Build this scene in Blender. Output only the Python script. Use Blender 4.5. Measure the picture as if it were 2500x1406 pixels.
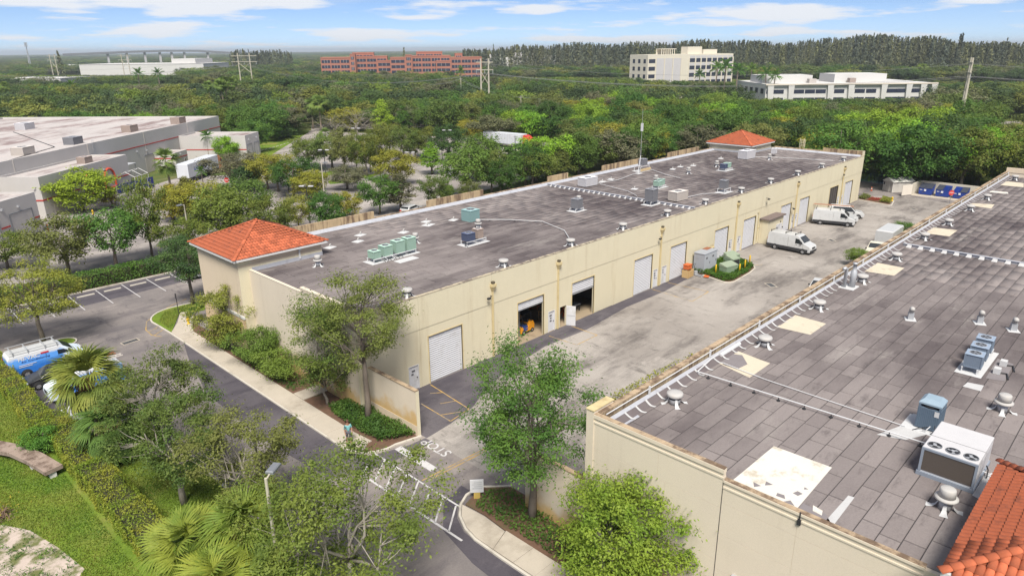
import bpy, math, random
import numpy as np
from math import radians as rad, sin, cos, pi
from mathutils import Matrix, Vector

for o in list(bpy.data.objects): bpy.data.objects.remove(o)
scene = bpy.context.scene
C = scene.collection

# ---------------------------------------------------------------- camera
F_PX, PITCH, ROLL, YAW = 1701.88, rad(18.9348), rad(-0.5455), rad(44.2170)
CAM = np.array([-26.284, -41.818, 26.5])
_F0 = np.array([cos(YAW), sin(YAW), 0.]); _R0 = np.array([sin(YAW), -cos(YAW), 0.]); _U0 = np.array([0, 0, 1.])
CF = _F0*cos(PITCH) - _U0*sin(PITCH); _U = _F0*sin(PITCH) + _U0*cos(PITCH)
CR = _R0*cos(ROLL) + _U*sin(ROLL); CU = _U*cos(ROLL) - _R0*sin(ROLL)
cam = bpy.data.cameras.new('camera'); cam_o = bpy.data.objects.new('camera', cam); C.objects.link(cam_o)
cam.sensor_width = 36.; cam.lens = F_PX/2500*36.; cam.clip_start = .5; cam.clip_end = 40000
_m = Matrix(((CR[0], CU[0], -CF[0], CAM[0]), (CR[1], CU[1], -CF[1], CAM[1]), (CR[2], CU[2], -CF[2], CAM[2]), (0, 0, 0, 1)))
cam_o.matrix_world = _m
scene.camera = cam_o

def g(px, py, z=0.):
    """survey helper: photo pixel -> place on the level z (metres)"""
    d = CF + CR*(px-1250)/F_PX - CU*(py-703)/F_PX
    t = (z-CAM[2])/d[2]; p = CAM + t*d
    return float(p[0]), float(p[1])
def far(px, dist):
    """place at a given distance in the compass direction of a photo column"""
    d = CF + CR*(px-1250)/F_PX - CU*(120-703)/F_PX
    k = dist/math.hypot(d[0], d[1]); return float(CAM[0]+k*d[0]), float(CAM[1]+k*d[1])
def zat(x, y, py):
    lo, hi = -2., 60.
    for _ in range(50):
        m = (lo+hi)/2; d = np.array([x, y, m])-CAM
        if 703-F_PX*(d@CU)/(d@CF) > py: lo = m
        else: hi = m
    return lo

# ---------------------------------------------------------------- sky, sun, exposure
SUN_EL, SUN_AZ = rad(54), rad(-133)            # direction TO the sun, azimuth from +x counter-clockwise
world = bpy.data.worlds.new('World'); scene.world = world; world.use_nodes = True
wn = world.node_tree.nodes; wl = world.node_tree.links; wn.clear()
out = wn.new('ShaderNodeOutputWorld'); bg = wn.new('ShaderNodeBackground')
sky = wn.new('ShaderNodeTexSky'); sky.sky_type = 'NISHITA'; sky.sun_disc = False
sky.sun_elevation = SUN_EL; sky.sun_rotation = pi/2 - SUN_AZ
sky.air_density = .42; sky.dust_density = 0.; sky.ozone_density = 7.0; sky.altitude = 0
tc = wn.new('ShaderNodeTexCoord'); sep = wn.new('ShaderNodeSeparateXYZ'); wl.new(tc.outputs['Generated'], sep.inputs[0])
def wmath(op, a, b=None, clamp=False):
    n = wn.new('ShaderNodeMath'); n.operation = op; n.use_clamp = clamp
    for i, v in enumerate((a, b)):
        if v is None: continue
        if hasattr(v, 'is_linked'): wl.new(v, n.inputs[i])
        else: n.inputs[i].default_value = v
    return n.outputs[0]
# clouds lie on a flat layer overhead: the view direction divided by its height
zc = wmath('MAXIMUM', sep.outputs[2], 0.0)
zz = wmath('ADD', zc, .075)
comb = wn.new('ShaderNodeCombineXYZ')
wl.new(wmath('DIVIDE', sep.outputs[0], zz), comb.inputs[0]); wl.new(wmath('DIVIDE', sep.outputs[1], zz), comb.inputs[1])
def wnoise(scale, detail, rough, off, dist=0.):
    mp = wn.new('ShaderNodeMapping'); mp.inputs['Location'].default_value = off; wl.new(comb.outputs[0], mp.inputs[0])
    n = wn.new('ShaderNodeTexNoise'); n.inputs['Scale'].default_value = scale; n.inputs['Detail'].default_value = detail
    n.inputs['Roughness'].default_value = rough; n.inputs['Distortion'].default_value = dist
    wl.new(mp.outputs[0], n.inputs['Vector']); return n.outputs['Fac']
def wramp(v, a, b):
    n = wn.new('ShaderNodeMapRange'); n.interpolation_type = 'SMOOTHSTEP'; n.inputs[1].default_value = a; n.inputs[2].default_value = b
    wl.new(v, n.inputs[0]); return n.outputs[0]
puffs = wmath('MULTIPLY', wramp(wnoise(.62, 7, .56, (5.6, 1.7, 0)), .465, .60), .95)
wisps = wmath('MULTIPLY', wramp(wnoise(.25, 5, .5, (11.3, 2.2, 0), 1.2), .45, .8), .45)
cloud = wmath('MAXIMUM', puffs, wisps)
veil = wmath('MULTIPLY', wramp(zc, .10, .0), .22)           # the air whitens towards the horizon
cloud = wmath('MAXIMUM', cloud, veil)
mix = wn.new('ShaderNodeMixRGB'); wl.new(cloud, mix.inputs[0]); wl.new(sky.outputs[0], mix.inputs[1])
mix.inputs[2].default_value = (7.2, 7.4, 7.8, 1)
wl.new(mix.outputs[0], bg.inputs[0]); bg.inputs[1].default_value = .05
wl.new(bg.outputs[0], out.inputs[0])

sun = bpy.data.lights.new('sun', 'SUN'); sun.energy = 2.6; sun.angle = rad(22); sun.color = (1, .95, .86)
sun_o = bpy.data.objects.new('sun', sun); C.objects.link(sun_o); sun_o.location = (0, 0, 120)
_sd = Vector((cos(SUN_EL)*cos(SUN_AZ), cos(SUN_EL)*sin(SUN_AZ), sin(SUN_EL)))
sun_o.rotation_euler = _sd.to_track_quat('Z', 'Y').to_euler()
vs = scene.view_settings
vs.view_transform = 'Standard'; vs.look = 'None'; vs.exposure = 1.3; vs.gamma = 1.; vs.use_curve_mapping = False
scene.render.engine = 'CYCLES'
scene.cycles.max_bounces = 6; scene.cycles.diffuse_bounces = 3; scene.cycles.transparent_max_bounces = 8
scene.cycles.use_denoising = True
# ---------------------------------------------------------------- materials
MATS = {}
def _nt(name):
    m = bpy.data.materials.new(name); m.use_nodes = True
    nt = m.node_tree; b = nt.nodes['Principled BSDF']; return m, nt, b
def _noise(nt, scale, detail=4., rough=.6, coord='Object', stretch=None, off=None):
    t = nt.nodes.new('ShaderNodeTexCoord') if coord == 'Object' else nt.nodes.new('ShaderNodeNewGeometry')
    src = t.outputs['Object'] if coord == 'Object' else t.outputs['Position']
    if stretch or off:
        mp = nt.nodes.new('ShaderNodeMapping')
        if stretch: mp.inputs['Scale'].default_value = stretch
        if off: mp.inputs['Location'].default_value = off
        nt.links.new(src, mp.inputs[0]); src = mp.outputs[0]
    n = nt.nodes.new('ShaderNodeTexNoise'); n.inputs['Scale'].default_value = scale
    n.inputs['Detail'].default_value = detail; n.inputs['Roughness'].default_value = rough
    nt.links.new(src, n.inputs['Vector']); return n.outputs['Fac']
def _ramp(nt, v, a, b):
    n = nt.nodes.new('ShaderNodeMapRange'); n.interpolation_type = 'SMOOTHSTEP'
    n.inputs[1].default_value = a; n.inputs[2].default_value = b; nt.links.new(v, n.inputs[0]); return n.outputs[0]
def _mix(nt, fac, a, b, mode='MIX'):
    n = nt.nodes.new('ShaderNodeMixRGB'); n.blend_type = mode
    for i, v in enumerate((fac, a, b)):
        if hasattr(v, 'is_linked'): nt.links.new(v, n.inputs[i])
        elif i == 0: n.inputs[0].default_value = v
        else: n.inputs[i].default_value = (*v[:3], 1)
    return n.outputs[0]
def _math(nt, op, a, b, clamp=False):
    n = nt.nodes.new('ShaderNodeMath'); n.operation = op; n.use_clamp = clamp
    for i, v in enumerate((a, b)):
        if hasattr(v, 'is_linked'): nt.links.new(v, n.inputs[i])
        else: n.inputs[i].default_value = v
    return n.outputs[0]
def _bump(nt, b, h, strength=.3, dist=.02):
    n = nt.nodes.new('ShaderNodeBump'); n.inputs['Strength'].default_value = strength; n.inputs['Distance'].default_value = dist
    nt.links.new(h, n.inputs['Height']); nt.links.new(n.outputs[0], b.inputs['Normal'])
def mat(name, col, rough=.8, var=.12, scale=3., metal=0., spec=.3, dirt=None, dirt_lo=.5, dirt_hi=.75, dscale=.6, coord='Object', bump=0., streak=False, rnd=0.):
    if name in MATS: return MATS[name]
    m, nt, b = _nt(name)
    c = np.array(col)
    f = _noise(nt, scale, 5, .6, coord)
    colr = _mix(nt, f, tuple(c*(1-var)), tuple(np.minimum(c*(1+var), .95)))
    if dirt is not None:
        f2 = _ramp(nt, _noise(nt, dscale, 6, .65, coord, (1, 1, .12) if streak else None, (4, 9, 2)), dirt_lo, dirt_hi)
        colr = _mix(nt, f2, colr, dirt)
    if rnd:
        oi = nt.nodes.new('ShaderNodeObjectInfo')
        k = _math(nt, 'MULTIPLY_ADD', oi.outputs['Random'], rnd); k.node.inputs[2].default_value = 1-rnd/2
        mm = nt.nodes.new('ShaderNodeVectorMath'); mm.operation = 'SCALE'
        nt.links.new(colr, mm.inputs[0]); nt.links.new(k, mm.inputs['Scale']); colr = mm.outputs[0]
    nt.links.new(colr, b.inputs['Base Color'])
    b.inputs['Roughness'].default_value = rough; b.inputs['Metallic'].default_value = metal
    b.inputs['Specular IOR Level'].default_value = spec
    if bump: _bump(nt, b, f, bump)
    MATS[name] = m; return m
def leafmat(name, c1, c2, c3=None, trans=.35, ns=.55):
    """foliage: each plant its own tint, uneven from clump to clump"""
    if name in MATS: return MATS[name]
    m, nt, b = _nt(name)
    oi = nt.nodes.new('ShaderNodeObjectInfo')
    f = _noise(nt, ns, 4, .6)
    f2 = _ramp(nt, f, .38, .62)
    base = _mix(nt, f2, c1, c2)
    if c3 is not None:
        base = _mix(nt, _ramp(nt, oi.outputs['Random'], .45, 1.), base, c3)
    fine = _ramp(nt, _noise(nt, 7., 2, .6), .3, .75)
    base = _mix(nt, fine, _mix(nt, 1., base, (.74, .77, .68), 'MULTIPLY'), base)
    tint = _mix(nt, 1., base, oi.outputs['Color'], 'MULTIPLY')
    nt.links.new(tint, b.inputs['Base Color']); b.inputs['Roughness'].default_value = .62; b.inputs['Specular IOR Level'].default_value = .25
    tr = nt.nodes.new('ShaderNodeBsdfTranslucent'); nt.links.new(tint, tr.inputs[0])
    mx = nt.nodes.new('ShaderNodeMixShader'); mx.inputs[0].default_value = trans
    nt.links.new(b.outputs[0], mx.inputs[1]); nt.links.new(tr.outputs[0], mx.inputs[2])
    nt.links.new(mx.outputs[0], nt.nodes['Material Output'].inputs[0])
    MATS[name] = m; return m

# ---------------------------------------------------------------- mesh building
class MB:
    def __init__(s): s.v = []; s.f = []
    def quad(s, a, b, c, d):
        n = len(s.v); s.v += [a, b, c, d]; s.f.append((n, n+1, n+2, n+3)); return s
    def poly(s, pts):
        n = len(s.v); s.v += list(pts); s.f.append(tuple(range(n, n+len(pts)))); return s
    def box(s, x0, y0, z0, x1, y1, z1):
        n = len(s.v)
        s.v += [(x0, y0, z0), (x1, y0, z0), (x1, y1, z0), (x0, y1, z0), (x0, y0, z1), (x1, y0, z1), (x1, y1, z1), (x0, y1, z1)]
        s.f += [tuple(n+i for i in t) for t in ((0, 3, 2, 1), (4, 5, 6, 7), (0, 1, 5, 4), (1, 2, 6, 5), (2, 3, 7, 6), (3, 0, 4, 7))]; return s
    def bbox(s, x0, y0, z0, x1, y1, z1, c=.02):
        """box with its top edges chamfered"""
        n = len(s.v)
        s.v += [(x0, y0, z0), (x1, y0, z0), (x1, y1, z0), (x0, y1, z0), (x0, y0, z1-c), (x1, y0, z1-c), (x1, y1, z1-c), (x0, y1, z1-c),
                (x0+c, y0+c, z1), (x1-c, y0+c, z1), (x1-c, y1-c, z1), (x0+c, y1-c, z1)]
        s.f += [tuple(n+i for i in t) for t in ((0, 3, 2, 1), (8, 9, 10, 11))]
        for k in (0, 4):
            for i in range(4):
                j = (i+1) % 4; s.f.append((n+k+i, n+k+j, n+k+4+j, n+k+4+i))
        return s
    def prism(s, pts, z0, z1, bevel=0.):
        n = len(s.v); m = len(pts)
        s.v += [(p[0], p[1], z0) for p in pts] + [(p[0], p[1], z1) for p in pts]
        s.f += [tuple(n+i for i in reversed(range(m))), tuple(n+m+i for i in range(m))]
        s.f += [(n+i, n+(i+1) % m, n+m+(i+1) % m, n+m+i) for i in range(m)]; return s
    def prism_y(s, pts, y0, y1):
        """outline in x,z pushed along y"""
        n = len(s.v); m = len(pts)
        s.v += [(p[0], y0, p[1]) for p in pts] + [(p[0], y1, p[1]) for p in pts]
        s.f += [tuple(n+i for i in range(m)), tuple(n+m+i for i in reversed(range(m)))]
        s.f += [(n+(i+1) % m, n+i, n+m+i, n+m+(i+1) % m) for i in range(m)]; return s
    def lathe(s, cx, cy, prof, n=16, cap=True):
        """prof: list of (r, z)"""
        k = len(s.v); m = len(prof)
        for r, z in prof:
            for i in range(n):
                a = 2*pi*i/n; s.v.append((cx+r*cos(a), cy+r*sin(a), z))
        for j in range(m-1):
            for i in range(n):
                i2 = (i+1) % n; s.f.append((k+j*n+i, k+j*n+i2, k+(j+1)*n+i2, k+(j+1)*n+i))
        if cap:
            s.f.append(tuple(k+i for i in reversed(range(n)))); s.f.append(tuple(k+(m-1)*n+i for i in range(n)))
        return s
    def cyl(s, cx, cy, z0, z1, r, n=12, r2=None): return s.lathe(cx, cy, [(r, z0), (r if r2 is None else r2, z1)], n)
    def disc_y(s, cx, y0, y1, cz, r, n=20, r2=None):
        """cylinder with its axis along y"""
        k = len(s.v); r2 = r if r2 is None else r2
        for y, rr in ((y0, r), (y1, r2)):
            for i in range(n):
                a = 2*pi*i/n; s.v.append((cx+rr*cos(a), y, cz+rr*sin(a)))
        s.f += [tuple(k+i for i in range(n)), tuple(k+n+i for i in reversed(range(n)))]
        s.f += [(k+(i+1) % n, k+i, k+n+i, k+n+(i+1) % n) for i in range(n)]; return s
    def tube(s, pts, rad_, n=6, cap=True):
        P = [Vector(p) for p in pts]; k0 = len(s.v)
        if not hasattr(rad_, '__len__'): rad_ = [rad_]*len(P)
        up = Vector((0, 0, 1)); a = None
        for i, p in enumerate(P):
            t = (P[min(i+1, len(P)-1)]-P[max(i-1, 0)])
            t = t.normalized() if t.length > 1e-9 else up
            if a is None: a = t.cross(up if abs(t.z) < .9 else Vector((1, 0, 0))).normalized()
            else: a = (a - t*a.dot(t)).normalized()
            b = t.cross(a)
            for j in range(n):
                w = 2*pi*j/n; q = p + (a*cos(w)+b*sin(w))*rad_[i]; s.v.append(tuple(q))
        for i in range(len(P)-1):
            for j in range(n):
                j2 = (j+1) % n; s.f.append((k0+i*n+j, k0+i*n+j2, k0+(i+1)*n+j2, k0+(i+1)*n+j))
        if cap:
            s.f.append(tuple(k0+j for j in reversed(range(n)))); s.f.append(tuple(k0+(len(P)-1)*n+j for j in range(n)))
        return s
    def mesh(s, name, m, smooth=False):
        me = bpy.data.meshes.new(name); me.from_pydata([tuple(map(float, p)) for p in s.v], [], s.f); me.update()
        if smooth: me.polygons.foreach_set('use_smooth', [True]*len(me.polygons))
        if m is not None: me.materials.append(m)
        return me
    def build(s, name, m, parent=None, smooth=False, **k):
        o = bpy.data.objects.new(name, s.mesh(name, m, smooth)); C.objects.link(o)
        if parent is not None: o.parent = parent
        if k: tag(o, **k)
        return o
def npmesh(name, verts, faces, m):
    """fast mesh: verts (n,3); faces (k,3) or (k,4)"""
    me = bpy.data.meshes.new(name); verts = np.asarray(verts, np.float32); faces = np.asarray(faces, np.int32)
    k = faces.shape[1]; me.vertices.add(len(verts)); me.vertices.foreach_set('co', verts.ravel())
    me.loops.add(faces.size); me.loops.foreach_set('vertex_index', faces.ravel())
    me.polygons.add(len(faces)); me.polygons.foreach_set('loop_start', np.arange(0, faces.size, k, dtype=np.int32))
    me.update(calc_edges=True)
    if m is not None: me.materials.append(m)
    return me
def obj(name, me, parent=None, loc=None, rz=0., scale=None, **k):
    o = bpy.data.objects.new(name, me); C.objects.link(o)
    if parent is not None: o.parent = parent
    if loc is not None: o.location = loc
    if rz: o.rotation_euler[2] = rz
    if scale is not None: o.scale = scale if hasattr(scale, '__len__') else (scale,)*3
    if k: tag(o, **k)
    return o
def tag(o, label=None, cat=None, group=None, kind=None):
    if label: o['label'] = label
    if cat: o['category'] = cat
    if group: o['group'] = group
    if kind: o['kind'] = kind
    return o
def thing(name, label, cat, loc=(0, 0, 0), rz=0., group=None):
    o = bpy.data.objects.new(name, None); C.objects.link(o); o.empty_display_size = .2
    o.location = loc; o.rotation_euler[2] = rz; return tag(o, label, cat, group)
def dup(root, loc, rz=0., label=None, group=None, scale=None):
    def cp(o, p):
        c = o.copy(); C.objects.link(c); c.parent = p
        for ch in KIDS.get(o.name, [k for k in o.children]): cp(ch, c)
        return c
    c = cp(root, None); c.location = loc; c.rotation_euler[2] = rz
    if label: c['label'] = label
    if group: c['group'] = group
    if scale is not None: c.scale = scale if hasattr(scale, '__len__') else (scale,)*3
    return c
KIDS = {}
def freeze(root):
    """remember the children of a finished thing, so that copies need no search"""
    def w(o):
        ch = [k for k in o.children]; KIDS[o.name] = ch
        for k in ch: w(k)
    w(root); return root
STRUCT = dict(kind='structure')
# ---------------------------------------------------------------- ground, roads, pavements
def asphalt(name, base, light, dark, tracks=True):
    m, nt, b = _nt(name)
    big = _ramp(nt, _noise(nt, .07, 5, .6, 'World', (1, 1, 1)), .35, .68)
    c = _mix(nt, big, base, light)
    streak = _ramp(nt, _noise(nt, .16, 6, .7, 'World', (.45, 1.6, 1), (31, 7, 0)), .46, .68)
    c = _mix(nt, _math(nt, 'MULTIPLY', streak, .8), c, dark)
    st2 = _ramp(nt, _noise(nt, .55, 7, .75, 'World', (1.3, .5, 1), (3, 17, 0)), .52, .72)
    c = _mix(nt, _math(nt, 'MULTIPLY', st2, .7), c, tuple(np.array(dark)*.8))
    pale = _ramp(nt, _noise(nt, .38, 6, .7, 'World', (.7, 1, 1), (13, 5, 0)), .54, .75)
    c = _mix(nt, _math(nt, 'MULTIPLY', pale, .6), c, tuple(np.array(light)*1.25))
    grit = _noise(nt, 9., 3, .7, 'World')
    c = _mix(nt, _ramp(nt, grit, .25, .8), _mix(nt, 1., c, (.8, .8, .8), 'MULTIPLY'), c)
    nt.links.new(c, b.inputs['Base Color']); b.inputs['Roughness'].default_value = .9; b.inputs['Specular IOR Level'].default_value = .2
    _bump(nt, b, grit, .15, .01)
    MATS[name] = m; return m
M_road = asphalt('road_asphalt', (.175, .157, .156), (.325, .285, .26), (.085, .076, .09))
M_yard = asphalt('yard_asphalt', (.275, .247, .225), (.385, .352, .322), (.095, .083, .080))
M_lot = asphalt('lot_asphalt', (.29, .26, .245), (.42, .38, .35), (.17, .15, .15))
M_conc = mat('concrete', (.43, .38, .315), .9, .10, 1.3, dirt=(.30, .26, .21), dscale=.35, coord='World', bump=.1)
M_kerb = mat('kerb_concrete', (.50, .46, .40), .9, .10, 2., dirt=(.26, .23, .19), dscale=.5, coord='World')
M_white = mat('road_paint_white', (.50, .485, .485), .8, .10, 6., dirt=(.28, .26, .26), dscale=1.6, dirt_lo=.52, dirt_hi=.7, coord='World')
M_yellow = mat('road_paint_yellow', (.46, .29, .075), .8, .12, 5., dirt=(.24, .20, .15), dscale=1.0, dirt_lo=.42, dirt_hi=.62, coord='World')
M_mulch = mat('mulch', (.13, .075, .05), .95, .35, 3., dirt=(.07, .075, .03), dscale=.9, coord='World', bump=.5)
def lawn_mat(name, a, b_, dry):
    m, nt, b = _nt(name)
    c = _mix(nt, _ramp(nt, _noise(nt, .35, 5, .6, 'World'), .35, .65), a, b_)
    c = _mix(nt, _ramp(nt, _noise(nt, .12, 5, .65, 'World', None, (9, 2, 0)), .5, .72), c, dry)
    c = _mix(nt, _ramp(nt, _noise(nt, 11., 3, .7, 'World'), .25, .75), _mix(nt, 1., c, (.6, .65, .55), 'MULTIPLY'), c)
    nt.links.new(c, b.inputs['Base Color']); b.inputs['Roughness'].default_value = .95; b.inputs['Specular IOR Level'].default_value = .1
    MATS[name] = m; return m
M_lawn = lawn_mat('lawn', (.12, .19, .026), (.18, .25, .035), (.27, .25, .075))
M_terrain = lawn_mat('terrain_soil', (.08, .12, .032), (.13, .14, .045), (.20, .18, .09))

# the land, one sheet out to the horizon
t = MB(); N = 64
t.v = [(0, 0, -.02)]
for r in (150, 400, 1200, 4000, 16000):
    for i in range(N): t.v.append((r*cos(2*pi*i/N), r*sin(2*pi*i/N), -.02 if r < 13000 else -1.))
for i in range(N): t.f.append((0, 1+i, 1+(i+1) % N))
for k in range(4):
    for i in range(N):
        j = (i+1) % N; t.f.append((1+k*N+i, 1+(k+1)*N+i, 1+(k+1)*N+j, 1+k*N+j))
t.build('ground', M_terrain, **STRUCT)
def sheet(name, pts, z, m, **k): return MB().poly([(x, y, z) for x, y in pts]).build(name, m, **{**STRUCT, **k})
sheet('road', [(-11.8, -70), (-3.9, -70), (-3.9, -24), (132, -24), (132, 48), (-70, 48), (-70, 33.5), (-17.1, 31), (-17.1, 12.2), (-11.8, 12.2)], .0, M_road)
sheet('yard', [(.9, -22.4), (112, -22.4), (116, -6), (112, -.3), (.9, -.02)], .004, M_yard)
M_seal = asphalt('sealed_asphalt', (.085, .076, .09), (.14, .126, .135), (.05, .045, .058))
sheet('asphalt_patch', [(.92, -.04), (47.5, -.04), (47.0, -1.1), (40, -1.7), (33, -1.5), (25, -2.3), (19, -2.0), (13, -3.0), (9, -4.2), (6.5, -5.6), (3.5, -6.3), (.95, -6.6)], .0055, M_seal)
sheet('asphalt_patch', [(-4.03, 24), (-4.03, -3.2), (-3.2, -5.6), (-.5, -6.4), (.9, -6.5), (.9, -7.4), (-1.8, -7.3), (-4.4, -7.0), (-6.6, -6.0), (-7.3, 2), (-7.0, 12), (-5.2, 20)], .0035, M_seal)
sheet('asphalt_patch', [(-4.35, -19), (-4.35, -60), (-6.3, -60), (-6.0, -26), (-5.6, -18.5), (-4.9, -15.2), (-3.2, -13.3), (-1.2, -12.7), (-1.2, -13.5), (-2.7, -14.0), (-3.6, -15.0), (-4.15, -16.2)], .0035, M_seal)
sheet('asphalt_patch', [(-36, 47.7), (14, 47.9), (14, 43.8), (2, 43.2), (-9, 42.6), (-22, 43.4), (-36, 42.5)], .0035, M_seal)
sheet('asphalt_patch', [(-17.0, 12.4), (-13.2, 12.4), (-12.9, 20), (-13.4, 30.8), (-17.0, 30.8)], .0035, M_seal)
# truck yard of the white warehouse and the car park beyond the trees
sheet('truck_yard', [(-60, 53), (60, 53), (60, 100), (34, 120), (-5, 92), (-60, 60)], -.008, M_lot)
LOTP = [g(640, 505), g(760, 560), g(1010, 505), g(1330, 430), g(1400, 352), g(1180, 340), g(1000, 330), g(810, 322), g(640, 345), g(560, 430)]
sheet('car_park', LOTP, -.004, M_lot)
sheet('access_road', [g(640, 400), g(790, 400), g(830, 330), g(800, 318), g(762, 318), g(640, 352)], .002, M_lot)
sheet('far_road', [g(760, 318), g(830, 318), g(1300, 302), g(1300, 296), g(860, 300), g(760, 306)], .0, M_lot)
sheet('boulevard', [g(1100, 274), g(1300, 268), g(1300, 262), g(1100, 266)], .004, mat('pale_pavement', (.42, .38, .33), .9, .1, .2, coord='World'))
sheet('lot_by_offices', [g(1640, 288), g(1860, 280), g(1880, 262), g(1660, 268)], .0, M_lot)
sheet('lot_by_pylon', [g(2330, 332), g(2499, 345), g(2620, 330), g(2499, 296), g(2330, 300)], .0, M_lot)
def lawn(name, pts, z=.006): return sheet(name, pts, z, M_lawn)
lawn('verge_lawn', [g(560, 412), g(640, 392), g(756, 322), g(736, 318), g(620, 352), g(560, 370)], .01)
lawn('median_lawn', [g(1180, 296), g(1400, 296), g(1400, 290), g(1180, 285)], .01)
lawn('median_lawn_far', [g(1240, 302), g(1370, 300), g(1360, 288), g(1240, 291)], .012)
lawn('lawn_by_pylon', [g(2420, 362), g(2600, 372), g(2600, 350), g(2420, 345)], .01)

# front street: footpath slabs, kerb, planting beds
def kerb(name, pts, parent=None, w=.16, h=.13, closed=False):
    mb = MB(); n = len(pts)
    P = [Vector((p[0], p[1])) for p in pts]; L = []; R = []
    for i in range(n):
        a = P[(i-1) % n] if (closed or i > 0) else P[i]; b = P[(i+1) % n] if (closed or i < n-1) else P[i]
        d = (b-a).normalized(); nn = Vector((-d.y, d.x)); L.append(P[i]+nn*w/2); R.append(P[i]-nn*w/2)
    m = n if closed else n-1
    for i in range(m):
        j = (i+1) % n
        k = len(mb.v)
        for z in (0, h-.025):
            for q in (L[i], R[i], R[j], L[j]): mb.v.append((q.x, q.y, z))
        for q, o in ((L[i], R[i]), (R[i], L[i]), (R[j], L[j]), (L[j], R[j])):
            c = q.lerp(o, .16); mb.v.append((c.x, c.y, h))
        for a in range(4):
            b = (a+1) % 4
            mb.f.append((k+b, k+a, k+4+a, k+4+b)); mb.f.append((k+4+b, k+4+a, k+8+a, k+8+b))
        mb.f.append((k+11, k+10, k+9, k+8))
    return mb.build(name, M_kerb, parent, **({} if parent else STRUCT))
def arc(cx, cy, r, a0, a1, n=8): return [(cx+r*cos(rad(a0+(a1-a0)*i/n)), cy+r*sin(rad(a0+(a1-a0)*i/n))) for i in range(n+1)]
SLAB_H = .125
def slab_row(parent, x0, x1, y0, y1, n, axis='y', gap=.02, m=None):
    rr = random.Random(int(x0*10+y0*7))
    for i in range(n):
        t0 = i/n; t1 = (i+1)/n; dz = rr.uniform(-.006, .006)
        if axis == 'y': b = (x0, y0+(y1-y0)*t0+gap/2, x1, y0+(y1-y0)*t1-gap/2)
        else: b = (x0+(x1-x0)*t0+gap/2, y0, x0+(x1-x0)*t1-gap/2, y1)
        MB().bbox(b[0], b[1], .0, b[2], b[3], SLAB_H+dz, .015).build('slab', m or M_conc, parent)
side = bpy.data.objects.new('footpath', None); C.objects.link(side); tag(side, **STRUCT)
slab_row(side, -3.86, -2.25, -2.4, 26.0, 19)
for p in ([(-3.86, 26.02), (-2.25, 26.02), (-1.0, 29.3), (-2.4, 29.6), (-3.86, 27.4)],
          [(-2.22, 5.0), (-1.0, 5.0), (-1.0, 6.55), (-2.22, 6.55)], [(-.98, 5.0), (-.02, 5.0), (-.02, 6.55), (-.98, 6.55)],
          [(-3.86, -2.42), (-2.25, -2.42), (-2.1, -4.15), (-3.1, -4.15), (-3.86, -3.8)],
          [(-2.38, 29.62), (-.98, 29.32), (.3, 31.6), (-1.0, 32.4)]):
    MB().prism(p, 0, SLAB_H).build('slab', M_conc, side)
kerb('kerb', [(.8, -6.15)] + arc(-1.6, -3.4, 2.35, -80, -180, 8) + [(-3.95, 0), (-3.95, 27.5)] + arc(-.9, 31.6, 3.2, 190, 95, 7) + [(1.2, 34.6), (2.6, 33.0)])
MB().prism([(.7, -6.1)] + arc(-1.6, -3.4, 2.2, -80, -140, 5) + [(-2.2, -4.0), (-2.23, 4.98), (-.03, 4.98), (-.03, -.25), (.7, -.25)], .0, .07).build('planting_bed', M_mulch, **STRUCT)
MB().prism([(-2.23, 6.57), (-2.23, 26.0), (-1.15, 28.8), (-1.0, 16.4), (-.03, 16.4), (-.03, 6.57)], .0, .07).build('planting_bed', M_mulch, **STRUCT)
MB().prism([(-3.8, 27.5), (-1.1, 32.4), (.4, 31.6), (1.2, 31.5), (2.4, 33.0), (1.1, 34.5)] + arc(-.9, 31.6, 3.1, 95, 190, 8), .0, .09).build('lawn_island', M_lawn, **STRUCT)

# right-hand island with its footpath
isl = bpy.data.objects.new('footpath', None); C.objects.link(isl); tag(isl, **STRUCT)
curb2 = [(.9, -15.2), (-.6, -13.72), (-1.7, -13.75), (-2.6, -14.2), (-3.4, -15.0), (-3.95, -16.1), (-4.2, -17.2), (-4.25, -19.5), (-4.25, -45)]
kerb('kerb', curb2)
MB().prism([(-2.6, -14.35), (-3.35, -15.1), (-3.85, -16.1), (-4.1, -17.2), (-4.12, -18.58), (-2.6, -18.0), (-2.45, -16.2)], 0, SLAB_H).build('slab', M_conc, isl)
for i in range(14):
    y0 = -18.6-i*1.55; MB().prism([(-4.12, y0-1.53), (-2.5, y0-1.53), (-2.5, y0+(.58 if i == 0 else 0)), (-4.12, y0)], 0, SLAB_H+random.Random(i).uniform(-.006, .006)).build('slab', M_conc, isl)
MB().prism([(-2.4, -14.4), (-.6, -13.85), (.8, -15.2), (.8, -18), (-.02, -18.), (-.02, -60), (-2.48, -60), (-2.48, -18.1), (-2.3, -16)], 0, .07).build('planting_bed', M_mulch, **STRUCT)
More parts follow.
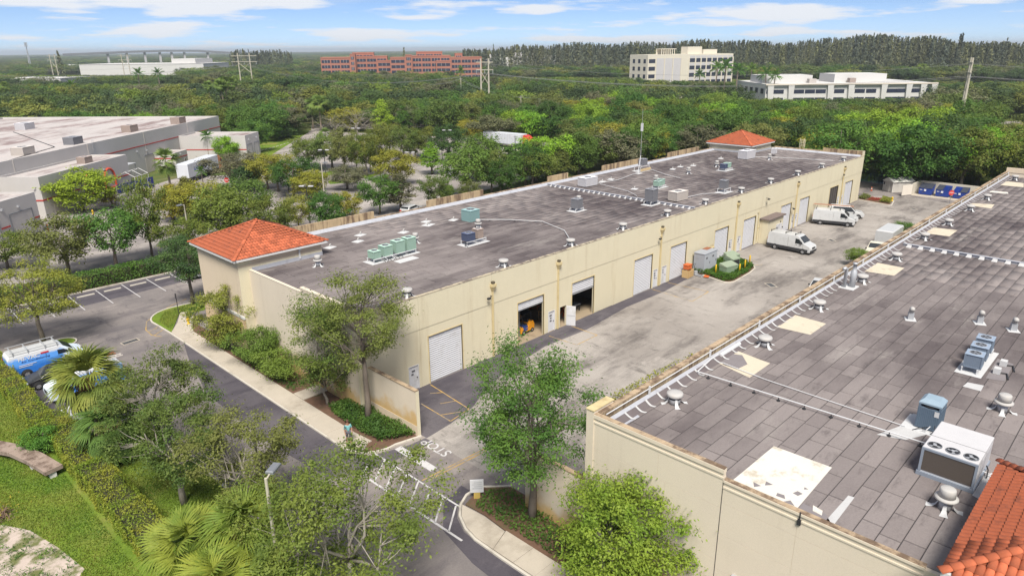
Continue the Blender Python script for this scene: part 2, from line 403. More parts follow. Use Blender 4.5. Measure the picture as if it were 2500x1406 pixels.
# west edge of the street
kerb('kerb', [(-11.8, -60), (-11.8, 11.6), (-12.3, 12.2), (-17.1, 12.2), (-17.15, 29.6), (-16.9, 31.2), (-16, 31.2), (-11.9, 31.4)] + arc(-12.1, 32.6, 1.2, -80, 80, 6) + [(-14, 33.8), (-24, 33.4)])
MB().prism([(-16.9, 31.3), (-12.2, 31.5)] + arc(-12.1, 32.6, 1.08, -80, 80, 6) + [(-14, 33.7), (-24, 33.3), (-24, 31.3)], 0, .1).build('lawn_strip', M_lawn, **STRUCT)
sheet('lawn', [(-60, -60), (-11.88, -60), (-11.88, 11.6), (-12.3, 12.1), (-17.22, 12.1), (-17.22, 31.2), (-60, 31.2)], .02, M_lawn)
M_sand = mat('dry_sand', (.46, .38, .33), .95, .2, 1.5, dirt=(.13, .14, .05), dscale=.9, dirt_lo=.42, dirt_hi=.6, coord='World')
sheet('sandy_patch', [(-24.5, 4.5), (-22.6, 4.2), (-21.6, 2.4), (-20.9, -.5), (-20.4, -3.5), (-22, -5.5), (-26, -4), (-27, 2)], .026, M_sand)
# back edge of the rear parking
kerb('kerb', [(-40, 47.9), (60, 48.4)])
sheet('planting_strip', [(-60, 48), (132, 48.5), (132, 53), (-60, 53)], .01, M_mulch)

# painted markings
mk = 0
def stripe(parent, a, b, w, m, z=.010):
    a = Vector(a); b = Vector(b); d = (b-a).normalized(); n = Vector((-d.y, d.x))*w/2
    return MB().poly([(*(a+n), z), (*(a-n), z), (*(b-n), z), (*(b+n), z)]).build('stripe', m, parent)
cw = bpy.data.objects.new('crosswalk_markings', None); C.objects.link(cw); tag(cw, **STRUCT)
stripe(cw, (-2.82, -5.0), (-2.75, -14.5), .12, M_white); stripe(cw, (-4.9, -6.5), (-4.75, -16.7), .15, M_white)
for i in range(8):
    y = -5.5-i*1.22; stripe(cw, (-2.86, y), (-4.75, y-1.5), .11, M_white)
sb = MB().poly([(-1.55, -6.1, .01), (-.98, -6.1, .01), (-.98, -10.05, .01), (-1.55, -10.05, .01)]).build('stop_line', M_white, **STRUCT)
dy = bpy.data.objects.new('centre_line', None); C.objects.link(dy); tag(dy, **STRUCT)
stripe(dy, (-2.6, -10.45), (3.8, -10.7), .11, M_yellow); stripe(dy, (-2.6, -10.72), (3.8, -10.97), .11, M_yellow)
# STOP, read by drivers leaving the yard (heading -x)
def text_mesh(name, s, size, m, parent, loc, rot, ex=.0, sx=1., tag_kw=None, align='CENTER', bold=0.):
    cu = bpy.data.curves.new(name, 'FONT'); cu.body = s; cu.size = size; cu.extrude = ex; cu.align_x = align; cu.align_y = 'CENTER'; cu.resolution_u = 3; cu.offset = bold
    to = bpy.data.objects.new(name, cu); C.objects.link(to)
    dg = bpy.context.evaluated_depsgraph_get(); me = bpy.data.meshes.new_from_object(to.evaluated_get(dg))
    bpy.data.objects.remove(to); bpy.data.curves.remove(cu)
    me.materials.clear(); me.materials.append(m)
    o = bpy.data.objects.new(name, me); C.objects.link(o); o.location = loc; o.rotation_euler = rot; o.scale = (sx, 1, 1)
    if parent is not None: o.parent = parent
    if tag_kw: tag(o, **tag_kw)
    return o
text_mesh('stop_lettering', 'STOP', 1.15, M_white, None, (.62, -8.05, .011), (0, 0, rad(90)), 0, .98, STRUCT, bold=.012)
# parking stalls along the back kerb
st = bpy.data.objects.new('parking_stall_lines', None); C.objects.link(st); tag(st, **STRUCT)
for i in range(-4, 16):
    x = -4.85+i*2.85
    stripe(st, (x, 41.2), (x+.1, 47.7), .10, M_white, .008)
def wheel_stop(x, y, rz, label, group):
    mb = MB().bbox(-.92, -.08, 0, .92, .08, .13, .03); o = mb.build('wheel_stop', M_kerb); o.location = (x, y, .004); o.rotation_euler[2] = rz
    tag(o, label, 'wheel stop', group); return o
for i in range(-3, 8):
    wheel_stop(-6.2+i*2.85, 46.2, .02, 'concrete wheel stop at the head of a stall beside the rear hedge', 'wheel stops along the rear hedge')
# front parking against the hedge: bays off the street
ps = bpy.data.objects.new('parking_stall_lines', None); C.objects.link(ps); tag(ps, **STRUCT)
for i in range(6): stripe(ps, (-16.8, 28.6-i*2.85), (-11.6, 28.6-i*2.85), .10, M_white, .008)
ye = bpy.data.objects.new('yellow_curve_line', None); C.objects.link(ye); tag(ye, **STRUCT)
_a = [g(455, 730), g(420, 745), g(385, 765), g(358, 785), g(356, 805), g(370, 818), g(395, 822)]
for a, b in zip(_a, _a[1:]): stripe(ye, a, b, .09, M_yellow, .012)
for a, b in ((g(362, 812), g(386, 798)), (g(376, 819), g(398, 805))): stripe(ye, a, b, .08, M_yellow, .013)
# loading boxes painted in the yard
lb = bpy.data.objects.new('loading_bay_markings', None); C.objects.link(lb); tag(lb, **STRUCT)
for pts in ([g(1028, 985), g(1100, 1028), g(1145, 998), g(1050, 938)], [g(1340, 820), g(1408, 842), g(1458, 818), g(1395, 796)], [g(1592, 706), g(1690, 736), g(1730, 712), g(1630, 690)]):
    n = len(pts)
    for i in range(n-1): stripe(lb, pts[i], pts[i+1], .09, M_yellow)
for a, b in ((g(1075, 1013), g(1125, 1005)), (g(1050, 960), g(1080, 958)), (g(1075, 985), g(1115, 978))): stripe(lb, a, b, .08, M_yellow, .011)
for i in range(6):
    x = 31+i*2.0
    if i in (0, 5): pass
for px in ((1800, 628, 1850, 640), (1812, 650, 1862, 646), (1918, 577, 1950, 584), (1935, 590, 1972, 589)):
    stripe(lb, g(px[0], px[1]), g(px[2], px[3]), .08, M_yellow)
# ---------------------------------------------------------------- shared building materials
def stucco(name, col, streak_col, amt=.5, rust=0.):
    m, nt, b = _nt(name)
    c = np.array(col)
    base = _mix(nt, _noise(nt, .5, 4, .6), tuple(c*.94), tuple(c*1.05))
    run = _ramp(nt, _noise(nt, 1.1, 6, .7, 'Object', (1, 1, .09), (5, 2, 1)), .50, .80)
    base = _mix(nt, _math(nt, 'MULTIPLY', run, amt), base, streak_col)
    if rust:   # sprinkler stains along the foot of the wall
        gp = nt.nodes.new('ShaderNodeNewGeometry'); sp = nt.nodes.new('ShaderNodeSeparateXYZ'); nt.links.new(gp.outputs['Position'], sp.inputs[0])
        hgt = _math(nt, 'SUBTRACT', _math(nt, 'MULTIPLY', _noise(nt, .5, 4, .6, 'World'), 5.2), sp.outputs[2])
        base = _mix(nt, _math(nt, 'MULTIPLY', _ramp(nt, hgt, .6, 2.2), rust), base, (.56, .34, .09))
    fine = _noise(nt, 14., 3, .6)
    base = _mix(nt, _ramp(nt, fine, .2, .8), _mix(nt, 1., base, (.93, .93, .92), 'MULTIPLY'), base)
    nt.links.new(base, b.inputs['Base Color']); b.inputs['Roughness'].default_value = .88; b.inputs['Specular IOR Level'].default_value = .2
    _bump(nt, b, fine, .12, .01); MATS[name] = m; return m
M_cream = stucco('cream_stucco', (.64, .58, .43), (.47, .39, .26), .6)
M_creamtrim = mat('cream_trim', (.56, .46, .26), .7, .06, 2., dirt=(.40, .31, .16), dscale=.8)
M_beige = stucco('beige_stucco', (.66, .575, .465), (.50, .42, .33), .4, .75)
M_tan = stucco('tan_stucco', (.64, .53, .40), (.50, .40, .29), .3)
M_capst = mat('stained_coping', (.40, .30, .20), .9, .35, 1.6, dirt=(.14, .095, .065), dscale=1.2, dirt_lo=.42, dirt_hi=.62)
M_brownpar = mat('stained_parapet', (.44, .33, .20), .9, .25, 1.0, dirt=(.17, .115, .075), dscale=1.5, dirt_lo=.45, dirt_hi=.62, streak=True)
M_silver = mat('silver_flashing', (.38, .39, .43), .6, .12, 1.5, dirt=(.30, .30, .33), dscale=1.2, spec=.4)
M_patch = mat('white_roof_coating', (.70, .67, .60), .75, .06, .8, dirt=(.47, .42, .34), dscale=.8, dirt_lo=.5, dirt_hi=.7)
M_pad = mat('mastic_pad', (.46, .455, .455), .8, .10, 2., dirt=(.40, .39, .39), dscale=1.5)
M_galv = mat('galvanised', (.44, .45, .47), .5, .10, 3., metal=.35, spec=.5)
M_wmetal = mat('white_metal', (.56, .56, .57), .5, .05, 2., dirt=(.52, .50, .47), dscale=1.4, dirt_lo=.55, dirt_hi=.8)
M_gutter = mat('white_gutter', (.60, .595, .59), .55, .04, 2.)
M_black = mat('black_metal', (.03, .03, .033), .5, .2, 4.)
M_dark = mat('dark_void', (.02, .018, .018), .9, .2, 2.)
M_steel = mat('steel_grey', (.22, .23, .25), .5, .12, 3., metal=.3)
M_rollup = mat('roll_up_white', (.52, .52, .545), .45, .04, 1.5, dirt=(.42, .41, .41), dscale=1.2, dirt_lo=.5, dirt_hi=.8)
M_doorw = mat('door_white', (.58, .58, .60), .5, .04, 2., dirt=(.46, .45, .43), dscale=1.)
M_paper = mat('notice_dark', (.12, .12, .13), .8, .6, 30.)
M_deck = mat('roof_deck', (.055, .05, .052), .9, .1, 1.)
def sheetmat(name, dark, light, pale, attr):
    """roofing sheets: each its own tone, weathered in drifts across the roof"""
    m, nt, b = _nt(name)
    if attr:
        a = nt.nodes.new('ShaderNodeAttribute'); a.attribute_name = 'tone'; rnd = a.outputs['Fac']
    else:
        rnd = nt.nodes.new('ShaderNodeObjectInfo').outputs['Random']
    drift = _ramp(nt, _noise(nt, .085, 5, .6, 'World', (.7, 1.3, 1), (2, 8, 0)), .36, .64)
    k = _math(nt, 'MULTIPLY', drift, .72)
    k2 = _math(nt, 'ADD', k, _math(nt, 'MULTIPLY', rnd, .36))
    c = _mix(nt, k2, dark, light)
    band = _ramp(nt, _noise(nt, .30, 6, .7, 'World', (.45, 1.7, 1), (7, 1, 0)), .54, .74)
    c = _mix(nt, _math(nt, 'MULTIPLY', band, .6), c, pale)
    spot = _ramp(nt, _noise(nt, 1.2, 6, .7, 'World', (.5, 1.5, 1), (1, 3, 0)), .52, .75)
    c = _mix(nt, _math(nt, 'MULTIPLY', spot, .55), c, tuple(np.array(dark)*.7))
    grit = _noise(nt, 10., 3, .7, 'World')
    c = _mix(nt, _ramp(nt, grit, .2, .8), _mix(nt, 1., c, (.84, .84, .84), 'MULTIPLY'), c)
    nt.links.new(c, b.inputs['Base Color']); b.inputs['Roughness'].default_value = .92; b.inputs['Specular IOR Level'].default_value = .15
    _bump(nt, b, grit, .2, .01); MATS[name] = m; return m
SH = ((.082, .067, .070), (.25, .218, .21), (.335, .305, .283))
M_sheet = sheetmat('roofing_sheet', *SH, False); M_sheetj = sheetmat('roofing_sheet_far', *SH, True)
M_tile = mat('clay_tile', (.40, .108, .05), .85, .25, 5., dirt=(.17, .06, .04), dscale=1.3, dirt_lo=.52, dirt_hi=.75, rnd=.55)
M_tileb = mat('clay_underlay', (.24, .06, .026), .85, .2, 3.)

def roof_sheets(parent, x0, x1, y0, y1, z, seed, wid=.83, ln=3.5, skip=(), nmax=300, vis=None):
    """staggered rows of roofing sheet with open laps; the nearest as parts, the rest as one mass"""
    R = random.Random(seed); items = []
    ny = int(round((y1-y0)/wid)); w = (y1-y0)/ny
    for j in range(ny):
        ya = y0+j*w; x = x0-R.uniform(0, ln) - (ln/2 if j % 2 else 0)
        while x < x1:
            l = ln*R.choice((1, .54, .54, .8, .66)) + R.uniform(-.12, .12)
            a = max(x, x0); b = min(x+l, x1)
            if b-a > .15: items.append((a+.028, b-.028, ya+.018, ya+w-.018, R.uniform(-.004, .004)))
            x += l
    def d(it): return math.hypot((it[0]+it[1])/2-CAM[0], (it[2]+it[3])/2-CAM[1])
    if vis: items = sorted(items, key=lambda it: (not vis(it), d(it)))
    else: items.sort(key=d)
    cache = {}
    for it in items[:nmax]:
        L = round(it[1]-it[0], 1); W = it[3]-it[2]
        if L not in cache:
            s = MB(); n = 4; h = .026; e = .02
            v = [(-.5, -.5), (.5, -.5), (.5, .5), (-.5, .5)]
            s.v = [(a*L, b*W, 0) for a, b in v]+[(a*(L-e), b*(W-e), h) for a, b in v]
            s.f = [(4, 5, 6, 7)]+[(i, (i+1) % 4, 4+(i+1) % 4, 4+i) for i in range(4)]
            cache[L] = s.mesh('roof_sheet', M_sheet)
        o = obj('roof_sheet', cache[L], parent, ((it[0]+it[1])/2, (it[2]+it[3])/2, z+it[4])); o.scale = ((it[1]-it[0])/max(L, .1), 1, 1)
        o.rotation_euler = (R.uniform(-.004, .004), R.uniform(-.0015, .0015), R.uniform(-.0015, .0015))
    V = []; F = []; T = []
    for it in items[nmax:]:
        n = len(V); h = z+.026+it[4]; e = .01
        for zz, ee in ((z, 0), (h, e)):
            V += [(it[0]+ee, it[2]+ee, zz), (it[1]-ee, it[2]+ee, zz), (it[1]-ee, it[3]-ee, zz), (it[0]+ee, it[3]-ee, zz)]
        F += [(n+4, n+5, n+6, n+7)]+[(n+i, n+(i+1) % 4, n+4+(i+1) % 4, n+4+i) for i in range(4)]
        T += [R.random()]*5
    me = npmesh('roof_sheets', V, F, M_sheetj); at = me.attributes.new('tone', 'FLOAT', 'FACE'); at.data.foreach_set('value', T)
    o = obj('roof_sheets', me, parent); o['kind'] = 'stuff'; return o

def tile_roof(parent, cx, cy, z0, hx, hy, rise, nmax, pw=.27, pl=.40, seed=1):
    """pyramid roof of clay barrel tiles; returns the roof part"""
    b = MB(); b.v = [(cx-hx, cy-hy, z0), (cx+hx, cy-hy, z0), (cx+hx, cy+hy, z0), (cx-hx, cy+hy, z0), (cx, cy, z0+rise)]
    b.f = [(0, 1, 4), (1, 2, 4), (2, 3, 4), (3, 0, 4), (3, 2, 1, 0)]
    roof = b.build('tile_roof', M_tileb, parent)
    def barrel(w, l, n=6):
        s = MB()
        for k, (x, r, lift) in enumerate(((-l*.54, w*.60, .035), (l*.54, w*.47, .0))):
            for i in range(n+1):
                a = pi*i/n; s.v.append((x, r*cos(a), lift+r*.62*sin(a)))
        for i in range(n): s.f.append((i+1, i, n+1+i, n+2+i))
        s.f.append(tuple(range(n+1)))
        return s
    sh = barrel(pw, pl).mesh('tile', M_tile, True); ridge = barrel(pw*1.15, pl*1.1).mesh('ridge_tile', M_tile, True)
    R = random.Random(seed); items = []
    for side in range(4):
        half, run = (hx, hy) if side % 2 == 0 else (hy, hx)
        ang = (-pi/2, 0, pi/2, pi)[side]                      # outward direction of the slope
        od = Vector((cos(ang), sin(ang), 0)); ad = Vector((-sin(ang), cos(ang), 0))
        slope = math.hypot(run, rise); nr = int(slope/pl); dn = (od*run - Vector((0, 0, rise)))/slope
        nrm = ad.cross(dn).normalized()
        if nrm.z < 0: nrm = -nrm
        for r in range(nr):
            s = slope-(r+.45)*pl; wid = half*s/slope
            nc = int(round(2*half/pw))
            for c in range(nc):
                a = -half+(c+.5)*2*half/nc
                if abs(a) > wid-.04: continue
                p = Vector((cx, cy, z0+rise))+dn*s+ad*a+nrm*.025
                up = -dn; M_ = Matrix((up, nrm.cross(up), nrm)).transposed().to_4x4(); M_.translation = p
                items.append((M_, p, nrm, 'tile', sh))
    for sx, sy in ((-1, -1), (1, -1), (1, 1), (-1, 1)):
        a = Vector((cx+sx*hx, cy+sy*hy, z0)); c = Vector((cx, cy, z0+rise)); L = (c-a).length; u = (c-a)/L
        nrm = Vector((0, 0, 1)); nrm = (nrm-u*nrm.dot(u)).normalized()
        n = int(L/(pl*.95))
        for i in range(n+1):
            p = a+u*(L*(i+.35)/n)+nrm*.085
            if i == n: p = c+Vector((0, 0, .06))
            M_ = Matrix((u, nrm.cross(u), nrm)).transposed().to_4x4(); M_.translation = p
            items.append((M_, p, nrm, 'ridge_tile', ridge))
    cv = Vector(CAM)
    def key(it):
        d = cv-it[1]; f = it[2].dot(d.normalized()); return -(max(f, 0)+.001)/d.length_squared if it[3] == 'tile' else -9/d.length_squared
    items.sort(key=key)
    for M_, p, nrm, nm, me in items[:nmax]:
        o = bpy.data.objects.new(nm, me); C.objects.link(o); o.parent = roof
        j = Matrix.Rotation(R.uniform(-.03, .03), 4, 'Z'); o.matrix_local = M_ @ j
    rest = items[nmax:]
    if rest:
        V = []; F = []
        for me, grp in ((sh, [i for i in rest if i[3] == 'tile']), (ridge, [i for i in rest if i[3] != 'tile'])):
            vv = np.array([v.co[:] for v in me.vertices]); ff = [p.vertices[:] for p in me.polygons if len(p.vertices) == 4]
            ff = np.array(ff)
            for it in grp:
                m = np.array(it[0]); n0 = sum(len(x) for x in V)
                V.append(vv@m[:3, :3].T+m[:3, 3]); F.append(ff+n0)
        if V:
            me = npmesh('tiles', np.vstack(V), np.vstack(F), M_tile); o = obj('tiles', me, roof); o['kind'] = 'stuff'
    return roof

def gutter_frame(parent, cx, cy, z, hx, hy, h=.2, w=.14, m=None):
    m = m or M_gutter; s = MB()
    s.box(cx-hx-w, cy-hy-w, z-h, cx+hx+w, cy-hy, z); s.box(cx-hx-w, cy+hy, z-h, cx+hx+w, cy+hy+w, z)
    s.box(cx-hx-w, cy-hy, z-h+.002, cx-hx, cy+hy, z-.002); s.box(cx+hx, cy-hy, z-h+.002, cx+hx+w, cy+hy, z-.002)
    s.box(cx-hx, cy-hy, z-h+.03, cx+hx, cy+hy, z-h+.06)
    return s.build('gutter', m, parent)

def rollup(parent, x0, x1, h, z_open=0., name='roll_up_door', y=.16):
    """slatted curtain in an opening of the wall at y=0, facing -y"""
    s = MB(); p = .19; n = int((h-z_open)/p); z = h
    for i in range(n):
        z2 = z-p
        s.quad((x0, y+.0, z), (x1, y+.0, z), (x1, y-.07, z-p*.62), (x0, y-.07, z-p*.62)); s.quad((x0, y-.07, z-p*.62), (x1, y-.07, z-p*.62), (x1, y, z2), (x0, y, z2)); z = z2
    if z_open == 0: s.quad((x0, y, z), (x1, y, z), (x1, y, 0), (x0, y, 0))
    d = s.build(name, M_rollup, parent)
    MB().box(x0, y-.05, max(z_open, .0)+.01, x1, y+.01, max(z_open, 0)+.11).build('bottom_bar', M_galv, d)
    f = MB(); f.box(x0-.09, -.025, 0, x0, .10, h+.09); f.box(x1, -.025, 0, x1+.09, .10, h+.09); f.box(x0, -.025, h, x1, .10, h+.09)
    f.build('door_frame', M_creamtrim, d)
    return d
def manhole_door(parent, x0, x1, h=2.15, y=.07, notice=True, num=0):
    d = MB().box(x0+.04, y, .02, x1-.04, y+.05, h-.04).build('door', M_doorw, parent)
    f = MB(); f.box(x0-.02, -.02, 0, x0+.04, y+.04, h+.02); f.box(x1-.04, -.02, 0, x1+.02, y+.04, h+.02); f.box(x0+.04, -.02, h-.04, x1-.04, y+.04, h+.02); f.build('door_frame', M_doorw, d)
    MB().box(x1-.17, y-.06, .98, x1-.10, y, 1.06).build('handle', M_black, d)
    if notice:
        R = random.Random(num); s = MB()
        for i in range(3 if num % 2 else 2):
            xa = x0+.22+R.uniform(0, .15); za = 1.75-i*.28; s.box(xa, y-.008, za-.18, xa+R.uniform(.18, .38), y-.002, za)
        s.build('notice', M_paper, d)
    return d

# ================================================================ main building
LEN, DEP = 106.7, 24.6
main = thing('tan_warehouse', 'long cream warehouse with flat grey roof, white roll-up doors and two tiled corner towers', 'warehouse')
DOORS = [(6.79, 10.48, 0), (17.45, 21.05, 3.35), (25.35, 28.95, 2.9), (36.2, 39.8, 0), (43.65, 47.25, 0), (54.15, 57.75, 0), (62.0, 65.6, 0), (73.75, 77.35, 0), (80.4, 84.0, 0), (92.4, 96.0, 4.0), (99.15, 102.75, 0)]
MANS = [(4.6, 5.6, 1), (21.75, 22.7, 1), (23.5, 24.5, 0), (40.15, 41.0, 1), (41.95, 42.9, 1), (58.1, 59.0, 1), (60.55, 61.45, 1), (78.05, 78.75, 1), (79.3, 80.05, 1), (96.25, 96.95, 1), (98.1, 98.8, 1)]
DH, MH = 4.2, 2.15
ops = sorted([(a, b, DH) for a, b, _ in DOORS]+[(a, b, MH) for a, b, _ in MANS])
joints = [0, 5.9, 14.1, 23.05, 32.2, 41.3, 50.4, 59.6, 68.7, 77.9, 87.1, 97.4, LEN]
TH = .22
for a, b in zip(joints, joints[1:]):
    s = MB(); x = a+.012; e = b-.012
    for (p, q_, h) in [o for o in ops if a < (o[0]+o[1])/2 < b]:
        s.box(x, 0, 0, p, TH, 5.1); s.box(p, .0, h, q_, TH, 5.1); x = q_
    s.box(x, 0, 0, e, TH, 5.1)
    s.box(a+.012, -.035, 5.11, e, TH, 7.9)
    w_ = s.build('wall_panel', M_cream, main)
for j in joints[1:-1]: MB().box(j-.013, .03, 0, j+.013, TH, 7.9).build('joint_sealant', M_creamtrim, main)
cap = MB().box(-.02, -.06, 7.9, LEN+.02, .26, 7.935); cap.build('roof_edge', mat('dirty_edge', (.42, .36, .26), .9, .3, 2., dirt=(.16, .13, .11), dscale=1.6, dirt_lo=.45, dirt_hi=.6), main)
# front end wall (towards the street) with its raised parapet
fw = MB(); fw.box(0, TH, 0, .22, 7.6, 8.42); fw.box(-.03, -.035, 8.1, .25, 7.63, 8.2); fw.box(-.05, -.04, 8.3, .27, 7.65, 8.45)
fw.build('end_wall', M_beige, main)
MB().box(0, 7.61, 0, .22, 16.6, 8.0).build('end_wall', M_beige, main)
MB().box(-.02, 7.67, 8.0, .25, 16.55, 8.05).build('coping', M_beige, main)
# far end and back
MB().box(LEN-.22, TH, 0, LEN, DEP, 8.05).build('far_end_wall', M_beige, main)
MB().box(LEN-.26, .3, 8.06, LEN-.04, 7.2, 8.75).build('far_end_parapet', M_brownpar, main)
MB().box(LEN-.24, -.03, 7.95, LEN+.03, .28, 8.78).box(LEN-.03, .281, 8.05, LEN+.03, 2.4, 8.78).build('corner_post', M_cream, main)
MB().box(LEN-.24, 7.21, 8.06, LEN-.06, 16.4, 8.3).build('far_end_parapet', M_brownpar, main)
MB().box(.0, DEP-.22, 0, LEN-.23, DEP, 8.0).build('rear_wall', M_beige, main)
bp = [(7.9, 19.1), (27.0, 36.5), (49.5, 54.0), (62.5, 73.0), (81.5, 92.0)]
for a, b in bp: MB().box(a, DEP-.2, 8.01, b, DEP+.02, 8.95).build('raised_parapet', M_brownpar, main)
prev = 7.9
for a, b in bp+[(97, 98)]:
    if a-prev > .2: MB().box(prev+.01, DEP-.22, 8.01, a-.01, DEP+.0, 8.22).build('low_parapet', M_capst, main)
    prev = b
fl = MB(); fl.quad((7.9, DEP-.55, 7.79), (97.3, DEP-.55, 7.79), (97.3, DEP-.22, 8.12), (7.9, DEP-.22, 8.12)); fl.build('flashing', M_silver, main)
fl = MB(); fl.quad((LEN-.55, .5, 7.79), (LEN-.55, 16.3, 7.79), (LEN-.23, 16.3, 8.1), (LEN-.23, .5, 8.1)); fl.build('flashing', M_silver, main)
# roof
ROOF = 7.76
MB().box(.23, .27, 7.45, LEN-.23, DEP-.23, ROOF).build('roof_deck', M_deck, main)
roof_sheets(main, .26, LEN-.26, .30, DEP-.3, ROOF+.001, 11, wid=.86, ln=3.6)
# expansion joint across the roof
ej = MB(); ej.box(49.0, .32, ROOF+.03, 49.12, DEP-.5, ROOF+.26); ej.box(48.93, .32, ROOF+.262, 49.2, DEP-.5, ROOF+.30); ej.build('expansion_joint', M_silver, main)
s = MB(); s.v = [(-.36, -.17, .03), (-.36, .17, .03), (-.06, .12, .24), (-.06, -.12, .24), (.06, -.12, .24), (.06, .12, .24)]; s.f = [(0, 3, 2, 1), (3, 4, 5, 2)]
sm = s.mesh('joint_strap', M_pad)
for i in range(27): obj('joint_strap', sm, main, (48.99, .9+i*.86, ROOF))
# doors, frames, openings
for i, (a, b, zo) in enumerate(DOORS):
    if i == 9:
        d = MB().box(a, .12, 0, b, .16, DH).build('roll_up_door', mat('dark_screen', (.085, .075, .07), .6, .3, 3.), main)
        f = MB()
        for k in range(5): x = a+(b-a)*k/4; f.box(x-.03, .09, 0, x+.03, .119, DH)
        f.build('mullion', mat('dark_bronze', (.045, .04, .038), .5, .1, 3.), d)
        f = MB(); f.box(a-.09, -.025, 0, a, .10, DH+.09); f.box(b, -.025, 0, b+.09, .10, DH+.09); f.box(a, -.025, DH, b, .10, DH+.09); f.build('door_frame', M_creamtrim, d)
    else: rollup(main, a, b, DH, zo)
for i, (a, b, n) in enumerate(MANS):
    if i == 2: continue
    manhole_door(main, a, b, MH, .07, True, i)
# the open leaf of the pedestrian door
od = MB().box(0, -.03, .02, .95, .02, 2.1).build('door', M_doorw, main); od.location = (24.48, -.02, 0); od.rotation_euler[2] = rad(-62)
MB().box(.08, -.045, 1.05, .9, -.031, 1.11).build('push_bar', M_galv, od); MB().box(.35, -.036, 1.5, .6, -.031, 1.8).build('notice', mat('paper', (.6, .6, .62), .9, .1, 9.), od)
# bay interior seen through the open doors
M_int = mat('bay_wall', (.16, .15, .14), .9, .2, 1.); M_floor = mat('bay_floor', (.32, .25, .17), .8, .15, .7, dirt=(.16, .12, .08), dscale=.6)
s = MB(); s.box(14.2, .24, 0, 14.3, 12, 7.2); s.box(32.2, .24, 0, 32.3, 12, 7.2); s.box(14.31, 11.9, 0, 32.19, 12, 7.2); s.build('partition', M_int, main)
MB().box(14.31, .0, -.05, 32.19, 11.89, .03).build('bay_floor', M_floor, main)
# downspouts with leader heads, wall lamps
for i, x in enumerate((14.12, 23.05, 41.3, 59.65, 78.7, 97.55)):
    s = MB().box(x-.07, -.19, .05, x+.07, -.05, 6.35); d = s.build('downspout', M_creamtrim, main)
    s = MB(); s.v = [(x-.24, -.36, 6.75), (x+.24, -.36, 6.75), (x+.24, -.05, 6.75), (x-.24, -.05, 6.75), (x-.08, -.2, 6.3), (x+.08, -.2, 6.3), (x+.08, -.05, 6.3), (x-.08, -.05, 6.3)]
    s.f = [(0, 1, 5, 4), (1, 2, 6, 5), (2, 3, 7, 6), (3, 0, 4, 7), (4, 5, 6, 7)]
    s.box(x-.26, -.38, 6.75, x+.26, -.05, 7.0); s.build('leader_head', M_creamtrim, d)
    MB().box(x-.14, -.30, 7.0, x+.14, -.06, 7.22).build('scupper', mat('scupper_dark', (.09, .075, .05), .8, .3, 4.), d)
    if i in (0, 2, 5): 
        s = MB(); s.tube([(x-.25, -.06, 5.95), (x-.25, -.3, 5.95), (x-.6, -.36, 5.9)], .03, 6); s.box(x-.85, -.48, 5.78, x-.55, -.26, 5.93); s.build('wall_lamp', M_black, main)
for x in (68.2, 77.4):
    s = MB(); s.tube([(x, -.06, 6.3 if x < 70 else 3.4), (x, -.4, 6.3 if x < 70 else 3.4)], .03, 6); s.box(x-.35, -.6, (6.12 if x < 70 else 3.22), x+.1, -.35, (6.26 if x < 70 else 3.36)); s.build('wall_lamp', M_black, main)
# conduits beside the seventh bay
MB().tube([(66.3, -.1, .4), (66.3, -.1, 4.6), (65.9, -.1, 4.6)], .035, 6).tube([(66.3, -.1, 2.4), (66.9, -.1, 2.4)], .03, 6).build('conduit', M_creamtrim, main)
# electrical room bumped out of the wall
ax0, ax1, ay = 67.0, 71.9, -1.25
s = MB(); s.box(ax0, ay, 0, ax1, -.04, 3.45); s.build('annex_wall', M_cream, main)
MB().box(ax0-.25, ay-.3, 3.46, ax1+.2, -.04, 3.62).build('annex_roof', mat('annex_roof_dark', (.16, .125, .115), .9, .2, 2.), main)
d = MB().box(69.7, ay-.05, .05, 71.5, ay-.002, 2.3).build('annex_door', M_doorw, main)
MB().box(70.58, ay-.056, .06, 70.62, ay-.051, 2.28).build('door_gap', M_black, d)
MB().box(69.64, ay-.07, 0, 69.7, ay-.002, 2.36).box(71.5, ay-.07, 0, 71.56, ay-.002, 2.36).box(69.7, ay-.07, 2.3, 71.5, ay-.002, 2.36).build('door_frame', M_doorw, d)
for x, z in ((70.9, 2.55), (71.7, 1.6)): MB().box(x, ay-.12, z, x+.12, ay-.002, z+.16).build('wall_lamp', M_black, main)
MB().box(68.3, ay-.1, 1.1, 68.7, ay-.002, 1.7).build('meter_box', M_creamtrim, main)
# corner towers
def tower(parent, x0, y0, x1, y1, zt, stone=True, number=None, nmax=150, seed=1):
    w = MB().box(x0, y0, 0 if stone else 7.7, x1, y1, 8.95).build('tower_wall', M_tan if stone else M_cream, parent)
    b = MB(); b.box(x0-.04, y0-.04, 8.35, x1+.04, y1+.04, 8.52)
    b.build('tower_band', M_tan if stone else M_cream, w)
    cx, cy, hx, hy = (x0+x1)/2, (y0+y1)/2, (x1-x0)/2+.35, (y1-y0)/2+.35
    gutter_frame(parent, cx, cy, 9.2, hx, hy)
    s = MB().box(cx-hx+.05, cy-hy+.05, 8.955, cx+hx-.05, cy+hy-.05, 9.01); s.build('soffit', M_gutter, w)
    return tile_roof(parent, cx, cy, 9.17, hx+.1, hy+.1, zt-9.17, nmax, seed=seed), w
tr, tw = tower(main, -.95, 16.65, 7.45, 25.1, 11.2, nmax=230, seed=2)
MB().box(x0 := 7.452, 16.8, 7.78, 7.5, 25.0, 8.9).build('tower_flashing', M_silver, tw)
MB().box(.3, 16.57, 7.78, 7.5, 16.648, 8.15).build('tower_flashing', M_silver, tw)
MB().box(-.945, 16.64, 8.0, .35, 16.648, 8.8).build('tower_pilaster', M_cream, tw)
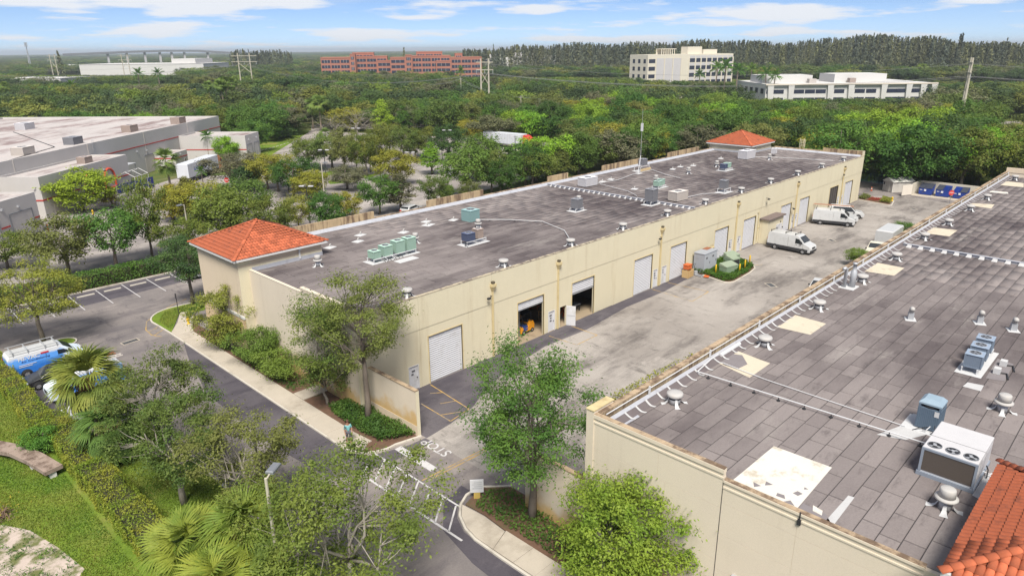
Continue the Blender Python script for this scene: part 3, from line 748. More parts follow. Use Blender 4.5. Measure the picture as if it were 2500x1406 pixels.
s = MB().box(5.0, 16.5, 7.95, 5.14, 16.64, 8.85).box(4.93, 16.35, 8.8, 5.2, 16.6, 9.0); s.build('downspout', M_gutter, tw)
# the right face of the tower is cream like the long wall
MB().box(-.952, 16.60, 0, 7.46, 16.649, 8.34).build('tower_side', M_cream, tw)
MB().box(-1.12, 16.5, 3.55, -.951, 25.25, 3.78).build('ledge', M_gutter, tw)
M_stone = mat('ashlar', (.55, .42, .26), .9, .2, 2., dirt=(.36, .25, .15), dscale=1.5)
R = random.Random(5)
for r in range(6):
    y = 16.55+(0 if r % 2 else -.3)
    while y < 25.15:
        l = R.uniform(.7, 1.2); a, b = max(y, 16.55), min(y+l, 25.15)
        if b-a > .1: MB().bbox(-1.05-R.uniform(0, .03), a+.012, .05+r*.58, -.951, b-.012, .05+(r+1)*.58-.02, .01).build('stone', M_stone, tw)
        y += l
text_mesh('house_number', '1660', .62, M_black, tw, (-.965, 23.7, 4.25), (pi/2, 0, -pi/2), .015, .8)
tr2, tw2 = tower(main, 97.35, 16.9, 105.9, 25.2, 11.25, stone=False, nmax=60, seed=3)
MB().box(97.2, 16.75, ROOF+.03, 97.34, DEP-.3, 8.1).box(97.2, 16.72, ROOF+.03, 105.9, 16.88, 8.1).build('tower_flashing', M_silver, tw2)
for x, y in ((97.25, 18.2), (99.3, 16.78)): MB().box(x-.07, y-.07, ROOF+.03, x+.07, y+.07, 9.0).build('downspout', M_gutter, tw2)
# caged ladder head at the far end
s = MB()
lx, ly = LEN+.35, 11.2
for dy in (-.35, .35): s.tube([(lx-.2, ly+dy, 7), (lx-.2, ly+dy, 9.9), (lx-.5, ly+dy, 10.1), (lx-.75, ly+dy, 9.6), (lx-.75, ly+dy, 8.4)], .035, 5)
for z in (8.8, 9.3, 9.8):
    s.tube([(lx-.2+.55*sin(rad(t)), ly-.35*cos(rad(t)), z) for t in range(0, 181, 30)], .025, 4)
for t in (30, 60, 90, 120, 150): s.tube([(lx-.2+.55*sin(rad(t)), ly-.35*cos(rad(t)), zz) for zz in (8.5, 9.85)], .025, 4)
s.build('ladder_cage', mat('cage_cream', (.62, .55, .38), .6, .1, 3.), main)
# wing wall in front of the yard entrance
wing = thing('wing_wall', 'low cream screen wall jutting from the near corner of the long warehouse', 'wall')
MB().box(.62, -6.0, 0, .87, -.26, 3.62).build('wall', M_beige, wing)
MB().box(.585, -6.03, 3.625, .90, -.26, 3.70).build('coping', M_capst, wing)
MB().box(.60, -6.0, 0, .619, -.3, .85).build('plinth', M_tan, wing)
MB().box(.60, -6.04, 0, .89, -6.001, 3.62).build('end_cap', M_cream, wing)
# ================================================================ right-hand building
RB = thing('beige_warehouse', 'near beige warehouse with grey sheet roof, stained parapet and orange tiled corner', 'warehouse', (0, 0, 0))
RY, RX0, RLEN = -22.33, -.2, 100.5          # its long side faces the yard
RZ = 7.70
RD = -62.0
# front wall in cast panels with recessed lines
def front_panels():
    x = RX0
    zs = [0, 1.9, 3.45, 4.98, 6.38, 7.25]
    def pan(y0, y1, z0, z1, m=M_beige): MB().bbox(x, y1+.008, z0+.008, x+.2, y0-.008, z1-.008, .001).build('wall_panel', m, RB)
    MB().box(x+.012, -29.73, 0, x+.21, RY, 8.3).build('wall_core', M_beige, RB)
    MB().box(x+.012, RD, 0, x+.21, -29.75, 7.8).build('wall_core', M_beige, RB)
    pan(RY, -25.75, 0, 6.38); pan(-25.75, -26.75, 0, 6.38); pan(-26.75, -29.73, 3.45, 6.38); pan(-26.75, -29.73, 0, 3.45)
    pan(RY, -26.3, 6.38, 7.9); pan(-26.3, -29.73, 6.38, 7.9)
    for y0, y1 in ((-29.75, -33.2), (-33.2, -38.0)):
        pan(y0, y1, 5.0, 6.7); pan(y0, y1, 6.7, 7.45); pan(y0, y1, 0, 3.0); pan(y0, y1, 3.0, 5.0)
front_panels()
MB().box(RX0-.035, -29.74, 7.92, RX0+.23, RY+.02, 8.02).box(RX0-.05, -29.74, 8.22, RX0+.24, RY+.03, 8.42).build('coping', M_beige, RB)
MB().box(RX0-.02, -29.735, 8.421, RX0+.25, RY+.02, 8.45).build('coping_top', M_capst, RB)
MB().box(RX0-.035, -38.0, 7.47, RX0+.23, -29.76, 7.56).box(RX0-.05, -38.0, 7.78, RX0+.24, -29.76, 7.9).build('coping', M_beige, RB)
MB().box(RX0-.02, -38.0, 7.901, RX0+.25, -29.77, 7.93).build('coping_top', M_capst, RB)
MB().box(RX0-.02, -29.752, 0, RX0+.05, -29.738, 7.8).build('joint_sealant', M_black, RB)
# corner buttress of the long wall
MB().box(RX0-.06, RY-.02, 0, 1.45, RY+.45, 8.60).build('corner_pier', M_beige, RB)
MB().box(RX0-.09, RY-.05, 8.601, 1.5, RY+.48, 8.66).build('pier_cap', M_creamtrim, RB)
MB().box(RX0+.3, RY-.25, 0, RLEN, RY, 8.42).build('yard_wall', M_beige, RB)
# parapet inside: stained coping, rail pipe, silver cant and straps
for i in range(10):
    a = RX0+.3+i*(RLEN-RX0-.3)/10; b = a+(RLEN-RX0-.3)/10-.02
    MB().box(a, RY-.30, 8.421, b, RY+.04, 8.47).build('coping_stone', M_capst, RB)
M_rib = mat('ribbed_parapet', (.40, .32, .21), .9, .3, 2., dirt=(.20, .14, .09), dscale=2.2, dirt_lo=.42, dirt_hi=.6, streak=True)
rb = MB(); x = .2
rb.box(.2, RY-.30, 7.9, RLEN-.3, RY-.251, 8.42)
rb.build('parapet_face', M_rib, RB)
n = 240; fin = MB().box(-.02, -.045, 0, .02, 0, .5).mesh('rib', M_rib); V = []; F = []
fins = MB()
for i in range(n):
    x = .4+i*(RLEN-1)/n; fins.box(x-.03, RY-.335, 7.92, x+.03, RY-.301, 8.40)
fo = fins.build('ribs', M_rib, RB); fo['kind'] = 'stuff'
rail = MB().tube([(.3, RY-.42, 8.36), (30, RY-.42, 8.40), (60, RY-.42, 8.37), (RLEN-.5, RY-.42, 8.4)], .03, 6).build('rail_pipe', M_wmetal, RB)
pm = MB().box(-.045, -.045, 7.72, .045, .045, 8.52).mesh('rail_post', M_wmetal)
for i in range(15): obj('rail_post', pm, RB, (4.3+i*6.8, RY-.45, 0))
ct = MB(); ct.quad((.15, RY-.60, 7.93), (RLEN-.4, RY-.60, 7.93), (RLEN-.4, RY-.36, 8.0), (.15, RY-.36, 8.0)); ct.build('cant_flashing', M_silver, RB)
ct = MB(); ct.quad((.15, RY-1.02, RZ+.033), (RLEN-.4, RY-1.02, RZ+.033), (RLEN-.4, RY-.601, 7.93), (.15, RY-.601, 7.93)); ct.build('cant_sheet', mat('cant_dark', (.13, .11, .112), .9, .2, 1.), RB)
s = MB(); P = [(.10, -1.22, .034), (.02, -1.12, .05), (-.04, -1.0, .075), (-.05, -.85, .145), (-.02, -.7, .21), (.02, -.58, .245)]
for i in range(len(P)-1):
    a, b = P[i], P[i+1]; w = .075
    s.quad((a[0]-w, a[1], a[2]), (a[0]+w, a[1], a[2]), (b[0]+w, b[1], b[2]), (b[0]-w, b[1], b[2]))
sm = s.mesh('flashing_strap', M_pad, True); R = random.Random(8)
for i in range(92):
    x = 1.7+i*1.06+R.uniform(-.06, .06)
    if not (46.6 < x < 49.2) and i < 93: obj('flashing_strap', sm, RB, (x, RY, RZ), R.uniform(-.15, .15))
# roof
MB().box(RX0+.25, RD+.1, 7.3, RLEN-.25, RY-.26, RZ).build('roof_deck', M_deck, RB)
def seen(it):
    x, y = (it[0]+it[1])/2, (it[2]+it[3])/2; d = np.array([x, y, RZ])-CAM; zz = d@CF
    px = 1250+F_PX*(d@CR)/zz; py = 703-F_PX*(d@CU)/zz
    return zz > 1 and -60 < px < 2560 and py < 1440
roof_sheets(RB, RX0+.3, RLEN-.3, RD+.2, RY-.40, RZ+.001, 21, wid=.84, ln=3.5, vis=seen)
MB().box(RLEN-.24, RD, 0, RLEN, RY-.26, 8.3).build('far_end_wall', M_beige, RB)
MB().box(RLEN-.3, -34, 8.301, RLEN+.02, RY+.02, 9.0).build('far_end_parapet', M_tan, RB)
MB().box(RX0+.25, RD-.05, 0, RLEN-.25, RD+.09, 8.3).build('rear_wall', M_beige, RB)
# expansion joint
ej = MB(); ej.box(48.3, RD+.3, RZ+.03, 48.42, RY-.9, RZ+.26); ej.box(48.22, RD+.3, RZ+.262, 48.5, RY-.9, RZ+.30); ej.build('expansion_joint', M_silver, RB)
s = MB(); s.v = [(-.42, -.24, .03), (-.42, .24, .03), (-.06, .18, .25), (-.06, -.18, .25), (.06, -.18, .25), (.06, .18, .25)]; s.f = [(0, 3, 2, 1), (3, 4, 5, 2)]
sm = s.mesh('joint_strap', M_pad)
for i in range(16): obj('joint_strap', sm, RB, (48.29, RY-1.5-i*1.02, RZ))
# coated patches
M_cpatch = mat('cream_patch', (.54, .475, .37), .85, .08, .7, dirt=(.38, .32, .25), dscale=1.5, dirt_lo=.55, dirt_hi=.68)
M_gpatch = mat('white_patch', (.60, .57, .515), .8, .06, .6, dirt=(.44, .39, .31), dscale=.9, dirt_lo=.52, dirt_hi=.66)
M_bare = mat('bare_grey', (.20, .18, .185), .9, .15, 2.)
def patch(pts, m, z=.034): return MB().poly([(x, y, RZ+z) for x, y in pts]).build('coated_patch', m, RB)
patch([(.12, -29.95), (4.35, -30.05), (4.42, -32.85), (.15, -32.95)], M_gpatch)
for pts in ([(.5, -31.9), (.75, -31.85), (.8, -32.15), (.55, -32.3)], [(.9, -31.2), (1.25, -31.1), (1.2, -31.45)], [(.45, -30.9), (.8, -30.7), (.75, -31.1)], [(.3, -32.3), (.62, -32.5), (.35, -32.8)], [(1.2, -32.35), (1.5, -32.45), (1.45, -32.7), (1.15, -32.6)], [(1.8, -32.6), (2.0, -32.55), (1.95, -32.75)]):
    patch(pts, M_bare, .038)
patch([(RX0+.3, -33.0), (.8, -32.98), (.7, -34.0), (.35, -34.3), (RX0+.3, -34.1)], M_bare, .036); patch([(.55, -33.5), (.95, -33.35), (.85, -33.8), (.5, -33.9)], M_gpatch, .04)
z = RZ
def zp(*px): return [g(*p, RZ) for p in px]
p = patch(zp((1738, 880), (1786, 852), (1880, 888), (1830, 923)), M_cpatch); patch(zp((1745, 878), (1770, 862), (1812, 868), (1825, 890), (1800, 902), (1770, 893)), M_bare, .038)
patch(zp((1877, 795), (1920, 764), (2017, 791), (1978, 818)), M_cpatch); patch(zp((1892, 788), (1912, 778), (1916, 788), (1905, 795)), M_bare, .038)
patch(zp((2090, 660), (2130, 640), (2208, 655), (2183, 674)), M_cpatch); patch(zp((2240, 568), (2268, 555), (2338, 563), (2318, 578)), M_cpatch)
patch(zp((2350, 500), (2375, 497), (2428, 500), (2420, 510)), M_cpatch); patch(zp((2432, 452), (2455, 443), (2499, 448), (2499, 458)), M_cpatch)
patch(zp((1482, 1012), (1535, 993), (1562, 1018), (1527, 1038)), M_silver)
patch(zp((2350, 944), (2362, 934), (2402, 942), (2394, 956)), M_pad); patch(zp((2140, 1062), (2200, 1040), (2230, 1010), (2290, 1030), (2270, 1060), (2210, 1075)), M_pad, .037)
patch(zp((2373, 1210), (2405, 1160), (2440, 1150), (2400, 1225)), M_pad, .037)
patch(zp((2418, 466), (2460, 470), (2462, 474), (2414, 470)), M_gpatch)
patch([(.2, -34.15), (2.7, -34.2), (2.75, -34.45), (.2, -34.5)], M_pad, .036)
# condensate pipes on blocks
def pipe_run(parent, pts, r=.03, name='pipe_run', m=None, blocks=0):
    o = MB().tube(pts, r, 6).build(name, m or M_wmetal, parent)
    if blocks:
        P = [Vector(p) for p in pts]
        bm = MB().lathe(0, 0, [(.11, -.02), (.10, .05), (.03, .06)], 8).box(-.02, -.02, .06, .02, .02, .22).mesh('pipe_block', M_black)
        for k in range(blocks):
            t = (k+.5)/blocks*(len(P)-1); i = min(int(t), len(P)-2); q = P[i].lerp(P[i+1], t-i)
            obj('pipe_block', bm, o, (q.x, q.y, q.z-.23))
    return o
a = (8.85, -23.2); b = (9.3, -36.0)
pipe_run(RB, [(*a, RZ+.27), (*b, RZ+.27)], .035, blocks=9)
pipe_run(RB, [(10.95, -22.9), (10.9, -23.2)] and [(8.85, -23.2, RZ+.27), (10.9, -22.95, RZ+.3), (12.0, -22.85, RZ+.25)], .04)
pipe_run(RB, [(11.3, -23.6, RZ+.12), (10.95, -26.5, RZ+.10), (10.7, -34.2, RZ+.1)], .025)
pipe_run(RB, [(8.6, -37.6, RZ+.2), (8.5, -38.4, RZ+.2), (8.2, -44, RZ+.2)], .03)
MB().tube([(12.0, -23.0, RZ+.2), (14.6, -23.0, RZ+.2)], .13, 10).build('vent_duct', M_wmetal, RB)
# tiled corner tower
tw = MB().box(-1.35, -47.5, 0, 6.9, -39.2, 8.95).build('tower_wall', M_tan, RB)
gutter_frame(RB, 2.8, -43.35, 9.2, 4.5, 4.5)
MB().box(-1.6, -47.7, 8.955, 7.2, -39.0, 9.01).build('soffit', M_gutter, tw)
tile_roof(RB, 2.8, -43.35, 9.16, 4.58, 4.58, 2.05, 300, pw=.27, pl=.42, seed=6)
# things fixed to the wall
MB().box(RX0-.10, -33.35, 7.35, RX0-.0, -33.2, 7.6).tube([(RX0-.05, -33.28, 7.6), (RX0-.05, -33.28, 7.98)], .03, 6).build('wall_lamp', M_black, RB)
MB().box(RX0-.16, -30.9, 3.0, RX0-.002, -30.65, 3.2).build('wall_box', M_galv, RB)
# low wall continuing from the corner
ww = thing('wing_wall', 'low beige screen wall joining the near corner of the beige warehouse', 'wall')
MB().box(.0, -21.85, 0, .25, -17.2, 4.0).build('wall', M_beige, ww); MB().box(-.03, -21.85, 4.005, .28, -17.15, 4.08).build('coping', M_capst, ww)
# ---------------------------------------------------------------- vegetation
M_bark = mat('bark', (.17, .14, .115), .95, .35, 2.5, dirt=(.09, .075, .06), dscale=2., bump=.4)
M_barkg = mat('pale_bark', (.30, .27, .23), .95, .25, 2.5, dirt=(.16, .13, .11), dscale=2., bump=.3)
M_palmtrunk = mat('palm_trunk', (.24, .19, .15), .95, .3, 5., dirt=(.13, .10, .08), dscale=3., bump=.5)
L_oak = leafmat('oak_leaf', (0.101, 0.165, 0.037), (0.176, 0.227, 0.053), (0.210, 0.235, 0.071))
L_green = leafmat('green_leaf', (0.084, 0.186, 0.034), (0.143, 0.252, 0.044), (0.202, 0.285, 0.050))
L_lime = leafmat('lime_leaf', (0.219, 0.370, 0.037), (0.319, 0.455, 0.050), (0.370, 0.455, 0.050))
L_yellow = leafmat('yellow_leaf', (0.336, 0.319, 0.050), (0.437, 0.370, 0.059), (0.285, 0.319, 0.059))
L_dark = leafmat('dark_leaf', (0.050, 0.101, 0.030), (0.087, 0.143, 0.037), (0.101, 0.135, 0.044))
L_grey = leafmat('grey_leaf', (0.176, 0.186, 0.101), (0.235, 0.232, 0.126), (0.202, 0.194, 0.118))
L_pine = leafmat('pine_needle', (0.126, 0.154, 0.071), (0.176, 0.194, 0.084), (0.143, 0.160, 0.084))
L_palm = leafmat('palm_leaf', (0.168, 0.244, 0.059), (0.269, 0.311, 0.075), (0.202, 0.269, 0.067))
L_hedge = leafmat('hedge_leaf', (0.232, 0.319, 0.039), (0.360, 0.365, 0.052), None)
L_cover = leafmat('ground_cover_leaf', (0.067, 0.143, 0.027), (0.118, 0.210, 0.037), None)
L_straw = leafmat('dry_leaf', (0.404, 0.235, 0.101), (0.505, 0.319, 0.152), None)

def leaves(P, size, rs, up=1.1, asp=.5, clump=None):
    """one small rhombus per point; returns verts, faces"""
    n = len(P)
    nr = rs.normal(size=(n, 3)); nr[:, 2] += up
    if clump is not None:      # leaves face outwards from the middle of their clump
        od = P-clump; od /= np.linalg.norm(od, axis=1)[:, None]+1e-6; nr = nr*.55+od*1.15; nr[:, 2] += .35
    nr /= np.linalg.norm(nr, axis=1)[:, None]
    t = rs.normal(size=(n, 3)); t -= nr*(t*nr).sum(1)[:, None]; t /= np.linalg.norm(t, axis=1)[:, None]
    b = np.cross(nr, t); s = (size*rs.uniform(.65, 1.35, n))[:, None]
    V = np.empty((n, 4, 3)); V[:, 0] = P-t*s*.5; V[:, 1] = P+b*s*asp*.5-t*s*.05; V[:, 2] = P+t*s*.5-nr*s*.10; V[:, 3] = P-b*s*asp*.5-t*s*.05
    return V.reshape(-1, 3), np.arange(n*4).reshape(n, 4)
def tree_mesh(seed, H, R, th, ncl, per, leaf, lmat, bmat=None, nlimb=6, shape='round', rc=None, lean=(0, 0), r0=None, branches=True, top=.5, sub=True):
    """tapered trunk with limbs, crown of leaf clumps; returns (trunk mesh, crown mesh)"""
    rs = np.random.RandomState(seed); bmat = bmat or M_bark
    r0 = r0 or .022*H+.03; cz = th*.85+(H-th*.85)*top; hz = (H-th*.85)*.5
    wood = MB()
    tx, ty = lean
    tr = [(0, 0, -.05), (tx*.25+rs.normal()*.05, ty*.25+rs.normal()*.05, th*.35), (tx*.6+rs.normal()*.08, ty*.6+rs.normal()*.08, th*.72), (tx, ty, th)]
    wood.tube(tr, [r0*1.25, r0, r0*.85, r0*.72], 8)
    ends = []
    for i in range(nlimb):
        a = 2*pi*(i+rs.uniform(-.3, .3))/nlimb; rr = R*rs.uniform(.35, .7); zz = cz+hz*rs.uniform(-.45, .5)
        if i == 0: rr *= .25; zz = cz+hz*.6
        if shape == 'cone': rr *= max(.15, 1-(zz-th)/(H-th))
        base = Vector(tr[-1])*.9+Vector(tr[-2])*.1 if i % 2 else Vector(tr[-1])
        e = Vector((tx+rr*cos(a), ty+rr*sin(a), zz)); mid = base.lerp(e, .5)+Vector((rs.normal()*.12*R, rs.normal()*.12*R, -.08*hz+abs(rs.normal())*.1*hz))
        pts = [base, base.lerp(mid, .5)+Vector((rs.normal()*.04*R, rs.normal()*.04*R, 0)), mid, mid.lerp(e, .6), e]
        if branches: wood.tube(pts, [r0*.5, r0*.42, r0*.32, r0*.2, r0*.08], 5)
        ends.append(pts)
    cl = []
    while len(cl) < ncl:
        d = rs.normal(size=3); d /= np.linalg.norm(d); k = rs.uniform(.25, 1)**.45
        p = np.array([d[0]*R*k, d[1]*R*k, d[2]*hz*k])
        lob = 1+.22*math.sin(3*math.atan2(d[1], d[0])+seed)+.12*math.sin(5*math.atan2(d[1], d[0])+2*seed)+.12*math.sin(4*d[2]+seed)
        p[:2] *= lob; p[2] *= (1+.12*math.sin(2*math.atan2(d[1], d[0])+seed*1.7))
        if shape == 'umbrella':
            p[2] = abs(p[2])*1.25-hz*.35*(1-(p[0]**2+p[1]**2)/(R*R*1.4))
        if shape == 'cone':
            f = max(.12, 1-(p[2]+hz)/(2*hz)); p[:2] *= f*1.25
        cl.append(p+np.array([tx, ty, cz]))
    cl = np.array(cl); rc = rc or R*.22
    if branches and sub:
        for c in cl:
            L = min(ends, key=lambda q: (q[3]-Vector(c)).length); b = L[rs.randint(2, 4)]; e = Vector(c)
            m = b.lerp(e, .55)+Vector((0, 0, -.05*(e-b).length+rs.normal()*.05))
            wood.tube([b, m, e], [r0*.17, r0*.10, r0*.03], 4, False)
    P = np.repeat(cl, per, 0); P0 = P-np.array([0, 0, rc*.25]); sp = rs.uniform(.65, 1.3, ncl).repeat(per)[:, None]
    P = P+rs.normal(size=P.shape)*np.array([rc, rc, rc*.6])*sp*.58
    V, F = leaves(P, leaf, rs, clump=P0)
    return wood.mesh('trunk', bmat, True), npmesh('crown', V, F, lmat)
def plant_tree(protos, x, y, label, group=None, scale=1., rz=0., tint=(1, 1, 1), name='tree', cat='tree', z=0., sz=None):
    tm, cm = protos; o = bpy.data.objects.new(name, None); C.objects.link(o); o.empty_display_size = .2
    o.location = (x, y, z); o.rotation_euler[2] = rz; o.scale = (scale, scale, scale*(sz or 1)); tag(o, label, cat, group)
    if tm is not None: obj('trunk', tm, o)
    c = obj('crown', cm, o); c.color = (*tint, 1)
    return o
def T(r, gr, b): return (r, gr, b)

# ---- the big trees along the street, each grown for its place
ST = 'street trees in front of the warehouses'
plant_tree(tree_mesh(1, 11.1, 3.2, 4.9, 66, 247, 0.163, L_oak, nlimb=7, lean=(.15, .1), top=.56, rc=.75, r0=.22), -.62, -1.6, 'tall oak with bare grey trunk beside the wing wall of the long warehouse', ST, tint=(1.15, 1.12, .95))
plant_tree(tree_mesh(2, 8.9, 2.75, 1.6, 86, 247, 0.154, L_oak, bmat=M_barkg, nlimb=8, rc=.75, r0=.12), -1.25, 3.0, 'bushy multi-stemmed tree against the end wall of the long warehouse', ST, tint=(1.15, 1.12, 1))
plant_tree(tree_mesh(3, 11.2, 3.35, 3.3, 105, 247, 0.154, L_green, nlimb=8, rc=.72, top=.52, r0=.24), -.6, -18.3, 'tall green oak in the planted island by the corner of the beige warehouse', ST)
plant_tree(tree_mesh(4, 6.4, 3.1, .6, 101, 259, 0.163, L_lime, bmat=M_barkg, nlimb=9, rc=.72, r0=.10, shape='round'), -1.75, -25.3, 'yellow-green bushy tree against the wall of the beige warehouse', ST, tint=(.92, .84, 1))
plant_tree(tree_mesh(5, 8.0, 3.5, 3.0, 71, 224, 0.163, L_oak, bmat=M_barkg, nlimb=8, rc=.55), -12.9, 4.2, 'olive tree overhanging the street next to the palms', ST, tint=(1.0, .95, .95))
plant_tree(tree_mesh(6, 7.2, 3.2, 2.6, 69, 224, 0.154, L_oak, bmat=M_barkg, nlimb=8, rc=.55), -14.3, -1.6, 'sparse olive tree on the grass strip between hedge and kerb', ST, tint=(.95, .98, .95))
plant_tree(tree_mesh(7, 7.2, 3.3, 2.6, 64, 217, 0.154, L_oak, bmat=M_barkg, nlimb=9, rc=.60), -12.3, -6.4, 'thin-crowned olive tree beside the concrete lamp post', ST, tint=(1.05, 1.0, .9))
plant_tree(tree_mesh(8, 8.4, 4.6, 2.6, 96, 247, 0.163, L_oak, bmat=M_barkg, nlimb=10, rc=.74), -11.7, -16.2, 'wide spreading oak in the foreground with pale twigs over the street', ST, tint=(1.25, 1.2, .95))
plant_tree(tree_mesh(9, 8.4, 4.3, 3.0, 71, 199, 0.183, L_yellow, nlimb=7, rc=.75), -13.4, 33.6, 'yellowish tree on the kerbed tip beside the parked blue van', ST, tint=(.8, .95, 1))
plant_tree(tree_mesh(10, 8.6, 3.6, 3.0, 69, 199, 0.183, L_oak, nlimb=7, rc=.75), -19.5, 36.0, 'olive tree cut off by the photo edge, across from the parked vans', ST, scale=1.2)
plant_tree(tree_mesh(11, 7.6, 3.4, 3.6, 75, 211, 0.174, L_dark, nlimb=7, rc=.7, top=.55), 1.0, 34.0, 'blue-green tree on the lawn island beside the tiled tower', ST, tint=(1.35, 1.35, 1.5))
plant_tree(tree_mesh(12, 6.1, 2.5, 1.2, 71, 211, 0.163, L_yellow, bmat=M_barkg, nlimb=8, rc=.6, r0=.09), -1.55, 19.0, 'yellow-green shrub tree at the foot of the stone-based tower', ST, tint=(.82, .92, 1))
plant_tree(tree_mesh(13, 3.9, 2.1, .5, 69, 211, 0.154, L_green, nlimb=8, rc=.6, r0=.08), -1.35, 13.6, 'dense dark green shrub against the end wall of the long warehouse', ST, tint=(.85, .9, .9))
plant_tree(tree_mesh(14, 3.0, 1.7, .4, 39, 189, 0.154, L_green, nlimb=7, rc=.55, r0=.07), -1.4, 10.2, 'low green shrub beside the footpath near the end wall', ST)

# ---- palms
def fan_leaf(rs, L, n=22, spread=2.5):
    """one costapalmate leaf growing along +x"""
    V = []; F = []; pet = L*.75
    V += [(0, -.02, 0), (0, .02, 0), (pet, .012, pet*.12), (pet, -.012, pet*.12)]; F.append((0, 1, 2, 3))
    o = np.array([pet, 0, pet*.12])
    for i in range(n):
        a = spread*(i/(n-1)-.5)*1.0; ln = L*(.95-.32*abs(i/(n-1)-.5)**1.5)*rs.uniform(.9, 1.08)
        d = np.array([cos(a), sin(a), 0]); side = np.array([-sin(a), cos(a), 0]); k = len(V); dr = rs.uniform(.10, .28)
        for t, w, dz in ((0, .01, 0), (.45, .045, .05), (.75, .04, -.02-dr*.5), (1.0, .006, -dr*1.9)):
            p = o+d*ln*t+np.array([0, 0, dz*ln]); V += [tuple(p+side*w*L*.75), tuple(p-side*w*L*.75)]
        for s in range(3): F.append((k+2*s, k+2*s+1, k+2*s+3, k+2*s+2))
    return np.array(V), np.array(F)
def feather_leaf(rs, L, n=16):
    V = []; F = []; pts = []
    for i in range(7):
        t = i/6; pts.append((L*t*cos(.35*t), 0, L*(.45*t-.62*t*t)))
    for i in range(6):
        k = len(V); w = .03*(1-i/7); a, b = pts[i], pts[i+1]; V += [(a[0], -w, a[2]), (a[0], w, a[2]), (b[0], w, b[2]), (b[0], -w, b[2])]; F.append((k, k+1, k+2, k+3))
    for i in range(n):
        t = .18+.8*i/n; j = min(int(t*6), 5); f = t*6-j; p = np.array(pts[j])*(1-f)+np.array(pts[j+1])*f; ln = L*.26*(1-.5*abs(t-.5))
        for sd in (-1, 1):
            d = np.array([.35, sd*.85, -.35-rs.uniform(0, .25)])*ln; k = len(V); w = L*.018
            V += [tuple(p+[-w, 0, 0]), tuple(p+[w, 0, 0]), tuple(p+d*.6+[w*1.4, 0, ln*.08]), tuple(p+d)]; F.append((k, k+1, k+2, k+3))
    return np.array(V), np.array(F)
def palm_mesh(seed, H, L, nl, kind='fan', r0=.2, lmat=None, droop=1.0):
    rs = np.random.RandomState(seed); w = MB(); bend = rs.normal(size=2)*.03*H
    pts = [(bend[0]*t*t, bend[1]*t*t, H*t-.05) for t in (0, .25, .5, .75, 1)]
    w.tube(pts, [r0*1.25, r0, r0*.95, r0*.9, r0*.8], 8)
    Vs = []; Fs = []; n0 = 0
    for i in range(nl):
        V, F = (fan_leaf if kind == 'fan' else feather_leaf)(rs, L*rs.uniform(.85, 1.1))
        u = (i+.5)/nl; el = rad(82-150*u*droop+rs.normal()*8); az = i*2.399963+rs.normal()*.15; rl = rs.normal()*.35
        cx, sx = cos(rl), sin(rl); V = np.c_[V[:, 0], V[:, 1]*cx-V[:, 2]*sx, V[:, 1]*sx+V[:, 2]*cx]
        ce, se = cos(el), sin(el); V = np.c_[V[:, 0]*ce-V[:, 2]*se, V[:, 1], V[:, 0]*se+V[:, 2]*ce]
        ca, sa = cos(az), sin(az); V = np.c_[V[:, 0]*ca-V[:, 1]*sa, V[:, 0]*sa+V[:, 1]*ca, V[:, 2]]
        V += np.array([bend[0], bend[1], H-.05]); Vs.append(V); Fs.append(F+n0); n0 += len(V)
    return w.mesh('trunk', M_palmtrunk, True), npmesh('crown', np.vstack(Vs), np.vstack(Fs), lmat or L_palm)
def skirt(o, H, seed):
    """dead brown leaves and boots under the crown"""
    rs = np.random.RandomState(seed); P = rs.normal(size=(260, 3))*np.array([.28, .28, .35])+np.array([0, 0, H-.45]); V, F = leaves(P, .5, rs, -.3, .25); obj('dead_leaves', npmesh('dead_leaves', V, F, L_straw), o)
PG = 'fan palms on the grass strip'
o = plant_tree(palm_mesh(1, 4.7, 1.75, 44, droop=.95), -15.5, 10.4, 'large sabal palm in front of the parked white car', PG, name='palm', cat='palm', tint=(1.15, 1.05, .9)); skirt(o, 4.7, 1)
o = plant_tree(palm_mesh(2, 2.7, 1.6, 32), -15.4, 6.4, 'short sabal palm next to the clipped hedge', PG, name='palm', cat='palm', tint=(.75, .95, .9)); skirt(o, 2.7, 2)
o = plant_tree(palm_mesh(3, 3.5, 1.5, 38), -14.9, -11.6, 'sabal palm at the foot of the concrete lamp post', PG, name='palm', cat='palm', tint=(1.2, 1.2, .85)); skirt(o, 3.5, 3)
o = plant_tree(palm_mesh(4, 2.5, 1.5, 36), -16.9, -9.7, 'sabal palm at the near end of the clipped hedge', PG, name='palm', cat='palm', tint=(1.25, 1.2, .85))
o = plant_tree(palm_mesh(5, 2.4, 1.45, 34), -17.0, -13.2, 'lowest foreground sabal palm cut by the bottom edge', PG, name='palm', cat='palm', tint=(1.35, 1.25, .85))
o = plant_tree(palm_mesh(6, 2.1, 1.4, 30), -14.6, -14.2, 'foreground sabal palm leaning under the spreading oak', PG, name='palm', cat='palm', tint=(.95, 1.05, .85))

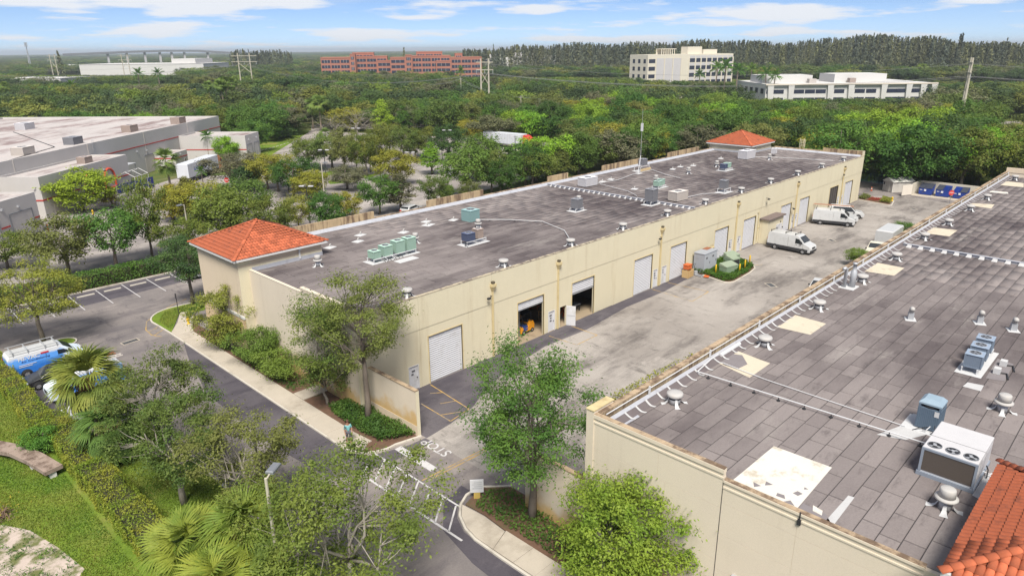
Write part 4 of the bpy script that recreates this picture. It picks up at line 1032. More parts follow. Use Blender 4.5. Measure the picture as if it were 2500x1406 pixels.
# ---- clipped hedges, ground cover, grass
def hedge(name, label, pts, w, h, lmat, leaf, dens, seed, group=None, cat='hedge', core=(.05, .05, .025), zoff=0.):
    """clipped hedge along a line: twiggy core and a skin of leaves"""
    rs = np.random.RandomState(seed); o = thing(name, label, cat, (pts[0][0], pts[0][1], 0), 0, group); ox, oy = pts[0]
    P = []; cm = MB()
    for a, b in zip(pts, pts[1:]):
        a = np.array(a)-[ox, oy]; b = np.array(b)-[ox, oy]; L = np.linalg.norm(b-a); d = (b-a)/L; n = np.array([-d[1], d[0]])
        q = [a+n*w*.4, a-n*w*.4, b-n*w*.4, b+n*w*.4]; cm.prism([tuple(x) for x in q], 0, h*.9)
        N = int(dens*L*(w+2*h)); s = rs.uniform(-.02, 1.02, N)*L; f = rs.uniform(0, w+2*h, N)
        top = (f > h) & (f < h+w); y = np.where(f <= h, -w/2, np.where(top, f-h-w/2, w/2)); z = np.where(f <= h, f, np.where(top, h, f-h-w))
        wob = .06*np.sin(s*1.7+seed)+.05*np.sin(s*4.1); y = y+rs.normal(size=N)*.05+wob*np.sign(y)*(~top); z = z+rs.normal(size=N)*.045+wob*top
        P.append(np.c_[a[0]+d[0]*s+n[0]*y, a[1]+d[1]*s+n[1]*y, np.maximum(z, .03)])
    cm.build('twigs', mat('hedge_core', core, .95, .4, 4.), o)
    V, F = leaves(np.vstack(P), leaf, rs, .4, .6); obj('foliage', npmesh('foliage', V, F, lmat), o); return o
hedge('hedge', 'clipped yellow-green hedge running beside the parked vans', [(-17.95, 31.), (-17.95, 13.2)], 1.35, 1.45, L_hedge, .12, 170, 1)
hedge('hedge', 'long clipped hedge between the front lawn and the palms', [(-17.35, 14.6), (-17.35, 5), (-17.15, -5.3)], 1.75, 1.55, L_hedge, .12, 190, 2)
plant_tree(tree_mesh(31, 2.0, 1.05, .3, 46, 189, 0.126, L_green, nlimb=5, rc=.4, r0=.05), -18.6, 11.6, 'round green bush at the kink of the clipped hedge', None, name='bush', cat='bush', tint=(1.2, 1.3, 1))
def cover(name, label, poly, h, lmat, leaf, dens, seed, kind=None, z0=.05, cat='ground cover', hump=.5):
    rs = np.random.RandomState(seed); A = np.array(poly); lo = A.min(0); hi = A.max(0); N = int(dens*np.prod(hi-lo)); q = rs.uniform(lo, hi, (N, 2))
    ins = np.zeros(N, bool); j = len(A)-1
    for i in range(len(A)):
        c = ((A[i, 1] > q[:, 1]) != (A[j, 1] > q[:, 1])) & (q[:, 0] < (A[j, 0]-A[i, 0])*(q[:, 1]-A[i, 1])/(A[j, 1]-A[i, 1]+1e-12)+A[i, 0]); ins ^= c; j = i
    q = q[ins]; bump_ = .5+.5*np.sin(q[:, 0]*2.3+seed)*np.sin(q[:, 1]*1.9+2*seed); z = z0+h*(1-hump+hump*bump_)*rs.uniform(.15, 1, len(q))**.7
    V, F = leaves(np.c_[q, z], leaf, rs, .9, .6); me = npmesh(name, V, F, lmat)
    return obj(name, me, **(dict(kind='stuff', label=label, cat=cat)))
cover('ground_cover', 'dark green ground cover in the bed behind the wing wall', [(.55, -5.8), (-.8, -5.4), (-1.9, -4.6), (-2.05, -1.0), (-1.7, 2.2), (-.2, 2.4), (.4, -.3)], .75, L_cover, .17, 330, 3)
cover('ground_cover', 'low ground cover along the end wall beside the footpath', [(-2.1, 7.0), (-2.1, 25.5), (-.2, 16), (-.2, 7)], .4, L_cover, .17, 70, 4)
cover('ground_cover', 'patchy low planting in the island beside the beige warehouse', [(-2.2, -15), (-.4, -14.5), (.5, -16), (-.3, -21), (-.3, -40), (-2.3, -40)], .5, L_cover, .17, 110, 5)
cover('ground_cover', 'leafy edging shrubs on the tip of the lawn island', [(-1.6, 29.0), (.2, 31.2), (1.9, 32.6), (1.2, 33.4), (-1.0, 30.9)], .7, L_green, .17, 260, 6)
def in_poly(q, A):
    A = np.array(A); ins = np.zeros(len(q), bool); j = len(A)-1
    for i in range(len(A)):
        ins ^= ((A[i, 1] > q[:, 1]) != (A[j, 1] > q[:, 1])) & (q[:, 0] < (A[j, 0]-A[i, 0])*(q[:, 1]-A[i, 1])/(A[j, 1]-A[i, 1]+1e-12)+A[i, 0]); j = i
    return ins
def grass(name, label, poly, dens, h, lmat, seed, z=.02, holes=()):
    rs = np.random.RandomState(seed); A = np.array(poly); lo = A.min(0); hi = A.max(0); q = rs.uniform(lo, hi, (int(dens*np.prod(hi-lo)), 2)); k = in_poly(q, poly)
    for hh in holes: k &= ~in_poly(q, hh)
    q = q[k]; n = len(q); a = rs.uniform(0, 2*pi, n); w = .035*rs.uniform(.7, 1.4, n); hh = h*rs.uniform(.5, 1.3, n); ln = rs.normal(size=(n, 2))*.05
    V = np.empty((n, 3, 3)); c, s = np.cos(a)*w, np.sin(a)*w
    V[:, 0] = np.c_[q[:, 0]-c, q[:, 1]-s, np.full(n, z)]; V[:, 1] = np.c_[q[:, 0]+c, q[:, 1]+s, np.full(n, z)]; V[:, 2] = np.c_[q+ln, z+hh]
    return obj(name, npmesh(name, V.reshape(-1, 3), np.arange(n*3).reshape(n, 3), lmat), kind='stuff', label=label, cat='grass')
L_grass = leafmat('grass_blade', (.13, .235, .028), (.25, .285, .05), None, .3, .22)
SANDP = [(-24.5, 4.5), (-22.6, 4.2), (-21.6, 2.4), (-20.9, -.5), (-20.4, -3.5), (-22, -5.5), (-26, -4), (-27, 2)]
grass('grass', 'short green grass of the front lawn', [(-32, 30), (-18.7, 30), (-18.4, -7), (-25, -7), (-36, 8)], 260, .09, L_grass, 1, holes=[SANDP])
grass('grass', 'short green grass on the strip between hedge and kerb', [(-16.4, 12), (-11.95, 11.5), (-11.95, -20), (-16.2, -20)], 260, .09, L_grass, 2)
grass('grass', 'short green grass on the kerbed lawn island by the tower', [(-3.6, 28.2), (-1.2, 32.2), (1.9, 33.2), (.9, 34.3), (-2, 34), (-3.6, 31.5)], 260, .09, L_grass, 3, .09)
rs_ = np.random.RandomState(77)
q_ = rs_.uniform((-26, -5), (-20, 6), (3400, 2)); q_ = q_[in_poly(q_, SANDP)]
V_, F_ = leaves(np.c_[q_[np.sin(q_[:, 0]*3)*np.sin(q_[:, 1]*2.2) > -.1], rs_.uniform(.03, .3, (np.sin(q_[:, 0]*3)*np.sin(q_[:, 1]*2.2) > -.1).sum())], .2, rs_, .3, .25)
obj('weeds', npmesh('weeds', V_, F_, L_green), kind='stuff', label='weeds and dry stalks on the sandy patch of the lawn', cat='weeds')
br = thing('brush_pile', 'heap of dry brown brush on the front lawn', 'brush pile', (-22.9, 5.3, 0)); rr = np.random.RandomState(4); bm_ = MB()
for i in range(170):
    a = rr.uniform(0, 2*pi); r = rr.uniform(0, 1.1); p = Vector((r*cos(a), r*sin(a), rr.uniform(.02, .55)*(1.2-r))); d = Vector(rr.normal(size=3)); d.z *= .35; d.normalize(); bm_.tube([p-d*.4, p+d*.4], .014, 3, False)
bm_.build('branches', mat('dead_wood', (.20, .13, .10), .95, .4, 5.), br); V_, F_ = leaves(rr.normal(size=(220, 3))*np.array([.7, .7, .12])+[0.2, .3, .25], .2, rr, .3, .4); obj('dry_leaves', npmesh('dry_leaves', V_, F_, L_yellow), br)

hedge('hedge', 'dark green rear hedge behind the wheel stops of the rear parking', [(-24, 49.6), (0, 49.7), (16, 49.9)], 2.2, 1.7, L_green, .2, 75, 7, core=(.03, .04, .02))
# ---------------------------------------------------------------- trees of the middle distance and the woods beyond
SHAPES = {}
def proto(kind, k):
    key = (kind, k)
    if key in SHAPES: return SHAPES[key]
    sd = 200+k*7+{'oak': 0, 'round': 31, 'cone': 62, 'umb': 93, 'bare': 124, 'tuft': 155}[kind]
    if kind == 'oak': r = tree_mesh(sd, 8, 4, 2.6, 60, 130, .31, L_oak, nlimb=6, rc=.85, sub=False)
    elif kind == 'round': r = tree_mesh(sd, 8, 4, 1.6, 84, 130, .33, L_green, nlimb=5, rc=.85, sub=False)
    elif kind == 'cone': r = tree_mesh(sd, 8, 2.6, 1.6, 64, 100, .27, L_green, nlimb=6, shape='cone', rc=.6, sub=False)
    elif kind == 'umb': r = tree_mesh(sd, 8, 6, 3.2, 92, 115, .37, L_green, nlimb=8, shape='umbrella', rc=1.0, sub=False)
    elif kind == 'bare': r = tree_mesh(sd, 8, 4, 2.2, 60, 22, .26, L_grey, bmat=M_barkg, nlimb=9, rc=.9)
    elif kind == 'tuft': r = tree_mesh(sd, 3, 2, .3, 44, 90, .25, L_green, nlimb=4, rc=.55, sub=False)
    SHAPES[key] = r; return r
H0 = dict(oak=8, round=8, cone=8, umb=8, bare=8, tuft=3); R0 = dict(oak=4, round=4, cone=2.6, umb=6, bare=4, tuft=2)
PAL = {'oak': (L_oak, (1.05, 1.0, .95)), 'olive': (L_oak, (1.25, 1.1, .85)), 'green': (L_green, (1, 1, 1)), 'bright': (L_lime, (.85, 1., .9)), 'lime': (L_lime, (1.1, 1.1, .9)),
       'yellow': (L_yellow, (.95, 1.0, .9)), 'dark': (L_dark, (1.1, 1.1, 1.1)), 'grey': (L_grey, (.95, .95, .95)), 'brown': (L_straw, (.5, .55, .5)), 'deep': (L_green, (.72, .78, .8))}
RT = random.Random(99); NTREE = [0]
def mid_tree(x, y, H, R, kind, pal, label, group, name='tree', cat='tree'):
    m, t = PAL[pal]; p = proto(kind, RT.randrange(3)); j = RT.uniform(.88, 1.12)
    o = plant_tree(p, x, y, label, group, 1., RT.uniform(0, 6.28), tuple(v*j*RT.uniform(.94, 1.06) for v in t), name, cat)
    o.scale = (R/R0[kind], R/R0[kind], H/H0[kind])
    c = LASTC[0]
    c.material_slots[0].link = 'OBJECT'; c.material_slots[0].material = m
    NTREE[0] += 1; return o
LASTC = [None]
def plant_tree(protos, x, y, label, group=None, scale=1., rz=0., tint=(1, 1, 1), name='tree', cat='tree', z=0., sz=None):
    tm, cm = protos; o = bpy.data.objects.new(name, None); C.objects.link(o); o.empty_display_size = .2
    o.location = (x, y, z); o.rotation_euler[2] = rz; o.scale = (scale, scale, scale*(sz or 1)); tag(o, label, cat, group)
    if tm is not None: obj('trunk', tm, o)
    c = obj('crown', cm, o); c.color = (*tint, 1); LASTC[0] = c; return o
COL = dict(oak='olive-green', olive='olive', green='green', bright='bright green', lime='lime green', yellow='yellow-green', dark='dark green', grey='grey-green', brown='rusty brown', deep='deep green')
# trees picked out one by one: foot in the photo, height, crown radius, build, colour, where
NEAR = [
 (168, 668, 7.8, 4.4, 'oak', 'oak', 'behind the rear parking, first from the photo edge'), (285, 650, 8.2, 4.2, 'oak', 'green', 'behind the rear parking, forked trunk over the hedge'),
 (372, 628, 11.0, 2.9, 'oak', 'olive', 'tall and narrow beside the truck yard lane'), (20, 655, 5.2, 3.6, 'oak', 'olive', 'at the photo edge behind the rear parking'),
 (445, 628, 5.4, 3.2, 'oak', 'olive', 'beside the slim lamp post behind the tower'), (545, 590, 8.0, 4.6, 'round', 'green', 'right behind the tiled tower'), (610, 555, 8.0, 4.2, 'oak', 'deep', 'behind the tower ridge'),
 (425, 540, 6.5, 3.6, 'cone', 'yellow', 'by the truck yard entrance'), (490, 545, 7.0, 4.4, 'round', 'yellow', 'in the island opposite the white trailer'), (460, 500, 5.0, 3.0, 'cone', 'olive', 'next to the white trailer'),
 (205, 515, 7.6, 5.2, 'round', 'lime', 'in front of the red arches of the white warehouse'), (275, 505, 3.6, 2.0, 'cone', 'yellow', 'orange-tipped shrub beside the yellow hydrant'),
 (556, 398, 6.8, 3.0, 'round', 'bright', 'against the annex of the white warehouse'), (575, 462, 7.5, 5.2, 'oak', 'grey', 'over the cab of the white trailer'), (600, 470, 5.0, 3.2, 'tuft', 'dark', 'low, beside the stop sign'),
 (655, 462, 7.5, 4.0, 'oak', 'yellow', 'first of the yellow pair in the car park'), (680, 468, 7.5, 4.2, 'oak', 'yellow', 'second of the yellow pair in the car park'), (718, 478, 7.5, 4.4, 'oak', 'deep', 'between the car park lamps'), (755, 487, 5.8, 3.4, 'round', 'yellow', 'low crown by the slim lamp post'),
 (622, 372, 9, 4.6, 'round', 'green', 'beside the roll-up doors of the white warehouse annex'), (650, 345, 11, 7.0, 'round', 'green', 'above the lawn verge'), (705, 330, 9.5, 6.5, 'oak', 'grey', 'broad, on the lawn verge'), (697, 338, 3.5, 3.5, 'tuft', 'dark', 'dark bush on the lawn verge'),
 (873, 338, 9.5, 7.0, 'bare', 'grey', 'half bare, by the far edge of the car park'), (815, 340, 8.0, 6.0, 'bare', 'grey', 'half bare, beside the palms'), (935, 330, 12.0, 4.0, 'cone', 'bright', 'bright spire'), (985, 325, 9.0, 3.6, 'cone', 'green', 'slim spire'),
 (755, 412, 7.6, 4.8, 'oak', 'olive', 'over the wet patch of the car park'), (812, 415, 8.6, 5.0, 'oak', 'oak', 'many-stemmed on the grass island'), (843, 425, 10.5, 3.6, 'oak', 'oak', 'tall stem on the grass island'), (872, 420, 7.5, 3.0, 'oak', 'yellow', 'slim stem on the grass island'),
 (896, 430, 9.5, 3.4, 'oak', 'olive', 'on the middle grass island'), (930, 447, 12.0, 3.2, 'oak', 'olive', 'tallest bare stem in the car park'), (905, 422, 8.0, 2.8, 'oak', 'yellow', 'leaning on the middle grass island'), (952, 380, 9.0, 4.6, 'oak', 'olive', 'at the kerbed tip in the car park'), (988, 394, 9.0, 3.8, 'oak', 'oak', 'dark stem near the parked truck'),
 (848, 462, 4.8, 4.4, 'oak', 'grey', 'pale low shrub tree by the wheel stops'), (960, 452, 7.5, 4.0, 'round', 'yellow', 'pale yellow, near the wheel stops'), (1015, 392, 7.0, 3.2, 'oak', 'oak', 'slim, left of the lamp posts'), (1040, 384, 8.2, 4.0, 'oak', 'olive', 'olive, left of the lamp posts'), (1097, 399, 9.6, 4.6, 'oak', 'dark', 'dark oak in front of the lamp posts'),
 (1055, 425, 6.8, 3.6, 'cone', 'bright', 'bright cone before the lamp posts'), (1165, 440, 9.6, 5.6, 'round', 'deep', 'big dark dome before the parked truck'), (1208, 352, 8.0, 7.5, 'umb', 'grey', 'spreading over the white truck trailer'), (1258, 345, 9.0, 4.6, 'round', 'lime', 'bright, behind the truck trailer'), (1150, 345, 6.6, 3.8, 'round', 'yellow', 'yellow, left of the truck trailer'),
 (1335, 430, 9.2, 6.6, 'round', 'bright', 'brightest dome beyond the roof of the long warehouse'), (1300, 455, 7.0, 4.4, 'oak', 'olive', 'below the brightest dome'), (1450, 380, 10.5, 5.4, 'oak', 'deep', 'forked dark tree before the pale clearing'), (1560, 372, 10.0, 5.6, 'round', 'oak', 'broad, behind the roof mast'),
 (1640, 335, 11, 6.6, 'round', 'dark', 'deep dome behind the far tower'), (1720, 345, 10, 6.2, 'round', 'oak', 'beside the far tower'), (1500, 345, 11.5, 6.5, 'round', 'deep', 'wide, beyond the roof mast'), (1600, 320, 11, 5.0, 'cone', 'bright', 'fresh green cone'),
 (2045, 455, 13.0, 7.6, 'oak', 'green', 'tall, over the far corner of the long warehouse'), (1985, 395, 11, 7.0, 'round', 'dark', 'behind the caged ladder'), (2095, 425, 12.0, 6.6, 'oak', 'dark', 'leaning trunk beside the garden shed'), (2225, 462, 12.5, 6.8, 'round', 'deep', 'over the blue skips'), (2190, 440, 12.0, 6.0, 'round', 'bright', 'bright crown above the garden shed'),
 (2300, 430, 13.0, 7.4, 'round', 'dark', 'dark, behind the blue skips'), (2385, 452, 11.5, 6.8, 'round', 'bright', 'fresh crown beyond the stained parapet'), (2470, 430, 10.5, 6.0, 'round', 'green', 'at the end of the stained parapet'), (2420, 400, 9.0, 5.6, 'round', 'oak', 'second row beyond the stained parapet'),
 (1935, 345, 10, 5.6, 'round', 'yellow', 'yellowish, beside the tiled far tower'), (2130, 390, 12, 7.2, 'round', 'bright', 'sunlit crown beyond the far end wall'), (2265, 330, 8.5, 4.8, 'round', 'lime', 'lime crown in front of the leaning pylon'), (2190, 330, 9.5, 5.2, 'round', 'olive', 'olive crown left of the leaning pylon'),
 (300, 283, 9, 8.5, 'round', 'yellow', 'golden dome beyond the white warehouse roof'), (470, 283, 10, 9.0, 'round', 'bright', 'green dome beyond the white warehouse corner'), (370, 275, 12, 15, 'umb', 'grey', 'wide grey crown beyond the white warehouse'), (720, 250, 13, 17, 'umb', 'dark', 'very wide dark crown'),
]
for px, py, H, R, kind, pal, where in NEAR:
    x, y = g(px, py); art = COL[pal]
    mid_tree(x, y, H, R, kind, pal, f'{art} tree {where}' if 'bush' not in where and 'shrub' not in where else f'{art} plant, {where}', 'trees of the middle distance')

# fill: open places that stay clear of trees
def pxp(*p): return [g(*q) for q in p]
WA, WB = np.array([cos(rad(42)), sin(rad(42))]), np.array([-sin(rad(42)), cos(rad(42))])
def wl_(a, b): v = WA*a+WB*b; return (float(v[0]), float(v[1]))
OPEN = [LOTP, pxp((640, 412), (800, 405), (850, 325), (800, 312), (745, 314), (560, 400)), [wl_(20, 57), wl_(140, 54), wl_(140, 62), wl_(158, 62), wl_(158, 145), wl_(20, 145)],
        [(-60, 53.5), (60, 53.5), (62, 100), (34, 122), (-5, 95), (-60, 62)], [(-80, -80), (118, -80), (118, -2), (128, -2), (128, 49), (-80, 49)],
        pxp((1090, 278), (1400, 300), (1400, 286), (1310, 262), (1090, 264)), pxp((1640, 290), (1870, 282), (1880, 260), (1650, 266)), pxp((2330, 335), (2640, 375), (2640, 325), (2499, 294), (2330, 298)),
        pxp((1790, 268), (2300, 268), (2300, 224), (1790, 224)), pxp((2080, 465), (2420, 500), (2420, 470), (2080, 440)), pxp((2405, 372), (2640, 385), (2640, 345), (2405, 343))]
BLD = []   # footprints of far buildings, filled in below: (x, y, radius)
FARB = [(*far(1680, 610), 62), (*far(2040, 385), 62), (*far(860, 640), 60), (*far(1050, 620), 62), (*far(1300, 800), 50), (*far(300, 935), 120), (*far(1200, 800), 30)]
def clear(q):
    k = np.ones(len(q), bool)
    for P in OPEN: k &= ~in_poly(q, P)
    for x, y, r in FARB: k &= np.hypot(q[:, 0]-x, q[:, 1]-y) > r
    return k
def field(d0, d1, sp, seed, a0=-41, a1=41):
    rs = np.random.RandomState(seed); pts = []; r = d0
    while r < d1:
        n = max(1, int(r*rad(a1-a0)/sp)); a = np.radians(np.linspace(a0, a1, n))+rs.normal(size=n)*.28*sp/r; rr = r+rs.normal(size=n)*.28*sp
        th = YAW-a; pts.append(np.c_[CAM[0]+rr*np.cos(th), CAM[1]+rr*np.sin(th)]); r += sp
    return np.vstack(pts)
belt = np.random.RandomState(5).uniform((17, 49.6), (128, 56.5), (58, 2)); keep = []
for p in belt:
    if all(np.hypot(*(p-k)) > 3.9 for k in keep): keep.append(p)
for p in keep:
    u = p[0]; pal = RT.choice(['oak', 'olive', 'green', 'yellow', 'deep', 'grey', 'brown'] if u < 62 else ['oak', 'deep', 'dark', 'green', 'oak'])
    H = RT.uniform(4.5, 7.5) if u < 62 else RT.uniform(7, 10); kind = RT.choice(['oak', 'round', 'oak', 'cone'])
    mid_tree(p[0], p[1], H, H*RT.uniform(.42, .55), kind, pal, f'{COL[pal]} tree in the planted belt directly behind the long warehouse', 'trees of the belt behind the long warehouse')
cand = field(150, 330, 9.4, 7); cand = cand[clear(cand)]
d = np.hypot(cand[:, 0]-CAM[0], cand[:, 1]-CAM[1]); cand = cand[np.argsort(d)]
CAPX, CAPY = (0, 560, 600, 1100, 1110, 1560, 1570, 1800, 1801, 2290, 2300, 2500), (205, 205, 175, 172, 188, 190, 196, 200, 243, 240, 205, 200)
def cap_h(x, y, H):
    d = np.array([x, y, 0.])-CAM; z_ = d@CF; px = 1250+F_PX*(d@CR)/z_
    return min(H, max(3.2, zat(x, y, float(np.interp(px, CAPX, CAPY)))))
NIND = max(0, 292-NTREE[0])
ind, rest1 = cand[:NIND], cand[NIND:]
for p in ind:
    pal = RT.choice(['oak', 'green', 'deep', 'dark', 'green', 'olive', 'bright', 'yellow', 'grey', 'deep']); kind = RT.choice(['round', 'round', 'umb', 'oak', 'round'])
    H = cap_h(p[0], p[1], RT.uniform(8, 12.5)); R_ = min(RT.uniform(4.6, 7.2), H*.75)
    mid_tree(p[0], p[1], H, R_, kind, pal, f'{COL[pal]} tree in the dense wood beyond the car park and the long warehouse', 'trees of the wood beyond the warehouses')

# the wood as one mass, out to the horizon
M_wood, _wt, _wb = _nt('woodland_leaf')
_a = _wt.nodes.new('ShaderNodeAttribute'); _a.attribute_name = 'tint'
_f = _ramp(_wt, _noise(_wt, .35, 3, .6, 'World'), .3, .7)
_c = _mix(_wt, _f, _mix(_wt, 1., _a.outputs['Color'], (.72, .74, .7), 'MULTIPLY'), _a.outputs['Color'])
_wt.links.new(_c, _wb.inputs['Base Color']); _wb.inputs['Roughness'].default_value = .7; _wb.inputs['Specular IOR Level'].default_value = .15
def mass(name, label, P, H, R, seed, nq, shape='round', cols=None, sizek=.30, base=0.):
    """many trees as one mesh: each a crown of leaf clumps over a trunk"""
    rs = np.random.RandomState(seed); n = len(P); H = np.asarray(H); R = np.asarray(R)
    d = rs.normal(size=(n, nq, 3)); d /= np.linalg.norm(d, axis=2)[:, :, None]; k = rs.uniform(.35, 1, (n, nq, 1))**.4; d = d*k
    ph = rs.uniform(0, 6.28, (n, 1)); az = np.arctan2(d[:, :, 1], d[:, :, 0]); lob = 1+.25*np.sin(3*az+ph)+.15*np.sin(5*az+2*ph)
    X = np.empty((n, nq, 3))
    if shape == 'pine':
        t = rs.uniform(0, 1, (n, nq))**.8; r = R[:, None]*(1.05-t)*rs.uniform(.3, 1, (n, nq)); a = rs.uniform(0, 6.28, (n, nq))
        X[:, :, 0] = P[:, None, 0]+r*np.cos(a)+.02*H[:, None]*t**2*np.sin(ph); X[:, :, 1] = P[:, None, 1]+r*np.sin(a); X[:, :, 2] = base+H[:, None]*(.15+.87*t)
    else:
        X[:, :, 0] = P[:, None, 0]+d[:, :, 0]*R[:, None]*lob; X[:, :, 1] = P[:, None, 1]+d[:, :, 1]*R[:, None]*lob; X[:, :, 2] = base+H[:, None]*(.58+.42*d[:, :, 2])
    Q = X.reshape(-1, 3); sz = (R[:, None]*sizek*np.ones((n, nq))).ravel(); m = len(Q)
    nr = rs.normal(size=(m, 3)); nr[:, 2] += .7 if shape != 'pine' else .1; nr /= np.linalg.norm(nr, axis=1)[:, None]
    t = rs.normal(size=(m, 3)); 
    if shape == 'pine': t[:, 2] += 2.2
    t -= nr*(t*nr).sum(1)[:, None]; t /= np.linalg.norm(t, axis=1)[:, None]; b = np.cross(nr, t); s = (sz*rs.uniform(.6, 1.4, m))[:, None]
    if shape == 'pine': b = b*.45; s = s*1.5
    V = np.empty((m, 4, 3)); V[:, 0] = Q-t*s; V[:, 1] = Q+b*s*.7; V[:, 2] = Q+t*s-nr*s*.2; V[:, 3] = Q-b*s*.7
    me = npmesh(name, V.reshape(-1, 3), np.arange(m*4).reshape(m, 4), M_wood)
    cols = np.array(cols); ci = cols[rs.randint(0, len(cols), n)]*rs.uniform(.85, 1.15, (n, 1)); cc = np.repeat(ci, nq, 0)*rs.uniform(.8, 1.2, (m, 1))
    at = me.attributes.new('tint', 'FLOAT_COLOR', 'FACE'); at.data.foreach_set('color', np.c_[cc, np.ones(m)].astype(np.float32).ravel())
    return obj(name, me, kind='stuff', label=label, cat='woodland')
WC = [(0.144, 0.190, 0.052), (0.115, 0.201, 0.044), (0.092, 0.138, 0.044), (0.172, 0.207, 0.057), (0.075, 0.115, 0.044), (0.196, 0.265, 0.046), (0.241, 0.259, 0.057), (0.172, 0.178, 0.092), (0.103, 0.167, 0.046), (0.086, 0.132, 0.057)]
rsw = np.random.RandomState(3)
def hr(n, h0, h1, r0, r1): return rsw.uniform(h0, h1, n), rsw.uniform(r0, r1, n)
# nearer half of the wood: whole crowns scattered as one mass
M_winst, _it, _ib = _nt('wood_crown')
_a = _it.nodes.new('ShaderNodeAttribute'); _a.attribute_type = 'INSTANCER'; _a.attribute_name = 'tint'
_f = _ramp(_it, _noise(_it, .55, 3, .6), .35, .65); _c = _mix(_it, _f, _mix(_it, 1., _a.outputs['Color'], (.75, .78, .72), 'MULTIPLY'), _a.outputs['Color'])
_it.links.new(_c, _ib.inputs['Base Color']); _ib.inputs['Roughness'].default_value = .65; _ib.inputs['Specular IOR Level'].default_value = .2
_tr = _it.nodes.new('ShaderNodeBsdfTranslucent'); _it.links.new(_c, _tr.inputs[0]); _mx = _it.nodes.new('ShaderNodeMixShader'); _mx.inputs[0].default_value = .3
_it.links.new(_ib.outputs[0], _mx.inputs[1]); _it.links.new(_tr.outputs[0], _mx.inputs[2]); _it.links.new(_mx.outputs[0], _it.nodes['Material Output'].inputs[0])
PC = bpy.data.collections.new('crown_prototypes')
for k, (kd, H_, R_) in enumerate((('round', 8, 4), ('round', 8, 4), ('umb', 8, 6), ('oak', 8, 4), ('round', 8, 4))):
    cm = tree_mesh(300+k*13, 8, R_, 1.4 if kd != 'umb' else 2.6, 84, 62, .45 if kd != 'umb' else .55, M_winst, nlimb=5, shape='umbrella' if kd == 'umb' else 'round', rc=.9, branches=False)[1]
    PC.objects.link(bpy.data.objects.new(f'crown_prototype_{k}', cm))
def scatter(name, label, P, H, R, seed, cols):
    rs = np.random.RandomState(seed); n = len(P); pick = rs.randint(0, 5, n); base = np.where(pick == 2, 6., 4.)
    me = bpy.data.meshes.new(name); me.vertices.add(n); me.vertices.foreach_set('co', np.c_[P, np.zeros(n)].astype(np.float32).ravel())
    def at(nm, ty, v, key='value'): a = me.attributes.new(nm, ty, 'POINT'); a.data.foreach_set(key, np.asarray(v, np.float32 if ty != 'INT' else np.int32).ravel())
    cc = np.array(cols)[rs.randint(0, len(cols), n)]*rs.uniform(.8, 1.2, (n, 1))
    at('sc', 'FLOAT_VECTOR', np.c_[R/base, R/base*rs.uniform(.85, 1.15, n), H/8], 'vector'); at('rot', 'FLOAT_VECTOR', np.c_[np.zeros(n), np.zeros(n), rs.uniform(0, 6.28, n)], 'vector'); at('tint', 'FLOAT_COLOR', np.c_[cc, np.ones(n)], 'color'); at('pick', 'INT', pick)
    o = obj(name, me, kind='stuff', label=label, cat='woodland')
    ng = bpy.data.node_groups.new(name, 'GeometryNodeTree'); ng.interface.new_socket('Geometry', in_out='INPUT', socket_type='NodeSocketGeometry'); ng.interface.new_socket('Geometry', in_out='OUTPUT', socket_type='NodeSocketGeometry')
    N = ng.nodes; gi = N.new('NodeGroupInput'); go = N.new('NodeGroupOutput'); ip = N.new('GeometryNodeInstanceOnPoints'); ci = N.new('GeometryNodeCollectionInfo')
    ci.inputs['Collection'].default_value = PC; ci.inputs['Separate Children'].default_value = True; ci.inputs['Reset Children'].default_value = True
    def na(nm, ty): a = N.new('GeometryNodeInputNamedAttribute'); a.data_type = ty; a.inputs['Name'].default_value = nm; return a.outputs[0]
    ng.links.new(gi.outputs[0], ip.inputs['Points']); ng.links.new(ci.outputs[0], ip.inputs['Instance']); ip.inputs['Pick Instance'].default_value = True
    ng.links.new(na('pick', 'INT'), ip.inputs['Instance Index']); ng.links.new(na('rot', 'FLOAT_VECTOR'), ip.inputs['Rotation']); ng.links.new(na('sc', 'FLOAT_VECTOR'), ip.inputs['Scale']); ng.links.new(ip.outputs[0], go.inputs[0])
    o.modifiers.new('scatter', 'NODES').node_group = ng; return o
p2 = field(330, 600, 10.5, 8); p2 = p2[clear(p2)]; p2 = np.vstack([rest1, p2]); h2, r2 = hr(len(p2), 7.5, 13, 4.6, 8)
h2 = np.array([cap_h(x, y, h) for (x, y), h in zip(p2, h2)]); r2 = np.minimum(r2, h2*.8)
scatter('woodland', 'wood filling the middle distance between the office buildings', p2, h2, r2, 1, WC)
p3 = field(600, 1250, 16, 9); p3 = p3[clear(p3)]; h3, r3 = hr(len(p3), 7.5, 12.5, 7, 11)
def cap3(x, y, H):
    d = np.array([x, y, 0.])-CAM; px = 1250+F_PX*(d@CR)/(d@CF); dd = math.hypot(d[0], d[1])
    return min(H, max(3., zat(x, y, 184))) if 70 < px < 450 and dd < 900 else H
h3 = np.array([cap3(x, y, h) for (x, y), h in zip(p3, h3)]); scatter('woodland', 'hazy wood behind the office buildings', p3, h3, r3, 2, WC)
p4 = field(1250, 3000, 34, 10); scatter('woodland', 'faint wooded land near the horizon', p4, *hr(len(p4), 6.5, 11, 14, 24), 3, WC)
p5 = field(3000, 9000, 110, 11); scatter('woodland', 'farthest strip of trees on the horizon', p5, *hr(len(p5), 8, 12, 50, 90), 4, WC)
